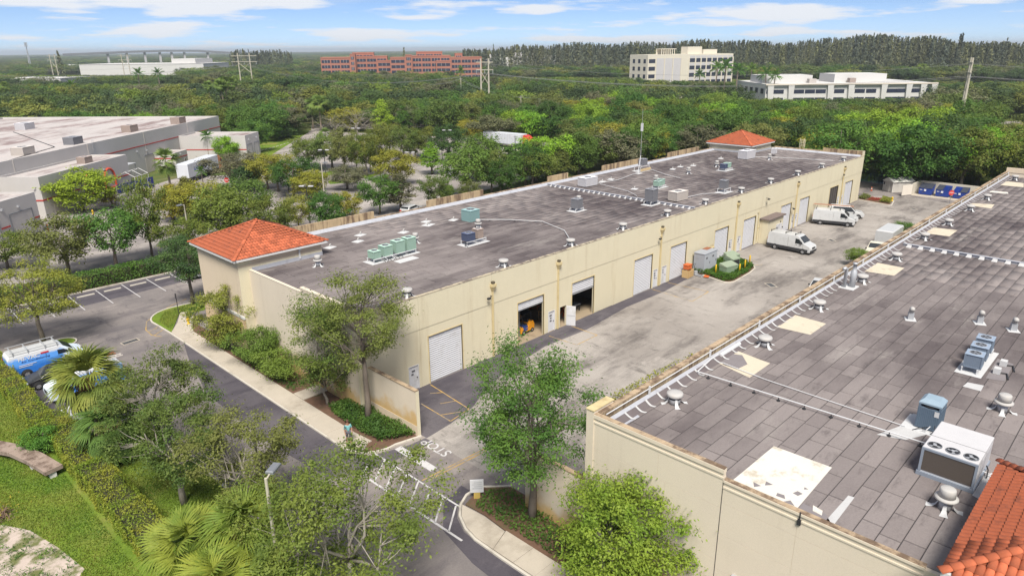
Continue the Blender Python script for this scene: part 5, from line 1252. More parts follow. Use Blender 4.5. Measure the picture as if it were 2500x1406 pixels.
# casuarinas on the skyline
prof = ((560, 127), (610, 124), (690, 124), (712, 129), (1150, 119), (1250, 114), (1400, 109), (1600, 103), (1800, 101), (1900, 105), (2000, 96), (2090, 88), (2200, 90), (2280, 92), (2350, 101), (2450, 106), (2700, 108))
PP, HH = [], []
rsp = np.random.RandomState(12)
for px in np.arange(1130, 2700, 1.7):
    dist = 760+rsp.uniform(-60, 90); ty = np.interp(px, [a for a, _ in prof], [b for _, b in prof])+2.5*math.sin(px/23.)+2*math.sin(px/61.+1)+abs(rsp.normal())*7-1
    x, y = far(px, dist); PP.append((x, y)); HH.append(zat(x, y, ty))
for px in np.arange(560, 712, 3.):
    x, y = far(px, 980+rsp.uniform(-30, 30)); PP.append((x, y)); HH.append(zat(x, y, np.interp(px, [560, 585, 620, 690, 712], [128, 121, 124, 123, 130])+rsp.uniform(-1, 8)))
for px, ty in ((985, 118), (139, 128), (1205, 110), (2340, 86), (2345, 85), (2455, 95)):
    x, y = far(px, 760); PP.append((x, y)); HH.append(zat(x, y, ty))
PP = np.array(PP); HH = np.array(HH); mass('pine_wood', 'feathery casuarina pines along the skyline', PP, HH, rsp.uniform(2.6, 5.6, len(PP)), 6, 190, 'pine', [(.12, .135, .085), (.15, .155, .09), (.18, .185, .085), (.105, .125, .09)], .17)
# ================================================================ white warehouse with the red stripes
WH = thing('white_warehouse', 'white warehouse with red stripes and stained flat roof beyond the rear parking', 'warehouse', (0, 0, 0), rad(42))
# local axes: x runs away from the street, y to the photo's left
M_whw = stucco('white_render', (.50, .475, .46), (.50, .45, .42), .35)
M_whg = stucco('grey_render', (.50, .46, .42), (.38, .34, .30), .3)
M_red = mat('red_stripe', (.42, .045, .035), .6, .12, 2.)
M_redorange = mat('red_paint', (.62, .09, .05), .6, .1, 3.)
def whroof(name):
    m, nt, b = _nt(name)
    c = _mix(nt, _ramp(nt, _noise(nt, .10, 6, .7, 'Object', (.35, 1.3, 1)), .45, .62), (.44, .405, .39), (.22, .16, .152))
    c = _mix(nt, _ramp(nt, _noise(nt, .5, 5, .7, 'Object', (.3, 1.4, 1), (3, 1, 0)), .5, .7), c, (.48, .42, .40))
    nt.links.new(c, b.inputs['Base Color']); b.inputs['Roughness'].default_value = .9; MATS[name] = m; return m
M_whroof = whroof('stained_white_roof')
def block(x0, y0, x1, y1, h, par=.35, m=None, front=None):
    m = m or M_whw
    w = MB(); t = .25
    w.box(x0, y0, 0, x1, y0+t, h); w.box(x0, y1-t, 0, x1, y1, h); w.box(x0, y0+t, 0, x0+t, y1-t, h-.004); w.box(x1-t, y0+t, 0, x1, y1-t, h-.004)
    o = w.build('wall', m, WH)
    MB().box(x0+t, y0+t, h-par-.2, x1-t, y1-t, h-par).build('flat_roof', M_whroof, WH); return o
block(18, 77, 152, 140, 9.2, .55); block(26, 64, 56.1, 78, 6.3); block(65.2, 69.6, 91.5, 76.98, 7.0); block(127.7, 60, 136.6, 76.98, 6.5); block(115.0, 72.0, 121.0, 76.98, 4.0)
for i in range(6):   # cast panels of the tall wall
    MB().box(28+i*21, 76.93, .0, 28.06+i*21, 76.999, 9.2).build('joint_sealant', M_whg, WH)
def band(x0, y0, x1, y1, z, h=.22): MB().box(x0, y0, z, x1, y1, z+h).build('stripe', M_red, WH)
band(18, 76.94, 152, 76.995, 6.15); band(65.15, 69.54, 91.5, 69.595, 2.95); band(65.14, 69.6, 65.195, 77, 2.95); band(127.64, 60, 127.695, 76.9, 2.9); band(114.94, 71.95, 121, 71.995, 2.6); band(114.94, 72, 114.995, 77, 2.6)
band(47.9, 63.94, 49.7, 63.995, 2.4); band(54.9, 63.94, 56.1, 63.995, 2.4)
for a, b, y in ((50.0, 54.6, 64), (42.9, 47.5, 64), (128.3, 131.3, 60), (132.7, 135.8, 60)):
    d = MB()
    n = 26; h = 4.1
    for i in range(n):
        z = i*h/n; d.quad((a, y-.02, z), (b, y-.02, z), (b, y-.045, z+h/n*.5), (a, y-.045, z+h/n*.5)); d.quad((a, y-.045, z+h/n*.5), (b, y-.045, z+h/n*.5), (b, y-.02, z+h/n), (a, y-.02, z+h/n))
    d = d.build('roll_up_door', M_whw, WH)
    MB().box(a-.12, y-.12, 0, a, y-.002, h).box(b, y-.12, 0, b+.12, y-.002, h).box(a-.12, y-.12, h, b+.12, y-.002, h+.1).build('door_frame', M_steel, d)
for x, z in ((48.6, 5.0), (51.9, 4.8), (70, 4.6), (83.0, 5.2), (98, 5.4), (108, 5.2), (117.5, 3.3), (129.5, 5.2), (134.5, 5.2), (112, 4.9)):
    y = 64 if x < 56 else 69.6 if x < 91 else 76.98 if x < 114 else 72 if x < 121 else 60
    MB().box(x-.15, y-.35, z, x+.2, y-.002, z+.28).build('wall_lamp', M_galv, WH)
for cx in (78.6, 84.4):   # red arches
    s = MB(); P = [(cx-1.7, 69.45, 1.6), (cx-1.7, 69.45, 3.6)]+[(cx-1.7*cos(rad(t)), 69.45, 3.6+1.7*sin(rad(t))) for t in range(15, 180, 15)]+[(cx+1.7, 69.45, 3.6), (cx+1.7, 69.45, 1.6)]
    s.tube(P, .2, 6); s.box(cx-2.0, 69.2, 1.5, cx+2.0, 69.59, 1.75); s.build('arch', M_redorange, WH)
d = MB().box(67.6, 69.55, 0, 69.5, 69.598, 2.3).build('door', M_whg, WH)
d = MB().box(111.0, 76.93, 0, 114.4, 76.978, 3.9).build('roll_up_door', M_whg, WH); MB().box(110.8, 76.85, 3.9, 114.6, 76.978, 4.05).build('door_frame', M_steel, d)
MB().box(119.2, 71.93, 0, 120.2, 71.998, 2.2).build('door', M_whg, WH); MB().box(119.45, 71.9, 1.4, 119.75, 71.929, 2.0).build('window', M_black, WH)
s = MB(); [s.tube([(92.6+k*.5, 76.9, 6.4), (92.6+k*.5, 76.9, 9.9)], .03, 4) for k in (0, 1)]; [s.tube([(92.6, 76.9, 6.5+i*.3), (93.1, 76.9, 6.5+i*.3)], .02, 4) for i in range(11)]; s.build('roof_ladder', M_galv, WH)
MB().tube([(68, 78.5, 8.75), (90, 83, 8.75), (118, 112, 8.75)], .06, 5).build('roof_cable', M_black, WH)
# package units and condensers: shared builders
def coil_unit(name, label, x, y, z, w, d, h, m, group=None, rz=0., fans=1, legs=.0, cat='air conditioner', inset=True):
    """box condenser: ribbed sides, top grille with fan"""
    o = thing(name, label, cat, (x, y, z), rz, group)
    c = MB().box(-w/2+.04, -d/2+.04, legs+.04, w/2-.04, d/2-.04, legs+h-.03).build('casing', m, o)
    p = MB()
    for sx in (-1, 1):
        for sy in (-1, 1): p.box(sx*w/2-(.06 if sx > 0 else 0), sy*d/2-(.06 if sy > 0 else 0), legs, sx*w/2+(.06 if sx < 0 else 0), sy*d/2+(.06 if sy < 0 else 0), legs+h-.02)
    p.box(-w/2, -d/2, legs, w/2, d/2, legs+.06); p.build('frame', m, o)
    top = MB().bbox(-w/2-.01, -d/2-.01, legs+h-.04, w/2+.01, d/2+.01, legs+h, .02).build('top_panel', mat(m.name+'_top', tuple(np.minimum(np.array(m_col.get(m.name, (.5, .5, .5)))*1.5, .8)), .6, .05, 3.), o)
    for i in range(fans):
        cx = (i-(fans-1)/2)*w/fans; r = min(w/fans, d)*.36
        MB().lathe(cx, 0, [(r, legs+h-.005), (r, legs+h+.012), (r*.86, legs+h+.012)], 20, False).build('fan_ring', M_galv, top)
        f = MB().lathe(cx, 0, [(r*.86, legs+h+.002), (r*.3, legs+h+.003)], 20, False).build('fan_opening', M_black, top)
        bl = MB()
        for k in range(5):
            a = 2*pi*k/5; bl.quad((cx+r*.2*cos(a), r*.2*sin(a), legs+h+.005), (cx+r*.8*cos(a), r*.8*sin(a), legs+h+.004), (cx+r*.78*cos(a+.6), r*.78*sin(a+.6), legs+h+.008), (cx+r*.2*cos(a+.5), r*.2*sin(a+.5), legs+h+.008))
        bl.lathe(cx, 0, [(r*.28, legs+h+.009), (r*.28, legs+h+.02)], 12); bl.build('fan_blades', M_steel, top)
    rib = MB(); n = max(6, int(w/.09))
    for i in range(n):
        t = -w/2+.08+(w-.16)*i/(n-1)
        for sy in (-1, 1): rib.box(t-.012, sy*(d/2-.04)-.015, legs+.08, t+.012, sy*(d/2-.04)+.015, legs+h-.08)
    n = max(6, int(d/.09))
    for i in range(n):
        t = -d/2+.08+(d-.16)*i/(n-1)
        for sx in (-1, 1): rib.box(sx*(w/2-.04)-.015, t-.012, legs+.08, sx*(w/2-.04)+.015, t+.012, legs+h-.08)
    r_ = rib.build('coil_guard', m, o); r_['kind'] = 'stuff'
    if legs:
        for sx in (-1, 1):
            for sy in (-1, 1): MB().box(sx*(w/2-.1)-.025, sy*(d/2-.08)-.025, 0, sx*(w/2-.1)+.025, sy*(d/2-.08)+.025, legs).build('leg', M_galv, o)
    return o
m_col = {}
def cmat(n, c, **k): m_col[n] = c; return mat(n, c, .6, .08, 3., **k)
M_acgreen = cmat('unit_green', (.26, .37, .31)); M_acteal = cmat('unit_teal', (.20, .31, .31)); M_acgrey = cmat('unit_grey', (.17, .17, .185)); M_acbeige = cmat('unit_beige', (.42, .38, .35)); M_acnavy = cmat('unit_navy', (.07, .085, .14)); M_aclight = cmat('unit_light', (.46, .45, .47)); M_acbrown = cmat('unit_brown', (.30, .24, .21)); M_acblue = cmat('unit_blue', (.10, .14, .19))
for i, (px, py, w, d, h, m) in enumerate(((180, 352, 3.2, 2.2, 1.5, M_acgrey), (318, 322, 3.4, 2.2, 1.6, M_acbrown), (436, 302, 3.6, 2.4, 1.7, M_acbrown), (62, 316, 3.6, 2.6, 1.6, M_aclight), (58, 378, 3.2, 2.4, 1.5, M_acbeige))):
    x, y = g(px, py, 8.65); coil_unit('rooftop_unit', ('dark grey', 'slatted brown far', 'slatted brown farthest', 'pale', 'beige')[i]+' rooftop unit on the white warehouse', x, y, 8.65, w, d, h, m, 'rooftop units on the white warehouse', rad(42), 1)
x, y = g(208, 398, 6.65); coil_unit('rooftop_unit', 'slatted brown unit on the low roof of the white warehouse', x, y, 6.65, 2.4, 1.6, 1.2, M_acbrown, 'rooftop units on the white warehouse', rad(42), 1)
# bollards
bol = MB().lathe(0, 0, [(.1, 0), (.1, 1.05), (.07, 1.12), (.0, 1.14)], 10).mesh('bollard', M_redorange, True)
for k, (a, b, nm) in enumerate(((48.6, 62.6, 'first red bollard between the white roll-up doors'), (49.3, 62.6, 'second red bollard between the white roll-up doors'), (56.4, 63.4, 'red bollard at the corner of the white warehouse'))):
    x, y = wl_(a, b); obj('bollard', bol, None, (x, y, -.01), label=nm, cat='bollard', group='red bollards at the white warehouse')
# screened yard: blue fence, canopy frame, low white wall
fn = thing('blue_fence', 'blue mesh fence around the yard of the white warehouse', 'fence', (*g(288, 480), 0))
a = np.array(g(288, 480)); b = np.array(g(378, 457)); dv = (b-a)
for i in range(6):
    p, q = dv*i/6, dv*(i+1)/6; MB().poly([(p[0], p[1], .1), (q[0]*.995, q[1]*.995, .1), (q[0]*.995, q[1]*.995, 2.2), (p[0], p[1], 2.2)]).build('mesh_panel', mat('blue_mesh', (.025, .035, .16), .7, .2, 2.), fn)
    MB().cyl(p[0], p[1]-.03, 0, 2.3, .04, 6).build('post', M_galv, fn)
cn = thing('canopy_frame', 'bare white metal canopy frame behind the blue fence', 'canopy', (*g(330, 462), 0), rad(42))
for x in (-2.5, 0, 2.5):
    MB().tube([(x, -1.8, 0), (x, -1.8, 2.9), (x, 0, 3.9), (x, 1.8, 2.9), (x, 1.8, 0)], .06, 5).build('hoop', M_gutter, cn)
for y, z in ((-1.8, 2.9), (0, 3.9), (1.8, 2.9)): MB().tube([(-2.5, y, z), (2.5, y, z)], .05, 5).build('rail', M_gutter, cn)
sc = thing('shade_canopy', 'small white sloped canopy beside the red arches', 'canopy', (*g(275, 468), 0), rad(42))
MB().prism_y([(-1.8, 2.6), (1.8, 2.75), (1.8, 2.83), (-1.8, 2.68)], -1.5, 1.5).build('top', M_gutter, sc)
for sx in (-1.6, 1.6):
    for sy in (-1.3, 1.3): MB().cyl(sx, sy, 0, 2.6, .05, 6).build('leg', M_gutter, sc)
mr = thing('metal_canopy', 'grey ribbed metal canopy at the wall of the white warehouse', 'canopy', (*wl_(94.5, 75), 0), rad(42))
cano = MB()
for i in range(14): cano.prism_y([(-3.5+i*.5, 4.35), (-3.5+i*.5+.25, 4.42), (-3.0+i*.5, 4.35), (-3.0+i*.5, 4.31), (-3.5+i*.5, 4.31)], -3.4, 1.8)
cano.build('metal_roof', M_galv, mr)
for sx in (-3.2, 3.2): MB().cyl(sx, -3.2, 0, 4.3, .08, 6).build('leg', M_galv, mr)
lw = thing('low_wall', 'low white loading wall beside the yellow hydrant', 'wall', (0, 0, 0)); p = [g(283, 500), g(352, 470), g(366, 474)]
s = MB()
for (x0, y0), (x1, y1) in zip(p, p[1:]):
    dx, dy = x1-x0, y1-y0; L = math.hypot(dx, dy); nx, ny = -dy/L*.15, dx/L*.15; s.prism([(x0+nx, y0+ny), (x0-nx, y0-ny), (x1-nx, y1-ny), (x1+nx, y1+ny)], 0, 1.3)
s.build('wall', M_whw, lw); MB().box(0, 0, 0, .5, .06, .8).build('red_panel', M_redorange, lw).location = (*g(352, 471), .3)
js = thing('scrap_heap', 'heap of metal scrap behind the low white wall', 'scrap', (*g(272, 488), 0)); rr = random.Random(2); s = MB()
for i in range(40):
    p = Vector((rr.uniform(-2.5, 2.5), rr.uniform(-1.5, 1.5), rr.uniform(.1, .9))); d = Vector((rr.gauss(0, 1), rr.gauss(0, 1), rr.gauss(0, .3))).normalized()*rr.uniform(.4, 1.0); s.tube([p-d, p+d], rr.uniform(.03, .09), 4)
s.build('scrap', mat('scrap_metal', (.14, .12, .11), .8, .5, 3.), js)

# ================================================================ far office buildings
M_office = mat('cream_office', (.62, .57, .47), .85, .05, .2); M_glass = mat('tinted_glass', (.03, .035, .06), .15, .3, .3, spec=.6); M_spandrel = mat('grey_spandrel', (.50, .48, .48), .8, .06, .2); M_brick = mat('red_brick', (.36, .155, .11), .85, .08, .2); M_brickd = mat('dark_brick', (.32, .13, .09), .85, .08, .2); M_whitewall = mat('white_wall', (.54, .525, .51), .8, .05, .3)
def office(name, label, x, y, rz, L, W, H, m): 
    o = thing(name, label, 'office building', (x, y, 0), rz); MB().box(0, 0, 0, L, W, H).build('wall', m, o); return o
def win(o, x0, x1, z0, z1, y=0., m=None, fr=None, nm='window'):
    w = MB().box(x0, y-.12, z0, x1, y-.003, z1).build(nm, m or M_glass, o); return w
# cream five-storey block: facade along u
x, y = far(1583, 450); ob = office('office_block', 'cream five-storey office block with dark window bands', x, y, YAW-rad(60), 107, 40, 22.2, M_office); ob.scale = (.673, .42, 1)
bays = [0]+[10.5]+[21.5+i*10.2 for i in range(3)]+[52+i*6.9 for i in range(9)]
for bx in [0, 9.2, 19.4, 29.6, 39.8, 49.5, 57.5]+[64.5+i*7.0 for i in range(7)]: MB().box(bx, -.6, 0, bx+1.0, -.01, 20.2).build('pier', M_office, ob)
for s_ in range(4):
    z0 = 4.1+s_*4.4
    for a, b in [(1.4, 8.8)]+[(50.6, 57.2), (58.6, 64.2)]+[(65.7+i*7.0, 71.3+i*7.0) for i in range(6)]: win(ob, a, b, z0, z0+2.3)
    for k in range(3): 
        w = MB().box(-.12, 4+k*12, z0, -.003, 9+k*12, z0+2.3).build('window', M_glass, ob)
for k in range(3): MB().box(10.4+k*10.2, -.25, 0, 19.2+k*10.2, -.01, 20.0).build('spandrel_panel', M_spandrel, ob)
for k in range(8): 
    for s_ in range(4): MB().box(50.6+k*7.0, -.2, 6.5+s_*4.4, 57.0+k*7.0, -.01, 8.1+s_*4.4).build('spandrel_panel', M_spandrel, ob)
MB().box(52, 8, 22.2, 70, 22, 26.6).build('penthouse', M_office, ob); MB().box(72, 8, 22.2, 90, 20, 24.9).build('penthouse', M_office, ob)
s = MB()
for k in range(7): s.box(20+k*2.6, 8, 22.2, 20.6+k*2.6, 8.6, 25.2)
s.box(20, 7.9, 25.2, 38, 20, 25.6).box(20, 19, 22.2, 38, 20, 25.2); s.build('equipment_screen', M_office, ob)
# low white block parallel to the picture
x, y = far(1880, 372); rz = YAW-pi/2; lo_ = office('office_block', 'long low white office block with flaring columns', x, y, rz, 82, 45, 9.0, M_whitewall)
for bx in (2, 12, 31, 41, 57, 69, 76, 81.2): 
    s = MB(); s.v = [(bx-.7, -.9, 0), (bx+.7, -.9, 0), (bx+.7, -.01, 0), (bx-.7, -.01, 0), (bx-1.5, -1.3, 8.6), (bx+1.5, -1.3, 8.6), (bx+1.5, -.01, 8.6), (bx-1.5, -.01, 8.6)]; s.f = [(0, 3, 2, 1), (4, 5, 6, 7), (0, 1, 5, 4), (1, 2, 6, 5), (2, 3, 7, 6), (3, 0, 4, 7)]; s.build('column', M_whitewall, lo_)
MB().box(-.6, -1.4, 8.6, 82.6, -.01, 9.15).build('cornice', mat('cornice_beige', (.60, .53, .45), .8, .05, .5), lo_)
for i, a in enumerate((-.0, 3.6, 13.5, 18.8, 24.0, 33.0, 43, 48.5, 58.5, 63, 70.6, 77.4)):
    win(lo_, a+.3, a+5.2 if i not in (0, 11) else a+2.2, 4.6, 6.4); win(lo_, a+.3, a+5.2 if i not in (0, 11) else a+2.2, .8, 2.6)
for k in range(5): MB().box(-.12, 3+k*8, 4.4, -.003, 7+k*8, 6.8).build('window', M_glass, lo_)
MB().box(2, 12, 9.0, 27, 30, 12.6).build('penthouse', M_whitewall, lo_); MB().box(38, 12, 9.0, 64, 30, 13.0).build('penthouse', M_whitewall, lo_); MB().box(24, 8, 9.0, 27.5, 11, 11).build('plant_unit', M_acbeige, lo_); MB().box(44, 8, 9, 47, 11, 11.2).build('plant_unit', M_acbrown, lo_)
# red brick pair
def brick_office(px0, px1, dist, label, parts, rz):
    x, y = far(px0, dist); o = thing('brick_office', label, 'office building', (x, y, 0), rz)
    for (a, b, yo, h, dep) in parts:
        MB().box(a, yo, 0, b, yo+dep, h).build('wall', M_brick, o)
        MB().box(a-.1, yo-.15, h-.9, b+.1, yo-.003, h-.3).build('band', M_brickd, o)
        nb = max(1, int((b-a)/6.5))
        for s_ in range(4):
            z0 = h-4.3-s_*4.0
            for k in range(nb):
                xa = a+.7+k*(b-a-.7)/nb; xb = xa+(b-a-.7)/nb-.9
                w = MB().box(xa, yo-.12, z0, xb, yo-.003, z0+2.2).build('window', M_glass, o)
                for q in range(1, 3): MB().box(xa+(xb-xa)*q/3-.08, yo-.15, z0, xa+(xb-xa)*q/3+.08, yo-.121, z0+2.2).build('mullion', M_whitewall, w)
    return o
rz = YAW-pi/2+rad(8)
brick_office(780, 940, 600, 'red brick office building, left of the pair', [(0, 23, 0, 21.2, 30), (23, 27, -1.5, 23.6, 12), (27, 52, 6, 21.8, 25), (24, 41, 14, 24.6, 16), (44, 55, 1, 18.5, 8)], rz)
brick_office(951, 1165, 590, 'red brick office building, right of the pair', [(0, 12, 0, 20.8, 25), (12, 17, -1, 22.6, 14), (17, 48, 3, 21.8, 25), (21, 42, 14, 24.8, 18), (36, 48, -3, 18.0, 6), (48, 73, 0, 20.4, 26), (52, 58, 8, 23.4, 8)], rz)
for px, w, h, lab in ((1182, 32, 17.5, 'small white office block left of the powerline frame'), (1252, 46, 19.0, 'white two-tone office block in front of the pines')):
    x, y = far(px, 790); o = office('office_block', lab, x, y, YAW-pi/2, w, 24, h, M_whitewall)
    for s_ in range(2):
        for k in range(int(w/5)): win(o, 1+k*5, 4+k*5, h-4.5-s_*4.2, h-2.4-s_*4.2)
    MB().box(w*.05, 4, h, w*.65, 18, h+3.2).build('penthouse', M_spandrel, o)
# distant sheds on the left
for px, dist, L, W, h, lab in ((185, 890, 130, 70, 14.5, 'long pale distribution shed far behind the white warehouse'), (-20, 640, 44, 40, 9, 'pale shed at the photo edge behind the trees'), (95, 1250, 140, 60, 9.5, 'farthest flat white shed near the horizon')):
    x, y = far(px, dist); o = thing('distribution_shed', lab, 'shed', (x, y, 0), YAW-pi/2); MB().box(0, 0, 0, L, W, h).build('wall', M_whitewall, o); MB().box(-.3, -.3, h, L+.3, W+.3, h+.3).build('roof', mat('pale_roof', (.56, .54, .53), .9, .1, .05), o)
    for k in range(int(L/9)): MB().box(3+k*9, -.1, .2, 6.5+k*9, -.003, 4).build('dock_door', M_spandrel, o)
    if L == 130: MB().box(95, 5, h+.3, 120, 50, h+5).build('raised_bay', M_whitewall, o)
# highway flyover
fo = thing('flyover', 'long curved highway flyover on piers near the horizon', 'bridge')
pts = [(150, 131.5), (230, 128.5), (310, 125.0), (400, 122.3), (480, 122.6), (545, 126.5), (600, 130)]; DD = 1500
P = []
for px, py in pts: x, y = far(px, DD); P.append((x, y, zat(x, y, py)))
s = MB(); k = len(s.v)
for i, (x, y, z) in enumerate(P):
    s.v += [(x, y, z-3.6), (x, y, z), (x+7, y+8, z), (x+7, y+8, z-3.6)]
for i in range(len(P)-1):
    a = 4*i; s.f += [(a, a+4, a+5, a+1), (a+1, a+5, a+6, a+2), (a+2, a+6, a+7, a+3), (a+3, a+7, a+4, a)]
s.build('deck', mat('bridge_concrete', (.17, .18, .20), .9, .05, .05), fo)
for px in (258, 305, 349, 386, 415, 446, 503): x, y = far(px+2, DD+5); MB().box(x-1.6, y-1.6, 0, x+1.6, y+1.6, zat(*far(px, DD), 125.5)-2.0).build('pier', M_spandrel, fo)
x, y = far(65, 1700); mt_ = thing('radio_mast', 'thin lattice radio mast on the horizon', 'mast', (x, y, 0)); zt = zat(x, y, 106)
MB().tube([(-1.5, 0, 0), (0, 0, zt)], [.9, .5], 4).tube([(1.5, 0, 0), (0, 0, zt)], [.9, .5], 4).build('lattice', M_galv, mt_)
for z in (.86, .93, .98): MB().box(-2.2, -2.2, zt*z, 2.2, 2.2, zt*z+2.).build('antenna', M_galv, mt_)

# ================================================================ power lines
M_pole = mat('concrete_pole', (.46, .42, .34), .9, .1, 1.); M_wire = mat('wire', (.20, .20, .20), .6, .1, 1.)
def hframe(label, x, y, rz, h, sp=3.4, lean=0.):
    o = thing('power_pylon', label, 'pylon', (x, y, 0), rz)
    for sx in (-1, 1): MB().tube([(sx*sp/2, 0, 0), (sx*sp/2+lean, 0, h)], [.42, .30], 7).build('pole', M_pole, o)
    for z in (.80, .93): MB().box(-sp*1.1, -.12, h*z, sp*1.1, .12, h*z+.3).build('crossarm', M_pole, o)
    MB().tube([(-sp/2, 0, h*.55), (sp/2, 0, h*.78)], .12, 5).tube([(sp/2, 0, h*.55), (-sp/2, 0, h*.78)], .12, 5).build('brace', M_pole, o)
    for sx in (-1.05, 0, 1.05): MB().tube([(sx*sp, 0, h*.80), (sx*sp, 0, h*.80-1.4)], .1, 5).build('insulator', M_galv, o)
    return o
px1 = (180.0, 173.3); hframe('tall concrete H-frame pylon in the wood behind the pin-straight poles', *px1, rad(-65), 22.8, 3.4)
pR = g(2338, 325); hframe('leaning-looking H-frame pylon beside the lime tree at the right', *pR, rad(20), 22.6, 3.0)
pL = far(592, 470); hframe('H-frame pylon left of the red brick offices', *pL, rad(-65), 25.4, 8.5)
for px, dist, h, sp in ((123, 760, 25.5, 6), (300, 720, 25.0, 7)): hframe(f'far H-frame pylon above the sheds, {"left" if px < 200 else "right"} one', *far(px, dist), rad(-65), h, sp)
def pole(label, px, py, h, r=.16):
    x, y = g(px, py); o = thing('utility_pole', label, 'utility pole', (x, y, 0)); MB().tube([(0, 0, 0), (0, 0, h)], [r*1.2, r*.8], 6).build('post', M_pole, o)
    MB().box(-1.1, -.06, h-.7, 1.1, .06, h-.55).build('crossarm', M_pole, o); return (x, y, h)
UP = [pole('slim utility pole left of the tall pylon', 1127, 262, 13.6), pole('slim utility pole right of the tall pylon', 1272, 300, 9.8), pole('utility pole behind the far tower', 1963, 316, 9.5), pole('utility pole by the office car park', 1660, 292, 8.6), pole('utility pole among the bright green crowns', 1010, 258, 11.0)]
def wires(label, A, B, offs, sag, n=10):
    o = thing('power_line', label, 'power line'); A = Vector(A); B = Vector(B)
    for dx, dy, dz in offs:
        P = []
        for i in range(n+1): t = i/n; p = A.lerp(B, t)+Vector((dx, dy, dz)); p.z -= sag*4*t*(1-t); P.append(p)
        MB().tube(P, .045, 3, False).build('wire', M_wire, o)
OF = [(-2, -2, 0), (0, 0, .2), (2, 2, 0), (0, 0, 3.8)]
wires('high voltage wires between the tall pylon and the leaning pylon', (*px1, 17), (*pR, 17), OF, 4)
wires('high voltage wires between the tall pylon and the left pylon', (*px1, 17), (*pL, 19), OF, 7)
wires('high voltage wires running out of the photo past the leaning pylon', (*pR, 17), (300, -120, 17), OF, 3)
wires('high voltage wires running out of the photo on the left', (*pL, 19), (*far(-300, 640), 19), OF, 7)
wires('low wires strung between the slim poles', UP[1], UP[3], [(-.8, 0, -.5), (.8, 0, -.5), (0, 0, .1)], 1.5); wires('low wires to the pole behind the far tower', UP[3], UP[2], [(-.8, 0, -.5), (.8, 0, -.5), (0, 0, .1)], 1.5); wires('low wires left of the tall pylon', UP[0], UP[4], [(-.8, 0, -.5), (.8, 0, -.5)], 1.5)
wires('low wires along the boulevard', UP[0], UP[1], [(-.8, 0, -.5), (.8, 0, -.5)], 1.8)
# ================================================================ rooftop equipment
ORD = ['first', 'second', 'third', 'fourth', 'fifth', 'sixth', 'seventh', 'eighth', 'ninth', 'tenth', 'eleventh']
M_vent = mat('vent_white', (.42, .405, .39), .6, .07, 3., dirt=(.42, .39, .36), dscale=2.); M_curb = mat('mastic_white', (.50, .50, .505), .8, .08, 4.)
def mushroom(label, x, y, z, group, r=.44, scale=1.):
    o = thing('mushroom_vent', label, 'roof vent', (x, y, z), random.Random(int(x*97+y)).uniform(-.3, .3), group)
    MB().lathe(0, 0, [(r*.95, .50), (r, .53), (r, .64), (r*.93, .70), (r*.4, .73)], 20).build('cap', M_vent, o, True)
    MB().lathe(0, 0, [(r*.7, .0), (r*.7, .50)], 16).build('drum', M_galv, o, True)
    MB().lathe(0, 0, [(r*.72, .34), (r*.72, .42)], 16).build('slot', M_black, o)
    for k in range(4):
        a = pi/4+k*pi/2; s = MB(); c, n = (cos(a), sin(a)), (-sin(a), cos(a))
        P = [(r*.72, .40, .06), (r*.85, .2, .08), (r*1.15, .05, .11), (r*1.6, .032, .15)]
        for (r1, z1, w1), (r2, z2, w2) in zip(P, P[1:]):
            s.quad((c[0]*r1-n[0]*w1, c[1]*r1-n[1]*w1, z1), (c[0]*r1+n[0]*w1, c[1]*r1+n[1]*w1, z1), (c[0]*r2+n[0]*w2, c[1]*r2+n[1]*w2, z2), (c[0]*r2-n[0]*w2, c[1]*r2-n[1]*w2, z2))
        s.build('tie_strap', M_curb, o)
    return freeze(o)
def hood(label, x, y, z, group, s_=1.):
    o = thing('exhaust_hood', label, 'roof vent', (x, y, z), .2, group); r = .36*s_
    MB().lathe(0, 0, [(r*.9, .5), (r*1.15, .53), (r*1.15, .62), (r*.8, .66)], 20).build('rim', M_vent, o, True)
    MB().lathe(0, 0, [(r*.85, .66), (r*.78, 1.0), (r*.7, 1.04), (r*.2, 1.05)], 20).build('cap', M_vent, o, True)
    MB().lathe(0, 0, [(r*.62, 0), (r*.62, .5)], 14).build('drum', M_galv, o, True)
    for k in range(4):
        a = k*pi/2; s = MB(); c, n = (cos(a), sin(a)), (-sin(a), cos(a)); P = [(r*.66, .36, .06), (r*.9, .15, .08), (r*1.2, .045, .12), (r*1.75, .032, .17)]
        for (r1, z1, w1), (r2, z2, w2) in zip(P, P[1:]): s.quad((c[0]*r1-n[0]*w1, c[1]*r1-n[1]*w1, z1), (c[0]*r1+n[0]*w1, c[1]*r1+n[1]*w1, z1), (c[0]*r2+n[0]*w2, c[1]*r2+n[1]*w2, z2), (c[0]*r2-n[0]*w2, c[1]*r2-n[1]*w2, z2))
        s.build('tie_strap', M_curb, o)
    return freeze(o)
def pipe_vent(label, x, y, z, group, n=1):
    o = thing('gooseneck_vent', label, 'roof vent', (x, y, z), .3, group); w = .42+.12*n
    MB().bbox(-w, -w*.8, .03, w, w*.8, .05, .015).build('mastic_pad', M_curb, o)
    for k in range(n):
        cx = (k-(n-1)/2)*.34; MB().tube([(cx, 0, .04), (cx, 0, .26), (cx+.05, 0, .34), (cx+.14, 0, .34), (cx+.17, 0, .24)], .065, 8).build('pipe', M_vent, o, True)
    MB().lathe(0, 0, [(.2, .05), (.08, .14)], 10, False).build('boot', M_curb, o); return o
def pad(parent, x0, y0, x1, y1, z=.034): return MB().bbox(x0, y0, z, x1, y1, z+.014, .012).build('mastic_pad', M_curb, parent)
GM, GR = 'vents on the long warehouse roof', 'vents along the stained parapet'
Z1 = ROOF+.0; Z2 = RZ
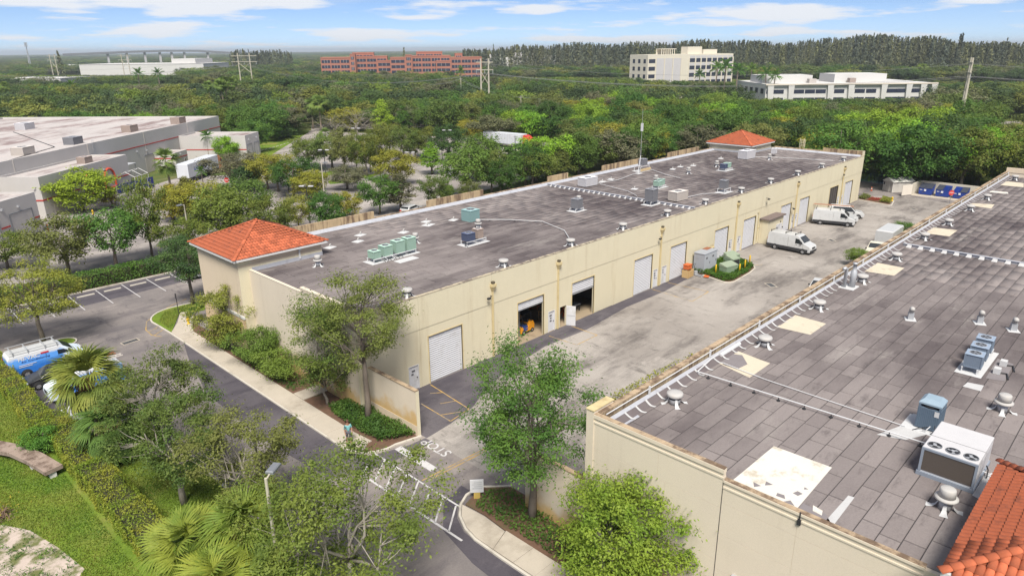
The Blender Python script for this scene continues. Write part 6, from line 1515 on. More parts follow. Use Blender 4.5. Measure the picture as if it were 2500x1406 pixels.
for i, (x, y) in enumerate(((5.6, .95), (16.6, .95), (26.2, 1.0), (35.2, 1.05), (44.0, 1.0), (52.6, .9), (62.6, 1.1), (71.8, 1.2), (80.8, 1.05), (90.2, 1.05), (99.6, 1.05))):
    mushroom(f'round mushroom vent on the edge of the long roof, {ORD[i]} from the street', x, y, Z1, GM, .46)
for i, (x, y) in enumerate(((4.84, -24.08), (15.76, -24.2), (25.07, -24.1), (33.8, -24.25), (42.7, -24.24), (52.3, -24.05), (60.7, -24.2), (70.3, -24.2), (78.9, -24.2), (97.3, -24.0))):
    mushroom(f'round mushroom vent by the stained parapet, {ORD[i]} from the near corner', x, y, Z2, GR, .46)
for x, y, lab in ((5.26, 13.7, 'exhaust hood beside the tiled tower'), (16.4, 13.45, 'exhaust hood behind the row of four green units'), (24.9, 13.1, 'exhaust hood in front of the big teal unit'), (42.3, 12.95, 'exhaust hood behind the lone grey condenser'), (61.6, 14.0, 'exhaust hood behind the low green unit'), (70.9, 14.1, 'lone exhaust hood between the vent stacks'), (79.8, 14.1, 'exhaust hood behind the small green pair'), (92.6, 11.0, 'exhaust hood near the far tower')): hood(lab, x, y, Z1, GM)
hood('white exhaust hood beside the triple-fan unit', 4.55, -37.5, Z2, GR, 1.1); hood('white exhaust hood at the right photo edge', 16.1, -37.45, Z2, GR, 1.1)
for x, y, n, lab in ((9.44, 18.4, 1, 'nearest the tiled tower'), (12.7, 18.3, 1, 'first of the close pair'), (14.35, 20.3, 1, 'second of the close pair'), (18.2, 17.8, 1, 'behind the exhaust hood'), (23.0, 19.8, 1, 'single of the white pads'), (22.15, 18.4, 2, 'double pipe'), (25.65, 18.1, 1, 'left of the teal unit'), (56.6, 20.0, 1, 'near the boxy unit'), (59.0, 20.2, 1, 'near the roof mast'), (55.0, 13.2, 1, 'beyond the expansion joint'), (73.0, 18.2, 1, 'first of the far trio'), (76.0, 18.6, 1, 'second of the far trio'), (78.4, 17.6, 1, 'third of the far trio'), (88.5, 18.0, 1, 'before the far tower')):
    pipe_vent(f'bent pipe vent on white pad on the long roof, {lab}', x, y, Z1, GM, n)
for x, y, lab in ((27.4, -29.75, 'first'), (29.9, -33.55, 'second'), (29.9, -35.55, 'third')): 
    o = thing('gooseneck_vent', f'silver gooseneck vent on the near roof, {lab} from the parapet', 'roof vent', (x, y, Z2), .4, 'silver vents on the near roof')
    MB().bbox(-.42, -.36, .03, .42, .36, .06, .02).build('mastic_pad', M_curb, o); MB().box(-.18, -.18, .05, .18, .18, .55).build('duct', M_galv, o); MB().tube([(0, 0, .5), (0, 0, .75), (-.06, 0, .88), (-.18, 0, .9), (-.28, 0, .78)], .17, 10).build('hood', M_vent, o, True)
def rack(o, w, d, h):
    for sx in (-1, 1):
        for sy in (-1, 1): MB().box(sx*w/2-.03, sy*d/2-.03, .03, sx*w/2+.03, sy*d/2+.03, h).build('leg', M_wmetal, o)
    for sy in (-1, 1): MB().box(-w/2-.05, sy*d/2-.04, h, w/2+.05, sy*d/2+.04, h+.07).build('rail', M_wmetal, o)
    pad(o, -w/2-.35, -d/2-.3, w/2+.35, d/2+.3)
def hoses(o, pts, r=.03): 
    for p in pts: MB().tube(p, r, 5).build('hose', M_black if len(p) % 2 else M_wmetal, o)
GU = 'air conditioners on the long roof'
o = thing('equipment_rack', 'white steel rack on mastic pad under the row of four green units', 'rack', (11.6, 10.95, Z1), .02); rack(o, 5.0, 1.0, .35); pad(o, -.8, -2.2, 1.5, -1.2)
hoses(o, [[(x, -.5, .35), (x+.05, -.7, .2), (x+.2, -.8, .06)] for x in (-1.6, -1.2, -.9, -.3, .1, .5)]); hoses(o, [[(x, -.5, .5), (x+.3, -.75, .2), (x+.1, -.85, .1), (x, -.9, .05)] for x in (-1.4, -.6)])
for i, (dx, w, h) in enumerate(((-2.0, .85, .7), (-.72, 1.0, .95), (.72, 1.05, 1.15), (2.05, 1.05, 1.2))): coil_unit('condenser', f'green ribbed condenser, {ORD[i]} in the row of four', 11.6+dx, 10.95, Z1+.42, w, .95, h, M_acgreen, GU, .02)
coil_unit('condenser', 'big teal condenser on a grey pad', 26.9, 16.5, Z1+.03, 1.5, 1.5, 1.3, M_acteal, GU, .05)
o = thing('equipment_rack', 'white rack on mastic pad under the navy and brown condensers', 'rack', (20.3, 8.9, Z1)); rack(o, 2.6, .9, .4); hoses(o, [[(-1.2, -.3, .5), (-1.5, -.3, .3), (-1.6, -.5, .08)], [(-1.2, -.5, .4), (-1.7, -.6, .25), (-1.5, -.8, .06)]])
coil_unit('condenser', 'navy blue condenser of the close pair', 19.6, 8.9, Z1+.47, 1.05, .95, .8, M_acnavy, GU); coil_unit('condenser', 'brown condenser of the close pair', 21.0, 9.0, Z1+.47, .8, .85, .95, M_acbrown, GU)
o = thing('equipment_rack', 'mastic pad and rack under the lone grey condenser', 'rack', (39.0, 10.6, Z1)); rack(o, 1.5, .9, .3); coil_unit('condenser', 'lone grey condenser on a white pad', 39.0, 10.6, Z1+.38, 1.05, 1.05, 1.15, M_acgrey, GU, .1)
o = thing('equipment_rack', 'mastic pad and rack under the dark condenser at the expansion joint', 'rack', (48.0, 5.9, Z1)); rack(o, 1.6, 1.0, .4); hoses(o, [[(.6, -.2, .5), (1.1, -.3, .3), (1.4, -.4, .1)], [(.6, .1, .6), (1.3, 0, .4), (1.6, -.2, .08)]])
coil_unit('condenser', 'tall dark grey condenser at the expansion joint', 48.0, 5.9, Z1+.47, 1.2, 1.2, 1.55, M_acgrey, GU, .05)
coil_unit('rooftop_unit', 'boxy grey package unit behind the expansion joint', 52.6, 19.6, Z1+.12, 2.6, 1.5, 1.2, M_aclight, GU, -.06); coil_unit('rooftop_unit', 'boxy beige package unit beside the expansion joint', 52.4, 4.7, Z1+.12, 2.4, 1.4, 1.15, M_acbeige, GU, -.08)
o = thing('equipment_rack', 'mastic pad and rack under the condenser at the roof edge', 'rack', (61.2, 2.9, Z1)); rack(o, 1.7, 1.0, .5); coil_unit('condenser', 'grey condenser on tall legs near the roof edge', 61.2, 3.0, Z1+.57, .95, .95, 1.1, M_acgrey, GU, .05)
o = thing('equipment_rack', 'mastic pad under the low green units', 'rack', (58.4, 11.4, Z1)); rack(o, 1.9, 1.0, .25); coil_unit('condenser', 'low green condenser, nearer of the pair', 57.9, 11.3, Z1+.33, .95, .9, .7, M_acgreen, GU); coil_unit('condenser', 'low green condenser, farther of the pair', 59.2, 11.6, Z1+.33, .8, .8, .75, M_acgreen, GU)
o = thing('equipment_rack', 'mastic pad under the small green and dark units', 'rack', (77.8, 11.5, Z1)); rack(o, 2.2, 1.2, .3); coil_unit('condenser', 'small dark condenser beyond the vents', 77.2, 11.5, Z1+.38, .9, .9, .7, M_acnavy, GU); coil_unit('condenser', 'small green condenser beyond the vents', 78.7, 11.7, Z1+.38, 1.1, .9, .7, M_acgreen, GU)
coil_unit('condenser', 'grey condenser beside the roof mast', 69.0, 21.3, Z1+.9, 1.1, 1.0, 1.0, M_acgrey, GU); o = thing('equipment_stand', 'timber-decked stand under the condenser by the roof mast', 'rack', (68.6, 21.2, Z1)); rack(o, 2.4, 1.2, .8); MB().box(-1.4, -.8, .12, 1.4, -.7, .5).build('plank', mat('raw_plywood', (.55, .42, .24), .9, .1, 3.), o)
coil_unit('rooftop_unit', 'large grey package unit before the far tower', 91.3, 14.6, Z1+.12, 3.0, 1.7, 1.4, M_aclight, GU, -.05); coil_unit('condenser', 'small white unit right of the far tower', 97.4, 12.4, Z1+.5, 1.2, .8, .9, M_aclight, GU, .2)
m_ = thing('roof_mast', 'thin white antenna mast with guy strut on the long roof', 'mast', (67.2, 20.6, Z1)); MB().tube([(0, 0, 0), (0, 0, 9.8)], [.04, .02], 6).build('pole', M_galv, m_); MB().tube([(-1.4, -.6, .05), (0, 0, 2.6)], .05, 5).build('strut', M_wmetal, m_); MB().box(-.06, -.2, 6.4, .06, .2, 7.6).build('antenna', M_wmetal, m_); pad(m_, -1.8, -1.0, -.6, -.2)
ph = thing('roof_pipes', 'white drain pipes running over the long roof', 'pipe')
for pts in ([(27.2, 15.6), (29.5, 13.0), (31.5, 9.5), (30.0, 5.0), (27.0, 1.6)], [(54.0, 19.2), (58.5, 18.6), (66.5, 20.2)], [(53.8, 4.4), (57.5, 4.0), (60.0, 2.2)], [(54.2, 18.6), (52.5, 12.6), (50.6, 9.8)], [(70.0, 20.6), (67.0, 15.6), (66.0, 12.6)], [(93.0, 14.2), (95.0, 10.5), (97.5, 2.0)], [(36.0, 1.1), (35.0, 1.4), (34.0, .9)]): pipe_run(ph, [(x, y, Z1+.2) for x, y in pts], .035, 'pipe', blocks=max(2, len(pts)))
# near roof
o = thing('equipment_stand', 'white mastic base and hoses under the tall blue condenser', 'rack', (11.55, -35.05, Z2)); pad(o, -.9, -1.2, .9, 1.1, .04); hoses(o, [[(-.6, -.4, .5), (-.75, -.45, .3), (-.8, -.3, .06)], [(-.6, -.2, .4), (-.8, -.1, .25), (-.7, .1, .1), (-.8, .3, .06)], [(-.55, -.1, .3), (-.7, .3, .15), (-.9, .5, .06)]], .022)
cb = thing('condenser', 'tall blue-grey condenser with domed top on the near roof', 'air conditioner', (11.6, -35.05, Z2+.12), 0)
w = .52
MB().box(-w, -w, 0, w, w, 1.15).build('casing', M_acblue, cb)
s = MB(); n = 12
for i in range(n):
    t = -w+.06+(2*w-.12)*i/(n-1)
    for sy in (-1, 1): s.box(t-.012, sy*w-.016, .06, t+.012, sy*w+.016, 1.12); s.box(sy*w-.016, t-.012, .06, sy*w+.016, t+.012, 1.12)
s.build('coil_guard', M_acblue, cb)['kind'] = 'stuff'
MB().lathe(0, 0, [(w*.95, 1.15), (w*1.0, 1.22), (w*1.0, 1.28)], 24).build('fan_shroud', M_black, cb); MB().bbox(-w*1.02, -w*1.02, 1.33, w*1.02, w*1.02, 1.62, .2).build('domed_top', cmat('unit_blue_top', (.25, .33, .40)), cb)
for sx in (-1, 1):
    for sy in (-1, 1): MB().box(sx*w*.9-.05, sy*w*.9-.05, 1.1, sx*w*.9+.05, sy*w*.9+.05, 1.4).build('corner_post', M_acblue, cb)
MB().box(-w-.02, -.46, .8, -w-.017, -.25, 1.1).build('label_plate', M_curb, cb)
pu = thing('rooftop_unit', 'large grey package unit with three fans on the near roof', 'air conditioner', (6.65, -37.0, Z2), 0)
pc = MB().bbox(.0, -1.08, .22, 3.05, 1.12, 1.5, .03).build('casing', cmat('unit_pale', (.50, .49, .50)), pu)
MB().box(-.09, -1.14, .03, 3.12, 1.18, .22).build('base_curb', cmat('unit_slate', (.22, .25, .30)), pu)
MB().box(-.02, -1.0, .30, -.001, 1.02, 1.34).build('coil_face', mat('coil_brown', (.085, .07, .06), .7, .2, 30.), pu)
MB().box(-.05, -1.10, .24, -.0, -1.0, 1.44).box(-.05, 1.02, .24, 0, 1.13, 1.44).box(-.05, -1.0, 1.34, 0, 1.02, 1.44).build('face_frame', MATS['unit_slate'], pu)
for k in range(3):
    cy = -.72+k*.72; f = MB().lathe(.36, cy, [(.3, 1.501), (.3, 1.53), (.26, 1.53)], 24, False).build('fan_ring', M_steel, pu)
    MB().lathe(.36, cy, [(.27, 1.505), (.05, 1.506)], 24, False).build('fan_opening', M_black, f)
    s = MB()
    for q in range(3):
        a = 2*pi*q/3+k; s.quad((.36+.06*cos(a), cy+.06*sin(a), 1.512), (.36+.25*cos(a), cy+.25*sin(a), 1.511), (.36+.24*cos(a+.75), cy+.24*sin(a+.75), 1.52), (.36+.06*cos(a+.9), cy+.06*sin(a+.9), 1.52))
    s.lathe(.36, cy, [(.08, 1.52), (.08, 1.545)], 12); s.build('fan_blades', M_galv, f)
    c_ = MB(); [c_.lathe(.36, cy, [(r, 1.548), (r+.008, 1.548)], 24, False) for r in (.1, .15, .2, .25)]; c_.build('fan_guard', M_black, f)
MB().box(1.25, -1.081, 1.501, 1.27, 1.121, 1.506).build('panel_seam', M_black, pu)
for x0, x1 in ((.8, 1.5), (1.7, 2.7)): MB().box(x0, -1.10, .35, x1, -1.085, 1.3).build('access_panel', M_aclight, pu)
MB().tube([(2.0, -1.15, .5), (2.0, -1.25, .3), (1.6, -1.3, .1)], .03, 6).build('hose', M_black, pu)
for i, (x, y) in enumerate(((20.7, -35.05), (22.3, -35.0), (23.9, -34.95))): 
    o = coil_unit('condenser', f'slate condenser of the near roof trio, {ORD[i]} from the street', x, y, Z2+.38, .95, .95, .85, cmat('unit_steelblue', (.17, .21, .27)), 'condensers in the trio on the near roof', .05, legs=.0)
o = thing('equipment_rack', 'white stand with junction boxes under the condenser trio', 'rack', (22.3, -35.0, Z2)); rack(o, 4.2, .8, .3)
for x, y in ((-1.0, -1.2), (.5, -1.25)): MB().box(x-.2, y-.2, .05, x+.2, y+.15, .4).build('junction_box', M_curb, o); MB().tube([(x, y, .1), (x+.2, y-.5, .07), (x-.6, y-.7, .06)], .06, 5).build('hose', M_black, o)
MB().poly([(-2.2, -.9, .036), (1.5, -.8, .036), (1.2, -1.7, .036), (-1.9, -1.8, .036)]).build('stain', M_bare, o)
es = thing('flue_stack', 'galvanised twin flue by the stained parapet', 'flue', (31.8, -23.9, Z2)); MB().bbox(-.7, -.6, .03, .7, .6, .08, .02).build('mastic_pad', M_curb, es)
MB().lathe(.15, -.2, [(.24, 0), (.24, 1.4), (.15, 1.5), (.15, 2.0), (.19, 2.0), (.19, 2.12)], 12).build('flue', M_galv, es, True); MB().tube([(-.35, .25, 0), (-.35, .25, 1.6), (-.5, .3, 1.72), (-.75, .35, 1.66)], .14, 8).build('duct', M_galv, es, True)
coil_unit('condenser', 'condenser cut by the right photo edge on a cream pad', 32.0, -39.2, Z2+.1, 1.1, 1.1, 1.1, M_acgrey, 'condensers on the near roof')
# ================================================================ vehicles
def carpaint(name, c, rough=.3):
    if name in MATS: return MATS[name]
    m, nt, b = _nt(name); f = _noise(nt, 2.2, 4, .6); col = _mix(nt, _ramp(nt, f, .45, .8), c, tuple(np.array(c)*.86)); nt.links.new(col, b.inputs['Base Color'])
    b.inputs['Roughness'].default_value = rough; b.inputs['Specular IOR Level'].default_value = .5; b.inputs['Coat Weight'].default_value = .3; MATS[name] = m; return m
P_white = carpaint('paint_white', (.50, .505, .51)); P_cream = carpaint('paint_cream', (.66, .62, .50)); P_black = carpaint('paint_black', (.02, .02, .022)); P_red = carpaint('paint_red', (.55, .03, .02)); P_grey = carpaint('paint_grey', (.22, .23, .24)); P_blue = carpaint('paint_blue', (.03, .07, .25))
M_win = mat('vehicle_glass', (.018, .022, .026), .08, .1, 1., spec=.7); M_tyre = mat('tyre', (.022, .022, .022), .85, .2, 8.); M_rim = mat('rim', (.50, .50, .52), .35, .1, 4., metal=.6); M_trim = mat('black_trim', (.035, .035, .038), .6, .2, 4.); M_lens = mat('headlamp', (.70, .72, .74), .15, .05, 2., spec=.7); M_tail = mat('tail_lamp', (.45, .02, .015), .3, .1, 3.)
def wheel(o, x, y, r, w=.22):
    s = 1 if y > 0 else -1; t = MB(); k = len(t.v); n = 20
    prof = [(r*.62, -w/2), (r*.93, -w/2), (r, -w*.3), (r, w*.3), (r*.93, w/2), (r*.62, w/2)]
    for rr, yy in prof:
        for i in range(n): a = 2*pi*i/n; t.v.append((x+rr*cos(a), y+yy, r+rr*sin(a)))
    for j in range(len(prof)-1):
        for i in range(n): t.f.append((j*n+i, j*n+(i+1) % n, (j+1)*n+(i+1) % n, (j+1)*n+i))
    wh = t.build('wheel', M_tyre, o, True); rm = MB().disc_y(x, y-w*.2*s, y+w*.38*s, r, r*.62, 16, r*.56)
    rm = rm.build('rim', M_rim, wh); MB().disc_y(x, y+w*.381*s, y+w*.44*s, r, r*.16, 10).build('hub', M_steel, wh)
    s5 = MB()
    for q in range(5):
        a = 2*pi*q/5; cx, cz = x+r*.36*cos(a), r+r*.36*sin(a); s5.disc_y(cx, y+w*.383*s, y+w*.40*s, cz, r*.1, 8)
    s5.build('rim_hole', M_black, wh)
def body(o, prof, W, top, belt=1.2, m=None, name='body', zr=None, tumble=.13, bev=.06):
    """side outline lofted across the width with the sides leaning in above the belt line"""
    def hw(z): return W/2-(max(0, z-belt)/(top-belt))*tumble
    s = MB(); n = len(prof)
    for sg in (-1, 1): s.v += [(x, sg*hw(z), z) for x, z in prof]
    s.f = [tuple(range(n)), tuple(n+i for i in reversed(range(n)))]+[((i+1) % n, i, n+i, n+(i+1) % n) for i in range(n)]
    b = s.build(name, m, o); md = b.modifiers.new('bevel', 'BEVEL'); md.width = bev; md.segments = 2; md.limit_method = 'ANGLE'; md.angle_limit = rad(25)
    return b, hw
def sidepanel(o, hw, pts, m, name, off=.012, thick=.0):
    out = []
    for sg in (-1, 1):
        P = [(x, sg*(hw(z)+off), z) for x, z in pts]
        if sg < 0: P = P[::-1]
        out.append(MB().poly(P[::-1]).build(name, m, o))
    return out
def arches(o, xs, r, W):
    for x in xs:
        for sg in (-1, 1): MB().disc_y(x, sg*(W/2-.25), sg*(W/2+.008), r, r*1.26, 20).build('wheel_arch', M_trim, o)
def cargo_van(label, x, y, rz, paint=None, rackk=False, group=None, L=6.1, H=2.38, W=2.02, trim=True, name='cargo_van'):
    o = thing(name, label, 'van', (x, y, .004), rz, group); paint = paint or P_white; h = L/2; r = .35
    prof = [(-h, .42), (-h, 1.1), (-h+.06, H-.25), (-h+.2, H-.04), (-h+.6, H), (h-2.0, H), (h-1.72, H-.1), (h-.95, 1.52), (h-.82, 1.42), (h-.2, 1.2), (h-.05, 1.0), (h, .72), (h-.04, .36), (h-.4, .30), (-h+.2, .34)]
    b, hw = body(o, prof, W, H, 1.25, paint)
    sidepanel(b, hw, [(h-2.15, 1.36), (h-1.05, 1.36), (h-1.66, H-.42), (h-2.15, H-.38)], M_win, 'side_window')
    MB().poly([(h-1.67, -.80, H-.16), (h-.99, -.90, 1.56), (h-.99, .90, 1.56), (h-1.67, .80, H-.16)][::-1]).build('windscreen', M_win, b).location = (.05, 0, .02)
    if trim:
        for sg in (-1, 1): MB().box(-h+.05, sg*(W/2)-.02, .34, h-.35, sg*(W/2)+.02, .74).build('rub_strip', M_trim, b)
        MB().box(h-.12, -W/2+.05, .36, h+.04, W/2-.05, .62).build('front_bumper', M_trim, b); MB().box(-h-.1, -W/2+.06, .42, -h+.02, W/2-.06, .66).build('rear_bumper', M_trim, b)
    MB().box(h-.03, -.42, .78, h+.012, .42, 1.02).build('grille', M_trim, b)
    for sg in (-1, 1):
        s = MB(); s.v = [(h-.02, sg*.48, .84), (h-.03, sg*.48, 1.04), (h-.12, sg*.97, 1.12), (h-.10, sg*.97, .88)]; s.v += [(a+.03, b_*1.005, c) for a, b_, c in s.v]; s.f = [(0, 1, 2, 3), (4, 7, 6, 5), (0, 4, 5, 1), (1, 5, 6, 2), (2, 6, 7, 3), (3, 7, 4, 0)]; s.build('headlight', M_lens, b)
        MB().box(-h-.012, sg*.86-.08, 1.0, -h+.01, sg*.86+.08, 1.6).build('tail_light', M_tail, b)
        MB().box(h-1.35, sg*(W/2+.02)-.02, 1.42, h-1.18, sg*(W/2+.2), 1.7).build('wing_mirror', M_trim, b)
        for xx in (h-2.12, h-1.05, -.1): MB().box(xx, sg*hw(1.4)-.006, .66, xx+.018, sg*(hw(1.4)+.012), H-.35 if xx < 0 or xx == h-2.12 else 1.4).build('door_seam', M_trim, b)
        MB().box(h-2.0, sg*(W/2)-.01, 1.15, h-1.86, sg*(W/2)+.035, 1.2).build('door_handle', M_trim, b)
    arches(b, (h-1.0, -h+1.2), r, W)
    for xx in (h-1.0, -h+1.2):
        for sg in (-1, 1): wheel(o, xx, sg*(W/2-.03), r, .24)
    if rackk:
        for xx in (-h+.4, -.6, h-2.3):
            MB().box(xx-.03, -W/2+.2, H+.14, xx+.03, W/2-.2, H+.19).build('rack_bar', M_trim, o)
            for sg in (-1, 1): MB().box(xx-.04, sg*(W/2-.22)-.04, H-.05, xx+.04, sg*(W/2-.22)+.04, H+.28).build('rack_foot', M_trim, o)
    return o, hw, b
def ladder(label, x, y, z, rz, L=5.0, w=.4, m=None):
    o = thing('ladder', label, 'ladder', (x, y, z), rz); m = m or mat('ladder_alu', (.55, .50, .46), .5, .1, 3.)
    for sy in (-1, 1): MB().box(-L/2, sy*w/2-.03, 0, L/2, sy*w/2+.03, .08).build('rail', m, o)
    for i in range(int(L/.32)): MB().box(-L/2+.15+i*.32, -w/2, .02, -L/2+.19+i*.32, w/2, .06).build('rung', m, o)
    return o
def car(label, x, y, rz, paint, L=4.7, H=1.5, W=1.82, kind='sedan', group=None, name='car', cat='car'):
    o = thing(name, label, cat, (x, y, .004), rz, group); h = L/2; r = .33; be = .92
    if kind == 'sedan': prof = [(-h, .35), (-h+.02, .85), (-h+.15, .98), (-h+.7, 1.02), (-h+1.35, H-.06), (-h+1.8, H), (h-2.0, H-.02), (h-1.15, .98), (h-.25, .78), (h-.03, .6), (h, .3), (h-.3, .2), (-h+.2, .22)]; win = [(-h+1.05, 1.0), (h-1.35, 1.0), (h-1.95, H-.1), (-h+1.75, H-.09), (-h+1.45, H-.14)]; ws = ((h-1.95, H-.05), (h-1.2, 1.02)); rw = ((-h+1.4, H-.07), (-h+.78, 1.05))
    elif kind == 'suv': prof = [(-h, .4), (-h+.03, 1.0), (-h+.2, H-.25), (-h+.5, H-.02), (-h+.9, H), (h-2.1, H-.02), (h-1.25, 1.12), (h-.3, .98), (h-.03, .75), (h, .38), (h-.3, .28), (-h+.2, .3)]; win = [(-h+.55, 1.1), (h-1.45, 1.1), (h-2.05, H-.12), (-h+.75, H-.12)]; ws = ((h-2.02, H-.06), (h-1.3, 1.16)); rw = ((-h+.42, H-.08), (-h+.12, 1.15))
    else: prof = [(-h, .5), (-h, 1.05), (-h+.05, 1.12), (-.55, 1.12), (-.5, H-.1), (-.35, H), (.55, H), (1.25, 1.15), (h-.2, 1.02), (h-.02, .8), (h, .4), (h-.3, .3), (-h+.2, .4)]; win = [(-.4, 1.18), (1.0, 1.18), (.5, H-.1), (-.33, H-.1)]; ws = ((.6, H-.06), (1.2, 1.2)); rw = ((-.5, H-.14), (-.54, 1.2)); 
    b, hw = body(o, prof, W, H, be, paint, tumble=.2, bev=.05)
    sidepanel(b, hw, win, M_win, 'side_window')
    for nm, ((xa, za), (xb, zb)), d in (('windscreen', ws, .02), ('rear_window', rw, -.02)):
        P = [(xa, -hw(za)+.08, za), (xb, -hw(zb)+.1, zb), (xb, hw(zb)-.1, zb), (xa, hw(za)-.08, za)]; P = P[::-1] if d > 0 else P
        q = MB().poly(P).build(nm, M_win, b); q.location = (d, 0, .02)
    MB().box(h-.03, -.5, .45, h+.012, .5, .62).build('grille', M_trim, b)
    for sg in (-1, 1):
        MB().box(h-.2, sg*(W/2-.22)-.2, .62, h-.0, sg*(W/2-.22)+.2, .76).build('headlight', M_lens, b); MB().box(-h-.01, sg*(W/2-.2)-.18, .72, -h+.1, sg*(W/2-.2)+.18, .92).build('tail_light', M_tail, b)
        MB().box(h-1.6, sg*(W/2), .98, h-1.45, sg*(W/2+.16), 1.12).build('wing_mirror', M_trim, b)
    arches(b, (h-.85, -h+.9), r, W)
    for xx in (h-.85, -h+.9):
        for sg in (-1, 1): wheel(o, xx, sg*(W/2-.03), r, .22)
    if kind == 'pickup': MB().box(-h+.1, -W/2+.12, 1.121, -.65, W/2-.12, 1.13).build('bed', M_trim, b)
    return o
YV = 'vehicles parked in the yard'
cargo_van('white cargo van with roof bars parked by the electrical room', 66.45, -5.05, rad(-92), rackk=True, group=YV)
cargo_van('white cargo van at the head of the row by the dark doorway', 85.2, -3.7, rad(-72), rackk=True, group=YV)
car('white minivan between the cargo van and the white truck', 88.0, -3.8, rad(-68), P_white, 4.9, 1.75, 1.95, 'suv', YV, 'minivan', 'minivan'); ladder('brown extension ladder lying on the roof of the middle van', 87.2, -2.6, 2.55, rad(-70), 6.0, .5, mat('ladder_brown', (.42, .22, .15), .7, .2, 5.))
car('white crew truck last in the yard row', 91.6, -3.2, rad(-66), P_white, 5.4, 1.9, 2.0, 'suv', YV, 'crew_truck', 'truck')
car('white car half hidden behind the stained parapet', 51.5, -14.7, rad(-168), P_white, 4.6, 1.5, 1.82, 'sedan', YV)
car('cream pickup half hidden behind the stained parapet', 71.8, -14.2, rad(-170), P_cream, 5.3, 1.75, 1.95, 'pickup', YV, 'pickup', 'pickup')
tr_ = thing('box_trailer', 'white box trailer behind the cream pickup', 'trailer', (77.8, -13.9, 0), rad(2), YV); MB().bbox(-2.6, -1.1, .5, 2.6, 1.1, 2.6, .15).build('box', P_white, tr_); MB().box(-3.6, -.06, .5, -2.6, .06, .6).build('drawbar', M_trim, tr_)
for xx in (-.45, .45):
    for sg in (-1, 1): wheel(tr_, xx, sg*1.1, .33)
MB().box(-2.5, -1.13, .5, 2.5, -1.101, .62).build('side_rail', M_galv, tr_)
# wrapped service vans in the front bays
M_wrap, _t, _b = _nt('blue_wrap')
_tc = _t.nodes.new('ShaderNodeTexCoord'); _sp = _t.nodes.new('ShaderNodeSeparateXYZ'); _t.links.new(_tc.outputs['Object'], _sp.inputs[0])
_n = _noise(_t, 1.6, 4, .6, 'Object', (1, 1, 2.4)); _v = _math(_t, 'ADD', _sp.outputs[2], _math(_t, 'MULTIPLY', _n, .55))
_c = _mix(_t, _ramp(_t, _v, 1.0, 1.75), (.03, .17, .58), (.10, .30, .72)); _c = _mix(_t, _ramp(_t, _v, 1.95, 2.2), _c, (.60, .61, .63)); _c = _mix(_t, _ramp(_t, _math(_t, 'SUBTRACT', _sp.outputs[0], _n), .55, .9), _c, (.62, .70, .80))
_t.links.new(_c, _b.inputs['Base Color']); _b.inputs['Roughness'].default_value = .35
FV = 'vehicles in the bays beside the clipped hedge'
M_txtw = mat('lettering_white', (.66, .66, .68), .5, .03, 3.); M_txtb = mat('lettering_navy', (.02, .04, .20), .5, .05, 3.); M_txtr = mat('lettering_red', (.55, .04, .05), .5, .05, 3.)
v1, hw1, b1 = cargo_van('blue and white wrapped service van nearest the kerbed tip', -14.6, 27.3, 0, M_wrap, False, FV, 5.9, 2.15, 2.0, trim=False)
MB().box(-2.7, -.85, 2.151, 1.0, .85, 2.19).build('roof_panel', P_white, v1)
for xx in (-2.4, -1.3, 0.0, .9):
    s = MB().box(xx-.03, -.9, 2.38, xx+.03, .9, 2.43)
    for sg in (-1, 1): s.box(xx-.03, sg*.86-.03, 2.1, xx+.03, sg*.86+.03, 2.38)
    s.build('rack_bar', M_galv, v1)
for sg in (-1, 1): MB().box(-2.6, sg*.9-.025, 2.431, 1.1, sg*.9+.025, 2.47).build('rack_rail', M_galv, v1)
yb = -(hw1(1.7)+.02)
text_mesh('lettering', 'HI-VAC', .40, M_txtw, v1, (-1.35, -(hw1(1.75)+.02), 1.72), (pi/2, 0, 0), .004, 1.25, bold=.012); text_mesh('lettering', 'Air Conditioning', .26, M_txtb, v1, (-.9, -(hw1(1.5)+.02), 1.47), (pi/2, 0, 0), .004, 1.2)
MB().box(-.45, -(hw1(1.8)+.03), 1.78, .15, -(hw1(1.8)+.015), 1.92).build('red_mark', M_txtr, v1); MB().box(-2.2, -(hw1(1.1)+.025), 1.18, -.9, -(hw1(1.1)+.012), 1.23).box(-2.2, -(hw1(1.1)+.025), 1.04, -1.2, -(hw1(1.1)+.012), 1.09).build('white_line', M_txtw, v1)
v2, hw2, b2 = cargo_van('second blue wrapped service van, ladders on its roof rack', -13.6, 19.9, pi, M_wrap, False, FV, 5.6, 2.1, 1.98, trim=False)
for xx in (-2.2, -1.0, .4):
    s = MB().box(xx-.03, -.9, 2.28, xx+.03, .9, 2.33)
    for sg in (-1, 1): s.box(xx-.03, sg*.86-.03, 2.05, xx+.03, sg*.86+.03, 2.28)
    s.build('rack_bar', mat('rack_teal', (.30, .40, .44), .5, .1, 3.), v2)
ladder('red-brown extension ladder on the second blue van', -13.2, 20.3, 2.36, 0, 4.6, .42, mat('ladder_red', (.42, .12, .07), .6, .2, 5.)); ladder('aluminium ladder on the second blue van', -13.0, 19.5, 2.36, 0, 4.8, .4)
car('white hatchback parked behind the largest palm', -14.7, 14.6, pi, P_white, 4.5, 1.6, 1.84, 'suv', FV); car('black car beside the wrapped vans', -14.9, 23.8, pi, P_black, 4.5, 1.45, 1.82, 'sedan', FV)
car('silver car tucked behind the tiled tower', 5.0, 45.0, rad(85), P_grey, 4.5, 1.5, 1.8, 'sedan', None)
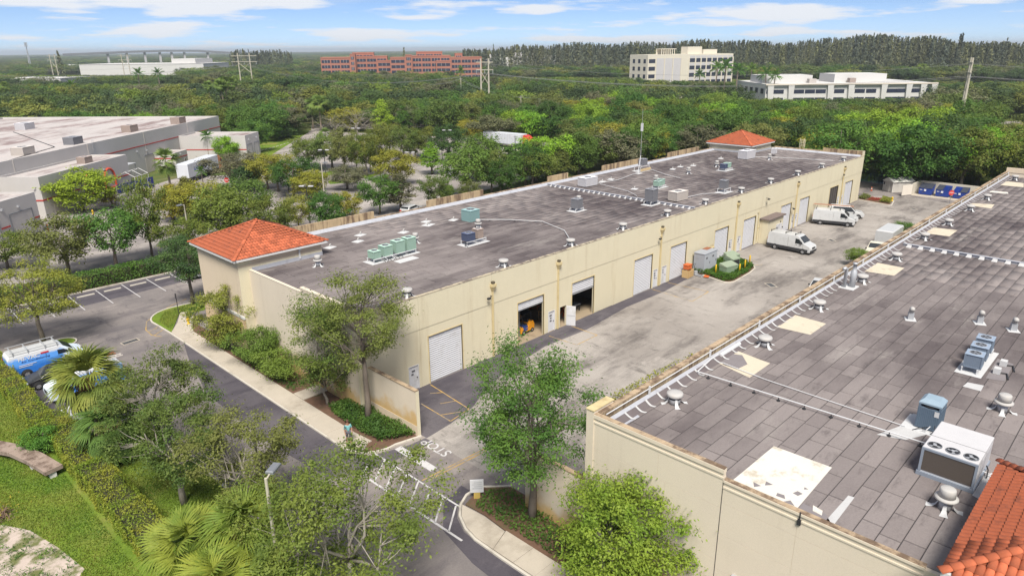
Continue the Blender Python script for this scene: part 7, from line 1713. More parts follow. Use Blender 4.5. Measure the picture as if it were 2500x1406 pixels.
for i, (px, py) in enumerate(((1005, 520), (955, 352), (2035, 318), (1745, 288), (1830, 318), (1850, 300), (1105, 428), (735, 418))):
    x, y = g(px, py); car(('white car behind the raised parapet', 'dark car at the far side of the car park', 'dark car under the trees beyond the far end wall', 'silver car in the office car park', 'dark car behind the far tower', 'black car farther behind the far tower', 'white car seen through the dark dome', 'white car under the olive tree in the car park')[i], x, y, rad((20, 140, 60, 10, 80, 80, 30, 35)[i]), (P_white, P_black, P_black, P_grey, P_black, P_black, P_white, P_white)[i], 4.6, 1.5, 1.82, 'sedan' if i % 2 else 'suv', 'cars in the middle distance')
# semi trailers
def semi(label, x, y, rz, cab, L=15.5, stripe=None):
    o = thing('semi_trailer_truck', label, 'truck', (x, y, 0), rz); b = MB().bbox(-L/2, -1.28, 1.15, L/2, 1.28, 4.05, .06).build('trailer_body', mat('trailer_white', (.56, .58, .62), .5, .06, .6, dirt=(.5, .5, .5), dscale=.5, streak=True), o)
    MB().box(-L/2, -1.3, 1.0, L/2, 1.3, 1.15).build('underframe', M_trim, o)
    for k in range(14): MB().box(-L/2+.6+k*(L-1)/14, -1.295, 1.2, -L/2+.64+k*(L-1)/14, -1.281, 4.0).build('panel_rib', M_galv, b)
    for xx in (-L/2+1.2, -L/2+2.5):
        for sg in (-1, 1): wheel(o, xx, sg*1.1, .5, .4)
    if cab is not None:
        h = L/2; prof = [(h+.3, .6), (h+.3, 3.6), (h+.7, 3.95), (h+1.6, 3.7), (h+2.4, 3.0), (h+2.75, 2.0), (h+4.3, 1.85), (h+4.5, 1.5), (h+4.5, .5)]; c, hw = body(o, prof, 2.45, 4, 2.2, cab, 'cab', tumble=.25)
        MB().poly([(h+2.05, -.95, 3.15), (h+2.72, -1.05, 2.15), (h+2.72, 1.05, 2.15), (h+2.05, .95, 3.15)][::-1]).build('windscreen', M_win, c).location = (.07, 0, .06)
        sidepanel(c, hw, [(h+1.5, 2.1), (h+2.5, 2.1), (h+2.1, 2.9), (h+1.5, 2.9)], M_win, 'side_window'); MB().box(h+4.5, -.8, .8, h+4.53, .8, 1.6).build('grille', M_galv, c)
        for xx in (h-.8, h+.9, h+3.7):
            for sg in (-1, 1): wheel(o, xx, sg*1.05, .5, .4)
    return o
x0, y0 = g(1180, 354); x1, y1 = g(1298, 366); d_ = math.atan2(y1-y0, x1-x0)
semi('white trailer truck with red cab in the car park', x0+cos(d_)*8.2, y0+sin(d_)*8.2, d_, P_red, 14.0)
lx, ly = wl_(104.5, 61.6); lt = semi('white semi trailer with blue lettering by the white warehouse', lx, ly, rad(42), carpaint('paint_orange', (.55, .20, .06)), 14.5); text_mesh('lettering', 'LANDSTAR', 1.15, mat('lettering_blue', (.02, .10, .42), .5, .03, 3.), lt, (-1.6, -1.30, 2.75), (pi/2, 0, 0), .004, 1.05, bold=.03)
# ================================================================ yard and street furniture
M_yel = mat('safety_yellow', (.66, .42, .02), .6, .08, 4.); M_sgreen = mat('transformer_green', (.20, .27, .19), .6, .1, 2., dirt=(.30, .30, .2), dscale=2.)
# planted utility island
ui = [(48.3, -1.9), (47.5, -5.2), (47.8, -5.7), (48.6, -5.95), (53.0, -5.7), (55.2, -5.3), (56.2, -4.6), (57.4, -1.6), (56.8, -.25), (48.4, -.25)]
kerb('kerb', ui[:-1]); MB().prism([(x*.985+.8, y*.97-.05) for x, y in ui], 0, .1).build('planting_bed', M_mulch, **STRUCT)
cover('shrubbery', 'dense green shrubs filling the kerbed utility island', [(x*.97+1.6, y*.95-.1) for x, y in ui[1:]], .72, leafmat('shrub_leaf', (.07, .16, .02), (.11, .21, .028), None), .17, 260, 21, cat='shrubs')
cab = thing('electrical_cabinet', 'large grey electrical switch cabinet against the cream wall', 'cabinet', (50.2, -1.05, .1)); M_swg = mat('switchgear_grey', (.30, .32, .36), .5, .06, 2., dirt=(.25, .25, .27), dscale=1.)
MB().bbox(-1.55, -.72, 0, 1.55, .72, 2.4, .04).build('casing', M_swg, cab); MB().bbox(-1.6, -.78, 2.401, 1.6, .78, 2.5, .03).build('roof', M_swg, cab)
for x0 in (-1.5, 0.03): 
    d = MB().box(x0, -.745, .12, x0+1.46, -.721, 2.32).build('door', mat('switchgear_pale', (.40, .42, .46), .5, .05, 2.), cab); MB().box(x0+1.2, -.78, 1.1, x0+1.25, -.746, 1.35).build('handle', M_black, d); MB().box(x0+.3, -.752, 1.75, x0+.7, -.746, 2.0).build('notice', M_paper, d)
MB().box(.3, .05, 2.501, 1.5, .7, 2.54).build('rusty_lid', mat('rust', (.26, .10, .05), .9, .3, 4.), cab)
mtr = thing('meter_bank', 'cream conduit and meters on the wall beside the switch cabinet', 'meters', (52.9, -.12, 0))
for i in range(4):
    for j in range(3): MB().lathe(0, 0, [(.12, 0), (.12, .1), (.06, .14)], 10).build('meter', M_creamtrim, mtr).matrix_local = Matrix.Translation((i*.3, 0, 1.3+j*.42)) @ Matrix.Rotation(pi/2, 4, 'X')
    MB().tube([(i*.3, -.04, .1), (i*.3, -.04, 2.6)], .03, 5).build('conduit', M_creamtrim, mtr)
for i, (x, y, w, d, h, lab) in enumerate(((50.9, -3.9, 2.1, 1.1, 1.35, 'long low green transformer box nearest the switch cabinet'), (53.4, -3.1, 1.3, 1.2, 1.6, 'dark-fronted green transformer in the utility island'), (54.9, -2.2, 1.8, 1.1, 1.5, 'farthest green transformer in the utility island'))):
    o = thing('transformer_box', lab, 'transformer', (x, y, .1), rad(-12), 'green transformers in the island'); MB().box(-w/2, -d/2, 0, w/2, d/2, h*.82).build('casing', M_sgreen, o); s = MB(); s.v = [(-w/2-.03, -d/2-.05, h*.8), (w/2+.03, -d/2-.05, h*.8), (w/2+.03, d/2+.03, h), (-w/2-.03, d/2+.03, h), (-w/2-.03, -d/2-.05, h*.74), (w/2+.03, -d/2-.05, h*.74), (w/2+.03, d/2+.03, h*.74), (-w/2-.03, d/2+.03, h*.74)]
    s.f = [(0, 1, 2, 3), (7, 6, 5, 4), (4, 5, 1, 0), (5, 6, 2, 1), (6, 7, 3, 2), (7, 4, 0, 3)]; s.build('lid', mat('transformer_lid', (.25, .30, .22), .6, .1, 2.), o)
    MB().box(-w/2+.08, -d/2-.02, .08, w/2-.08, -d/2-.001, h*.7).build('door', M_black if i == 1 else M_sgreen, o)
for x, y, lab in ((49.4, -3.0, 'nearest the switch cabinet'), (51.6, -5.0, 'at the front of the shrubs'), (53.6, -4.7, 'in the middle of the shrubs'), (55.9, -4.2, 'at the far corner of the shrubs')):
    obj('bollard', MB().lathe(0, 0, [(.09, 0), (.09, 1.2), (.05, 1.28), (0, 1.29)], 10).mesh('bollard', M_yel, True), None, (x, y, .1), label=f'yellow steel bollard in the utility island, {lab}', cat='bollard', group='yellow bollards in the utility island')
# pallets, pallet jack and crate by the fifth roll-up door
M_wood = mat('pallet_wood', (.50, .34, .16), .9, .2, 4.); M_ored = mat('orange_red', (.55, .13, .04), .7, .1, 3.)
pl_ = thing('wooden_crate', 'slatted wooden crate leaning at the fifth roll-up door', 'crate', (46.6, -.75, 0), .05)
for k in range(6): MB().box(-.65, -.5, .05+k*.15, .65, -.45, .15+k*.15).build('slat', M_wood, pl_)
for sx in (-.65, .6): MB().box(sx, -.44, 0, sx+.05, .4, .95).build('post', M_wood, pl_)
MB().box(-.6, -.44, .02, .6, .4, .1).build('bottom', M_wood, pl_); oc = thing('orange_bin', 'orange plastic bin on top of the slatted crate', 'bin', (46.75, -.6, .96)); MB().box(-.45, -.35, 0, .45, .3, .5).box(-.5, -.4, .5, .5, .35, .56).build('tub', M_ored, oc)
def pallet_jack(label, x, y, rz, m):
    o = thing('pallet_jack', label, 'pallet jack', (x, y, 0), rz)
    for sy in (-.19, .19): MB().box(-.6, sy-.08, .06, .6, sy+.08, .12).build('fork', m, o)
    MB().box(.55, -.24, .06, .8, .24, .5).build('pump_body', m, o); MB().tube([(.75, 0, .4), (.95, 0, 1.15)], .03, 6).tube([(.9, -.12, 1.18), (.95, -.18, 1.3), (1.0, 0, 1.38), (.95, .18, 1.3), (.9, .12, 1.18)], .025, 5).build('handle', M_black, o)
    for sy in (-.1, .1): MB().disc_y(.7, sy-.04, sy+.04, .09, .09, 12).build('wheel', M_tyre, o)
    return o
pallet_jack('grey pallet jack parked beside the switch cabinet', 47.75, -1.75, rad(75), M_galv); o = thing('red_dolly', 'rusty red platform dolly beside the pallet jack', 'dolly', (48.0, -2.6, 0), .3); MB().box(-.45, -.3, .12, .45, .3, .18).build('platform', M_ored, o)
for sx in (-.35, .35):
    for sy in (-.22, .22): MB().disc_y(sx, sy-.03, sy+.03, .07, .07, 10).build('wheel', M_tyre, o)
# forklift in the second bay
fl_ = thing('forklift', 'orange forklift just inside the first open roll-up door', 'forklift', (19.9, 1.75, .03), rad(185)); M_for = mat('forklift_orange', (.72, .30, .02), .45, .06, 2.)
bd, _ = body(fl_, [(-1.25, .25), (-1.3, .75), (-1.15, 1.1), (-.5, 1.15), (-.35, .75), (.45, .72), (.55, .9), (.75, .9), (.8, .25)], 1.05, 1.2, .8, M_for, 'chassis', tumble=.06, bev=.05)
MB().box(-.55, -.3, .76, -.1, .3, .95).box(-.6, -.3, .9, -.45, .3, 1.4).build('seat', M_black, fl_)
for sy in (-.45, .45): MB().tube([(-.85, sy, 1.1), (-.75, sy, 2.1), (.45, sy, 2.15), (.7, sy, .9)], .035, 6).build('guard_post', M_black, fl_)
MB().box(-.8, -.5, 2.1, .5, .5, 2.14).build('overhead_guard', M_black, fl_); MB().box(-.2, -.53, .4, .5, .53, .85).build('battery_cover', P_blue, fl_)
for sy in (-.3, .3): MB().box(.85, sy-.06, .05, .97, sy+.06, 2.6).build('mast_rail', M_steel, fl_); MB().box(.99, sy-.05, .05, 2.0, sy+.05, .1).build('fork', M_steel, fl_)
MB().box(.86, -.3, 2.5, .96, .3, 2.6).box(.86, -.3, 1.2, .96, .3, 1.28).build('mast_crossbar', M_steel, fl_); MB().tube([(.45, 0, .9), (.3, 0, 1.25)], .03, 6).build('steering_column', M_black, fl_)
for xx, r in ((.45, .28), (-.9, .22)):
    for sy in (-.48, .48): wheel(fl_, xx, sy, r, .18)
R = random.Random(4)
for i in range(5): pallet_jack(f'red pallet jack in the second open bay, {ORD[i]} from the doorway', 26.0+R.uniform(0, 2.2), 1.6+i*.8, R.uniform(0, 3), M_ored)
o = thing('workbench', 'dark steel workbench inside the second open bay', 'bench', (28.0, 1.9, .03), 0); MB().box(-.7, -.4, .7, .7, .4, .78).build('top', M_steel, o)
for sx in (-.6, .6):
    for sy in (-.32, .32): MB().box(sx-.04, sy-.04, 0, sx+.04, sy+.04, .7).build('leg', M_black, o)
for i, (x, y, w, h, m) in enumerate(((21.0, 3.4, 1.0, 1.6, M_steel), (18.2, 5.0, 1.2, 1.8, M_ored), (20.3, 6.0, 1.4, 2.2, M_wood), (24.0, 2.6, .7, 1.0, M_wood), (27.2, 6.5, 1.6, 2.0, M_steel), (25.8, 5.5, .9, 1.2, M_ored))):
    o = thing('storage_rack', f'{("steel", "orange", "timber", "small timber", "wide steel", "short orange")[i]} storage rack standing inside the open bays', 'rack', (x, y, .03), .1*i)
    for k in range(3): MB().box(-w/2, -.4, h*k/2.4+.1, w/2, .4, h*k/2.4+.16).build('shelf', m, o)
    for sx in (-1, 1):
        for sy in (-1, 1): MB().box(sx*w/2-.03, sy*.4-.03, 0, sx*w/2+.03, sy*.4+.03, h).build('post', m, o)
    for k in range(2): MB().box(-w*.35, -.3, h*k/2.4+.17, w*.2, .3, h*k/2.4+.5).build('carton', mat('carton', (.36, .25, .14), .9, .1, 3.), o)
# far end: planter, hydrant, cone, shed, skips, stop sign, pond
ep = [(107.1, .6), (105.4, -5.6), (105.7, -6.0), (109.6, -5.2), (110.2, -4.6), (110.6, .6)]
kerb('kerb', ep, closed=True); MB().prism([(x*.985+1.6, y*.9-.25) for x, y in ep], 0, .1).build('planting_bed', M_mulch, **STRUCT)
cover('shrubbery', 'olive shrubs in the kerbed planter at the far corner', [(106.6, -5.5), (109.6, -4.8), (110, -3.4), (106.9, -3.6)], .9, L_yellow, .2, 260, 31, cat='shrubs'); cover('shrubbery', 'green shrubs in the kerbed planter against the far wall', [(107.6, .2), (110, .2), (110, -1.2), (107.2, -1.2)], .9, L_oak, .2, 240, 32, cat='shrubs'); cover('flowers', 'red flowers in the middle of the far planter', [(107.2, -1.5), (109.8, -1.5), (109.8, -3.2), (106.9, -3.2)], .5, leafmat('red_flower', (.50, .04, .03), (.40, .08, .04), None), .16, 90, 33, cat='flowers')
def hydrant(label, x, y, z=0.):
    o = thing('fire_hydrant', label, 'hydrant', (x, y, z), .4, 'yellow fire hydrants'); MB().lathe(0, 0, [(.16, 0), (.16, .06), (.1, .08), (.1, .5), (.14, .52), (.14, .56), (.12, .66), (.06, .74), (.03, .8)], 14).build('barrel', M_yel, o, True)
    MB().disc_y(0, -.2, .2, .42, .055, 10).build('side_nozzle', M_yel, o); MB().tube([(0, 0, .4), (.2, 0, .4)], .075, 10).build('pumper_nozzle', M_yel, o); return o
hydrant('yellow fire hydrant on the lawn island near the tower', *g(461, 793), .09); hydrant('yellow fire hydrant in the far planter', 109.3, -5.0, .1); hydrant('yellow fire hydrant by the white warehouse lawn', *g(227, 523))
co = thing('traffic_cone', 'orange traffic cone near the garden shed', 'cone', (117.3, 1.1, 0)); MB().box(-.2, -.2, 0, .2, .2, .04).build('base', M_ored, co); MB().lathe(0, 0, [(.15, .04), (.03, .75)], 14).build('cone', mat('cone_orange', (.75, .16, .02), .6, .05, 3.), co, True); MB().lathe(0, 0, [(.105, .32), (.075, .5)], 14, False).build('reflective_band', M_txtw, co)
sh_ = thing('garden_shed', 'beige plastic garden shed beside the blue skips', 'shed', (119.3, -2.1, 0), rad(-35)); M_shed = mat('shed_beige', (.52, .49, .45), .7, .05, 2.); M_shedw = mat('shed_trim', (.64, .62, .58), .6, .04, 2.)
MB().box(-1.2, -1.3, .05, 1.2+2.0, 1.3, 2.05).build('wall', M_shed, sh_)
s = MB(); s.v = [(-1.4, -1.5, 2.0), (3.4, -1.5, 2.0), (3.4, 0, 2.75), (-1.4, 0, 2.75), (-1.4, 1.5, 2.0), (3.4, 1.5, 2.0)]; s.f = [(0, 1, 2, 3), (3, 2, 5, 4), (0, 3, 4), (1, 5, 2)]; s.build('roof', M_shedw, sh_)
d = MB().box(-1.24, -.4, .1, -1.201, .75, 1.95).build('door', M_shed, sh_); MB().box(-1.26, .28, 1.0, -1.241, .34, 1.15).build('handle', M_black, d)
for y0 in (-1.3, -.45, .8, 1.24): MB().box(-1.25, y0, .05, -1.202, y0+.06, 2.05).build('corner_trim', M_shedw, sh_)
MB().box(-1.23, .9, 1.25, -1.203, 1.2, 1.75).build('window', M_win, sh_)
en = thing('skip_enclosure', 'beige block enclosure around the blue skips', 'enclosure', (0, 0, 0)); M_enc = stucco('enclosure_render', (.60, .55, .46), (.45, .40, .32), .3)
MB().box(122.6, -15.6, 0, 122.8, -5.6, 2.1).build('rear_wall', M_enc, en); MB().box(118.0, -5.8, 0, 122.6, -5.6, 2.1).build('side_wall', M_enc, en); MB().box(118.0, -15.6, 0, 122.6, -15.4, 2.1).build('side_wall', M_enc, en); MB().box(117.5, -15.4, .004, 122.6, -5.8, .03).build('slab', M_conc, en)
gt = MB().box(0, -.04, .1, 2.6, .04, 2.0).build('gate', mat('gate_cream', (.66, .60, .52), .7, .05, 2.), en); gt.location = (117.9, -5.7, 0); gt.rotation_euler[2] = rad(158); MB().tube([(.1, -.06, .2), (2.5, -.06, 1.9)], .03, 5).build('gate_brace', M_black, gt)
gt2 = MB().box(0, -.04, .1, 2.6, .04, 2.0).build('gate', mat('gate_cream', (.66, .60, .52), .7, .05, 2.), en); gt2.location = (117.9, -15.5, 0); gt2.rotation_euler[2] = rad(-165)
M_skip = mat('skip_blue', (.02, .055, .30), .55, .15, 2., dirt=(.06, .07, .16), dscale=1.5)
for i, (y, lab) in enumerate(((-7.6, 'blue rubbish skip nearest the garden shed'), (-10.4, 'middle blue rubbish skip with one lid open'), (-13.2, 'blue rubbish skip nearest the stop sign'))):
    o = thing('rubbish_skip', lab, 'skip', (120.2, y, .03), rad(0), 'blue rubbish skips'); s = MB(); s.v = [(-.85, -1.05, .1), (.9, -1.05, .1), (.9, 1.05, .1), (-.85, 1.05, .1), (-1.05, -1.1, 1.3), (1.0, -1.1, 1.9), (1.0, 1.1, 1.9), (-1.05, 1.1, 1.3)]; s.f = [(0, 3, 2, 1), (0, 1, 5, 4), (1, 2, 6, 5), (2, 3, 7, 6), (3, 0, 4, 7)]; s.build('bin', M_skip, o)
    for k in range(2):
        if i > 0 and k == (0 if i == 1 else 1): continue
        l = MB(); y0 = -1.08+k*1.08; l.v = [(-1.1, y0, 1.31), (-1.1, y0+1.06, 1.31), (1.0, y0+1.06, 1.93), (1.0, y0, 1.93)]; l.f = [(0, 3, 2, 1)]; l.build('lid', mat('skip_lid', (.045, .05, .07), .6, .2, 2.), o)
    MB().box(-1.03, -.15, .75, -.96, .2, 1.1).build('white_sticker', M_txtw, o); MB().box(-1.0, .5, .9, -.97, .9, 1.15).build('white_sticker', M_txtw, o)
    for sy in (-1.14, 1.1): MB().box(-.6, sy, .7, .6, sy+.05, .9).build('lift_pocket', M_skip, o)
def stop_sign(label, x, y, rz, h=2.2, r=.42):
    o = thing('stop_sign', label, 'sign', (x, y, 0), rz, 'stop signs'); MB().box(-.03, -.03, 0, .03, .03, h+.2).build('post', M_steel, o)
    P = [(r*cos(rad(22.5+45*k)), r*sin(rad(22.5+45*k))) for k in range(8)]; f = MB(); f.v = [(-.05, a, h+b) for a, b in P]+[(-.035, a, h+b) for a, b in P]; f.f = [tuple(reversed(range(8))), tuple(range(8, 16))]+[(i, (i+1) % 8, 8+(i+1) % 8, 8+i) for i in range(8)]
    f.build('face', mat('sign_red', (.52, .04, .03), .5, .05, 3.), o); text_mesh('lettering', 'STOP', .30, M_txtw, o, (-.056, 0, h), (pi/2, 0, -pi/2), .002, .9, bold=.006); return o
stop_sign('red stop sign in front of the blue skips', 114.2, -12.9, rad(40), 1.9, .48); stop_sign('red stop sign beside the white trailer', 33.1, 94.5, rad(45), 2.4, .5)
sheet('pond', pxp((2095, 442), (2145, 448), (2220, 452), (2260, 440), (2180, 420), (2095, 425)), .02, mat('pond_water', (.10, .18, .30), .06, .1, .3, spec=.8)); cover('weeds', 'yellow-green weeds along the foot of the beige warehouse in the yard', pxp((1440, 1000), (1530, 948), (1640, 890), (1700, 862), (1695, 880), (1600, 940), (1500, 1000)), .45, L_yellow, .22, 34, 41, cat='weeds')
for x, y, H, R_, lab in ((*g(2095, 650), 1.2, 1.5, 'leafy shrub rising behind the parapet near the cream pickup'), (*g(2210, 585), 1.3, 1.9, 'leafy shrub rising behind the parapet near the box trailer'), (*g(2180, 605), .8, 1.0, 'small shrub behind the parapet between the parked vehicles')): mid_tree(x, y, H*2, R_, 'round', 'green', lab, 'shrubs behind the stained parapet', 'shrub', 'shrub')
# street things
sg_ = thing('notice_sign', 'white notice board on a low post in the planted island', 'sign', (-1.5, -14.5, .07), rad(48)); MB().bbox(-.04, -.42, .45, .04, .42, 1.35, .01).build('board', M_doorw, sg_); MB().box(-.03, -.2, 0, .03, .2, .45).build('post', mat('sign_ochre', (.50, .36, .10), .7, .1, 3.), sg_)
for k in range(4): MB().box(-.046, -.32, .72+k*.14, -.041, .3-.12*(k % 2), .77+k*.14).build('text_line', M_galv, sg_)
def lamp(label, x, y, h, heads=2, rz=0., m=None, group='car park lamps', z=0.):
    o = thing('street_lamp', label, 'lamp post', (x, y, z), rz, group); m = m or M_black; MB().tube([(0, 0, 0), (0, 0, h)], [.11, .07], 8).build('post', m, o)
    for k in range(heads):
        sx = 1 if k == 0 else -1; MB().tube([(0, 0, h-.1), (sx*.45, 0, h)], .04, 6).build('arm', m, o); MB().bbox(min(sx*.35, sx*1.15), -.2, h-.02, max(sx*.35, sx*1.15), .2, h+.14, .05).build('lamp_head', M_steel if m is M_pole else M_aclight, o)
    return o
lamp('concrete lamp post with single grey head over the grass strip', -14.5, -14.4, 7.9, 1, rad(35), M_pole, None); lamp('slim concrete lamp post behind the tiled tower', *g(467, 610), 6.5, 1, rad(200), M_pole, None); lamp('slim wooden-coloured post behind the long roof', *g(796, 520), 8.5, 1, 0, M_pole, None)
for px, py, h, lab in ((706, 470, 5.4, 'nearest the yellow trees'), (757, 545, 6.0, 'right behind the raised parapet'), (797, 440, 6.4, 'over the olive trees'), (873, 372, 6.4, 'before the half bare tree'), (1094, 400, 8.0, 'taller of the pair by the dark oak'), (1080, 394, 5.6, 'shorter of the pair by the dark oak'), (1258, 392, 5.9, 'in front of the parked truck'), (1003, 410, 3.6, 'low, left of the bright cone')): lamp(f'black twin-head car park lamp, {lab}', *g(px, py), h, 2, rad(-50))
o = thing('dark_post_sign', 'thin dark post with a small sign on the lawn island', 'sign', (*g(437, 768), .09)); MB().box(-.03, -.03, 0, .03, .03, 2.3).build('post', M_black, o); MB().box(-.05, -.1, 1.7, -.031, .1, 2.3).build('plate', M_black, o)
def grate(label, x, y, rz, w=1.3, d=.8):
    o = thing('drain_grate', label, 'drain', (x, y, .006), rz, 'drain grates'); f = MB(); f.box(-w/2, -d/2, 0, w/2, -d/2+.1, .012).box(-w/2, d/2-.1, 0, w/2, d/2, .012).box(-w/2, -d/2+.1, 0, -w/2+.1, d/2-.1, .012).box(w/2-.1, -d/2+.1, 0, w/2, d/2-.1, .012); f.build('frame', M_conc, o)
    MB().box(-w/2+.1, -d/2+.1, 0, w/2-.1, d/2-.1, .003).build('pit', M_dark, o); b_ = MB(); [b_.box(-w/2+.12+k*.1, -d/2+.1, .003, -w/2+.15+k*.1, d/2-.1, .01) for k in range(int((w-.25)/.1))]; b_.build('bars', M_steel, o)
grate('storm drain grate in the street below the lawn island', *g(318, 834), .1, 1.6, .8); grate('storm drain grate in the middle of the yard', *g(1882, 696), .9, 1.6, .9); grate('storm drain grate between the two vans', *g(2030, 587), .9); grate('storm drain grate near the skips', *g(2230, 510), .9)
# curved concrete seat wall on the lawn
bn = thing('bench_wall', 'curved weathered concrete bench with white legs on the front lawn', 'bench'); cpts = [(-24.5, 16.2), (-22.6, 15.2), (-21.1, 13.9), (-20.1, 12.0), (-19.5, 9.9), (-19.0, 7.4)]; w = .55
M_old = mat('weathered_concrete', (.30, .23, .19), .95, .2, 1.5, dirt=(.13, .09, .07), dscale=1.2, dirt_lo=.45, dirt_hi=.65)
for i, (a, b) in enumerate(zip(cpts, cpts[1:])):
    def nn(k):
        p = cpts[max(k-1, 0)]; q = cpts[min(k+1, len(cpts)-1)]; d = Vector((q[0]-p[0], q[1]-p[1])).normalized(); return Vector((-d.y, d.x))*w
    na, nb = nn(i), nn(i+1); A, B = Vector(a), Vector(b).lerp(Vector(a), .01); MB().prism([tuple(A+na), tuple(A-na), tuple(B-nb), tuple(B+nb)][::-1], .45, .72).build('seat_slab', M_old, bn)
for x, y in ((-21.1, 13.5), (-19.7, 9.8), (-19.1, 7.7), (-23.4, 15.2)): MB().box(x-.2, y-.2, 0, x+.2, y+.2, .46).build('leg', mat('leg_white', (.60, .58, .55), .8, .1, 3.), bn)
# wheel stops and kerbs of the far car park
for i, (px, py, r) in enumerate([(886+i*16, 442+i*4.1, -80) for i in range(5)]+[(912+i*17, 437+i*4, -80) for i in range(4)]): wheel_stop(*g(px, py), rad(r), 'white wheel stop in the dark stalls of the far car park', 'wheel stops of the far car park')
for i in range(16):
    t = i/15; wheel_stop(*g(640+t*140, 368-t*50+4*math.sin(pi*t)), rad(41), 'white kerb block along the lawn verge of the access road', 'kerb blocks along the lawn verge')
for i in range(9): wheel_stop(*g(1082+i*10, 371+i*1.6), rad(-70), 'white kerb block behind the lamps of the car park', 'kerb blocks behind the lamps')
for i, pp in enumerate((((770, 424), (855, 412), (860, 418), (785, 432)), ((800, 442), (870, 436), (860, 446), (805, 450)), ((880, 428), (928, 424), (905, 434), (878, 436)), ((900, 440), (940, 450), (950, 446), (905, 436)), ((940, 376), (975, 378), (965, 384), (940, 384)))): lawn('grass_island', pxp(*pp), .03)
# palms of the middle distance
GP = 'palms of the middle distance'
fan_m = [palm_mesh(60+k, 6.0, 1.5, 24, r0=.2) for k in range(2)]; fea_m = [palm_mesh(70+k, 9.0, 3.2, 18, 'feather', .22, L_green, .85) for k in range(2)]; tall_m = [palm_mesh(80+k, 13.0, 1.5, 26, r0=.22) for k in range(2)]
PALMS = [(421, 482, fan_m, 1.15, 'feather-dusters over the white trailer yard'), (545, 300, tall_m, 1.05, 'first of the tall clump by the white warehouse'), (555, 302, tall_m, 1.1, 'second of the tall clump by the white warehouse'), (563, 300, tall_m, 1.15, 'third of the tall clump by the white warehouse'), (573, 296, tall_m, 1.1, 'fourth of the tall clump by the white warehouse'), (520, 290, tall_m, 1.0, 'lone, left of the tall clump'), (30, 288, tall_m, 1.0, 'behind the white warehouse roof, near the photo edge'), (8, 286, tall_m, .9, 'cut by the photo edge behind the white warehouse'), (343, 283, fan_m, 1.2, 'first of the low pair beyond the white roof'), (366, 283, fan_m, 1.1, 'second of the low pair beyond the white roof'),
         (765, 315, fan_m, 1.3, 'at the end of the access road'), (785, 322, fan_m, 1.5, 'brown-trunked at the end of the access road'), (798, 372, fan_m, .8, 'low, in the car park'), (500, 470, fea_m, .45, 'small, beside the white trailer'), (512, 395, fea_m, .7, 'against the white warehouse annex'), (345, 235, fea_m, 1.5, 'dark, first of the royal pair beyond the wood'), (395, 235, fea_m, 1.5, 'dark, second of the royal pair beyond the wood'), (185, 262, fea_m, 1.2, 'dark, left of the golden dome'),
         (1745, 235, fea_m, 1.7, 'first before the cream office block'), (1765, 238, fea_m, 1.8, 'second before the cream office block'), (1705, 235, fea_m, 1.3, 'third before the cream office block'), (1795, 240, fea_m, 1.6, 'fourth before the cream office block'), (1830, 225, fea_m, 1.5, 'right of the cream office block'), (1865, 250, fea_m, 1.5, 'first before the low white office block'), (1885, 252, fea_m, 1.4, 'second before the low white office block'), (1125, 225, fea_m, 1.4, 'left of the tall pylon')]
for i, (px, py, ms, sc, lab) in enumerate(PALMS): plant_tree(ms[i % 2], *g(px, py), f'palm {lab}', GP, sc, i*1.3, (.9, 1, .9), 'palm', 'palm')
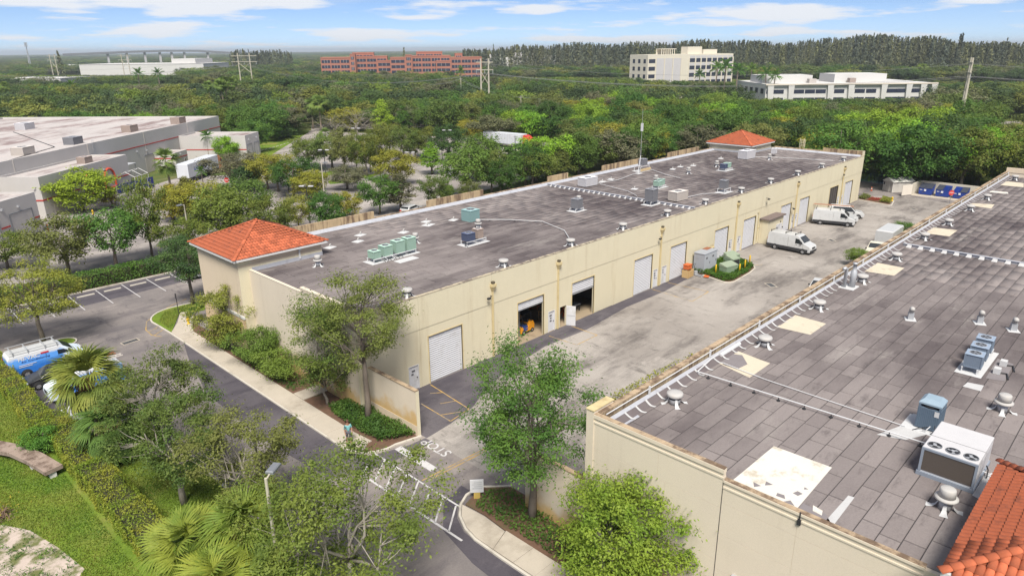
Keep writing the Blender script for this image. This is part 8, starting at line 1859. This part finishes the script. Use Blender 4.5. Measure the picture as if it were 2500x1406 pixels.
# person on the corner of the footpath
def person(label, x, y, z, rz):
    o = thing('person', label, 'person', (x, y, z), rz)
    V = [(0, 0, .92), (0, 0, 1.15), (0, 0, 1.38), (0, .0, 1.50), (.02, 0, 1.60), (.03, 0, 1.74), (0, .19, 1.40), (.02, .25, 1.14), (.12, .24, .92), (0, -.19, 1.40), (-.02, -.25, 1.14), (.05, -.25, .90), (.02, .10, .88), (.14, .10, .48), (.06, .10, .08), (.20, .10, .03), (-.02, -.10, .88), (-.04, -.10, .48), (-.22, -.10, .10), (-.10, -.10, .03), (.18, .24, .86), (.10, -.25, .84)]
    E = [(0, 1), (1, 2), (2, 3), (3, 4), (4, 5), (2, 6), (6, 7), (7, 8), (8, 20), (2, 9), (9, 10), (10, 11), (11, 21), (0, 12), (12, 13), (13, 14), (14, 15), (0, 16), (16, 17), (17, 18), (18, 19)]
    Rr = [.15, .14, .17, .06, .09, .08, .065, .05, .038, .065, .05, .038, .09, .065, .045, .035, .09, .065, .045, .035, .03, .03]
    def sk(nm, keep, grow, m):
        idx = {k: i for i, k in enumerate(keep)}; me = bpy.data.meshes.new(nm); me.from_pydata([V[k] for k in keep], [(idx[a], idx[b]) for a, b in E if a in idx and b in idx], []); ob = bpy.data.objects.new(nm, me); C.objects.link(ob); ob.parent = o
        md = ob.modifiers.new('skin', 'SKIN'); md.use_smooth_shade = True; sv = me.skin_vertices[0].data
        for k, i in idx.items(): sv[i].radius = (Rr[k]+grow, Rr[k]*(.78 if k in (0, 1, 2) else 1)+grow)
        sv[0].use_root = True; ob.modifiers.new('sub', 'SUBSURF').levels = 2; ob.modifiers['sub'].render_levels = 2; me.materials.append(m); return ob
    sk('body', list(range(22)), 0, mat('skin', (.36, .20, .13), .6, .05, 5.)); sk('shirt', [0, 1, 2, 6, 7, 9, 10], .022, mat('teal_print_shirt', (.18, .42, .44), .8, .5, 14., dirt=(.05, .16, .12), dscale=9.)); sk('shorts', [0, 12, 13, 16, 17], .02, mat('shorts', (.10, .10, .12), .8, .1, 5.))
    MB().lathe(.01, 0, [(.085, 1.66), (.105, 1.72), (.1, 1.79), (.06, 1.85), (0, 1.86)], 14).build('hair', mat('hair_brown', (.10, .055, .035), .8, .2, 9.), o, True)
    for sy in (-.035, .035): MB().lathe(0, 0, [(.012, -.004), (.012, .004)], 8).build('eye', M_black, o).matrix_local = Matrix.Translation((.113, sy, 1.68)) @ Matrix.Rotation(pi/2, 4, 'Y')
    MB().tube([(.11, 0, 1.68), (.135, 0, 1.635)], .014, 6).build('nose', MATS['skin'], o); MB().box(.108, -.03, 1.585, .116, .03, 1.598).build('mouth', M_tail, o)
    for (hx, hy, hz_) in ((.18, .24, .86), (.10, -.25, .84)):
        for k, (ln, dy) in enumerate(((.07, -.024), (.08, -.008), (.075, .008), (.06, .024))): MB().tube([(hx, hy+dy, hz_), (hx+.015, hy+dy, hz_-ln*.6), (hx+.03, hy+dy, hz_-ln)], [.010, .009, .007], 5).build('finger', MATS['skin'], o)
        MB().tube([(hx+.01, hy-.03 if hy > 0 else hy+.03, hz_+.02), (hx+.04, hy-.04 if hy > 0 else hy+.04, hz_-.03)], .010, 5).build('thumb', MATS['skin'], o)
    return o
person('person in a teal patterned shirt walking on the footpath corner', -3.35, -3.2, SLAB_H, rad(-100))
# ---------------------------------------------------------------- air
hz = MB().box(-17000, -17000, -3, 17000, 17000, 60); hm = bpy.data.materials.new('haze_air'); hm.use_nodes = True; hn = hm.node_tree.nodes; hn.clear()
ho = hn.new('ShaderNodeOutputMaterial'); hv = hn.new('ShaderNodeVolumePrincipled'); hv.inputs['Color'].default_value = (.86, .93, 1., 1); hv.inputs['Density'].default_value = .00015; hv.inputs['Anisotropy'].default_value = .2
hm.node_tree.links.new(hv.outputs[0], ho.inputs['Volume'])
hz.build('haze', hm, kind='stuff')
bpy.context.view_layer.update()
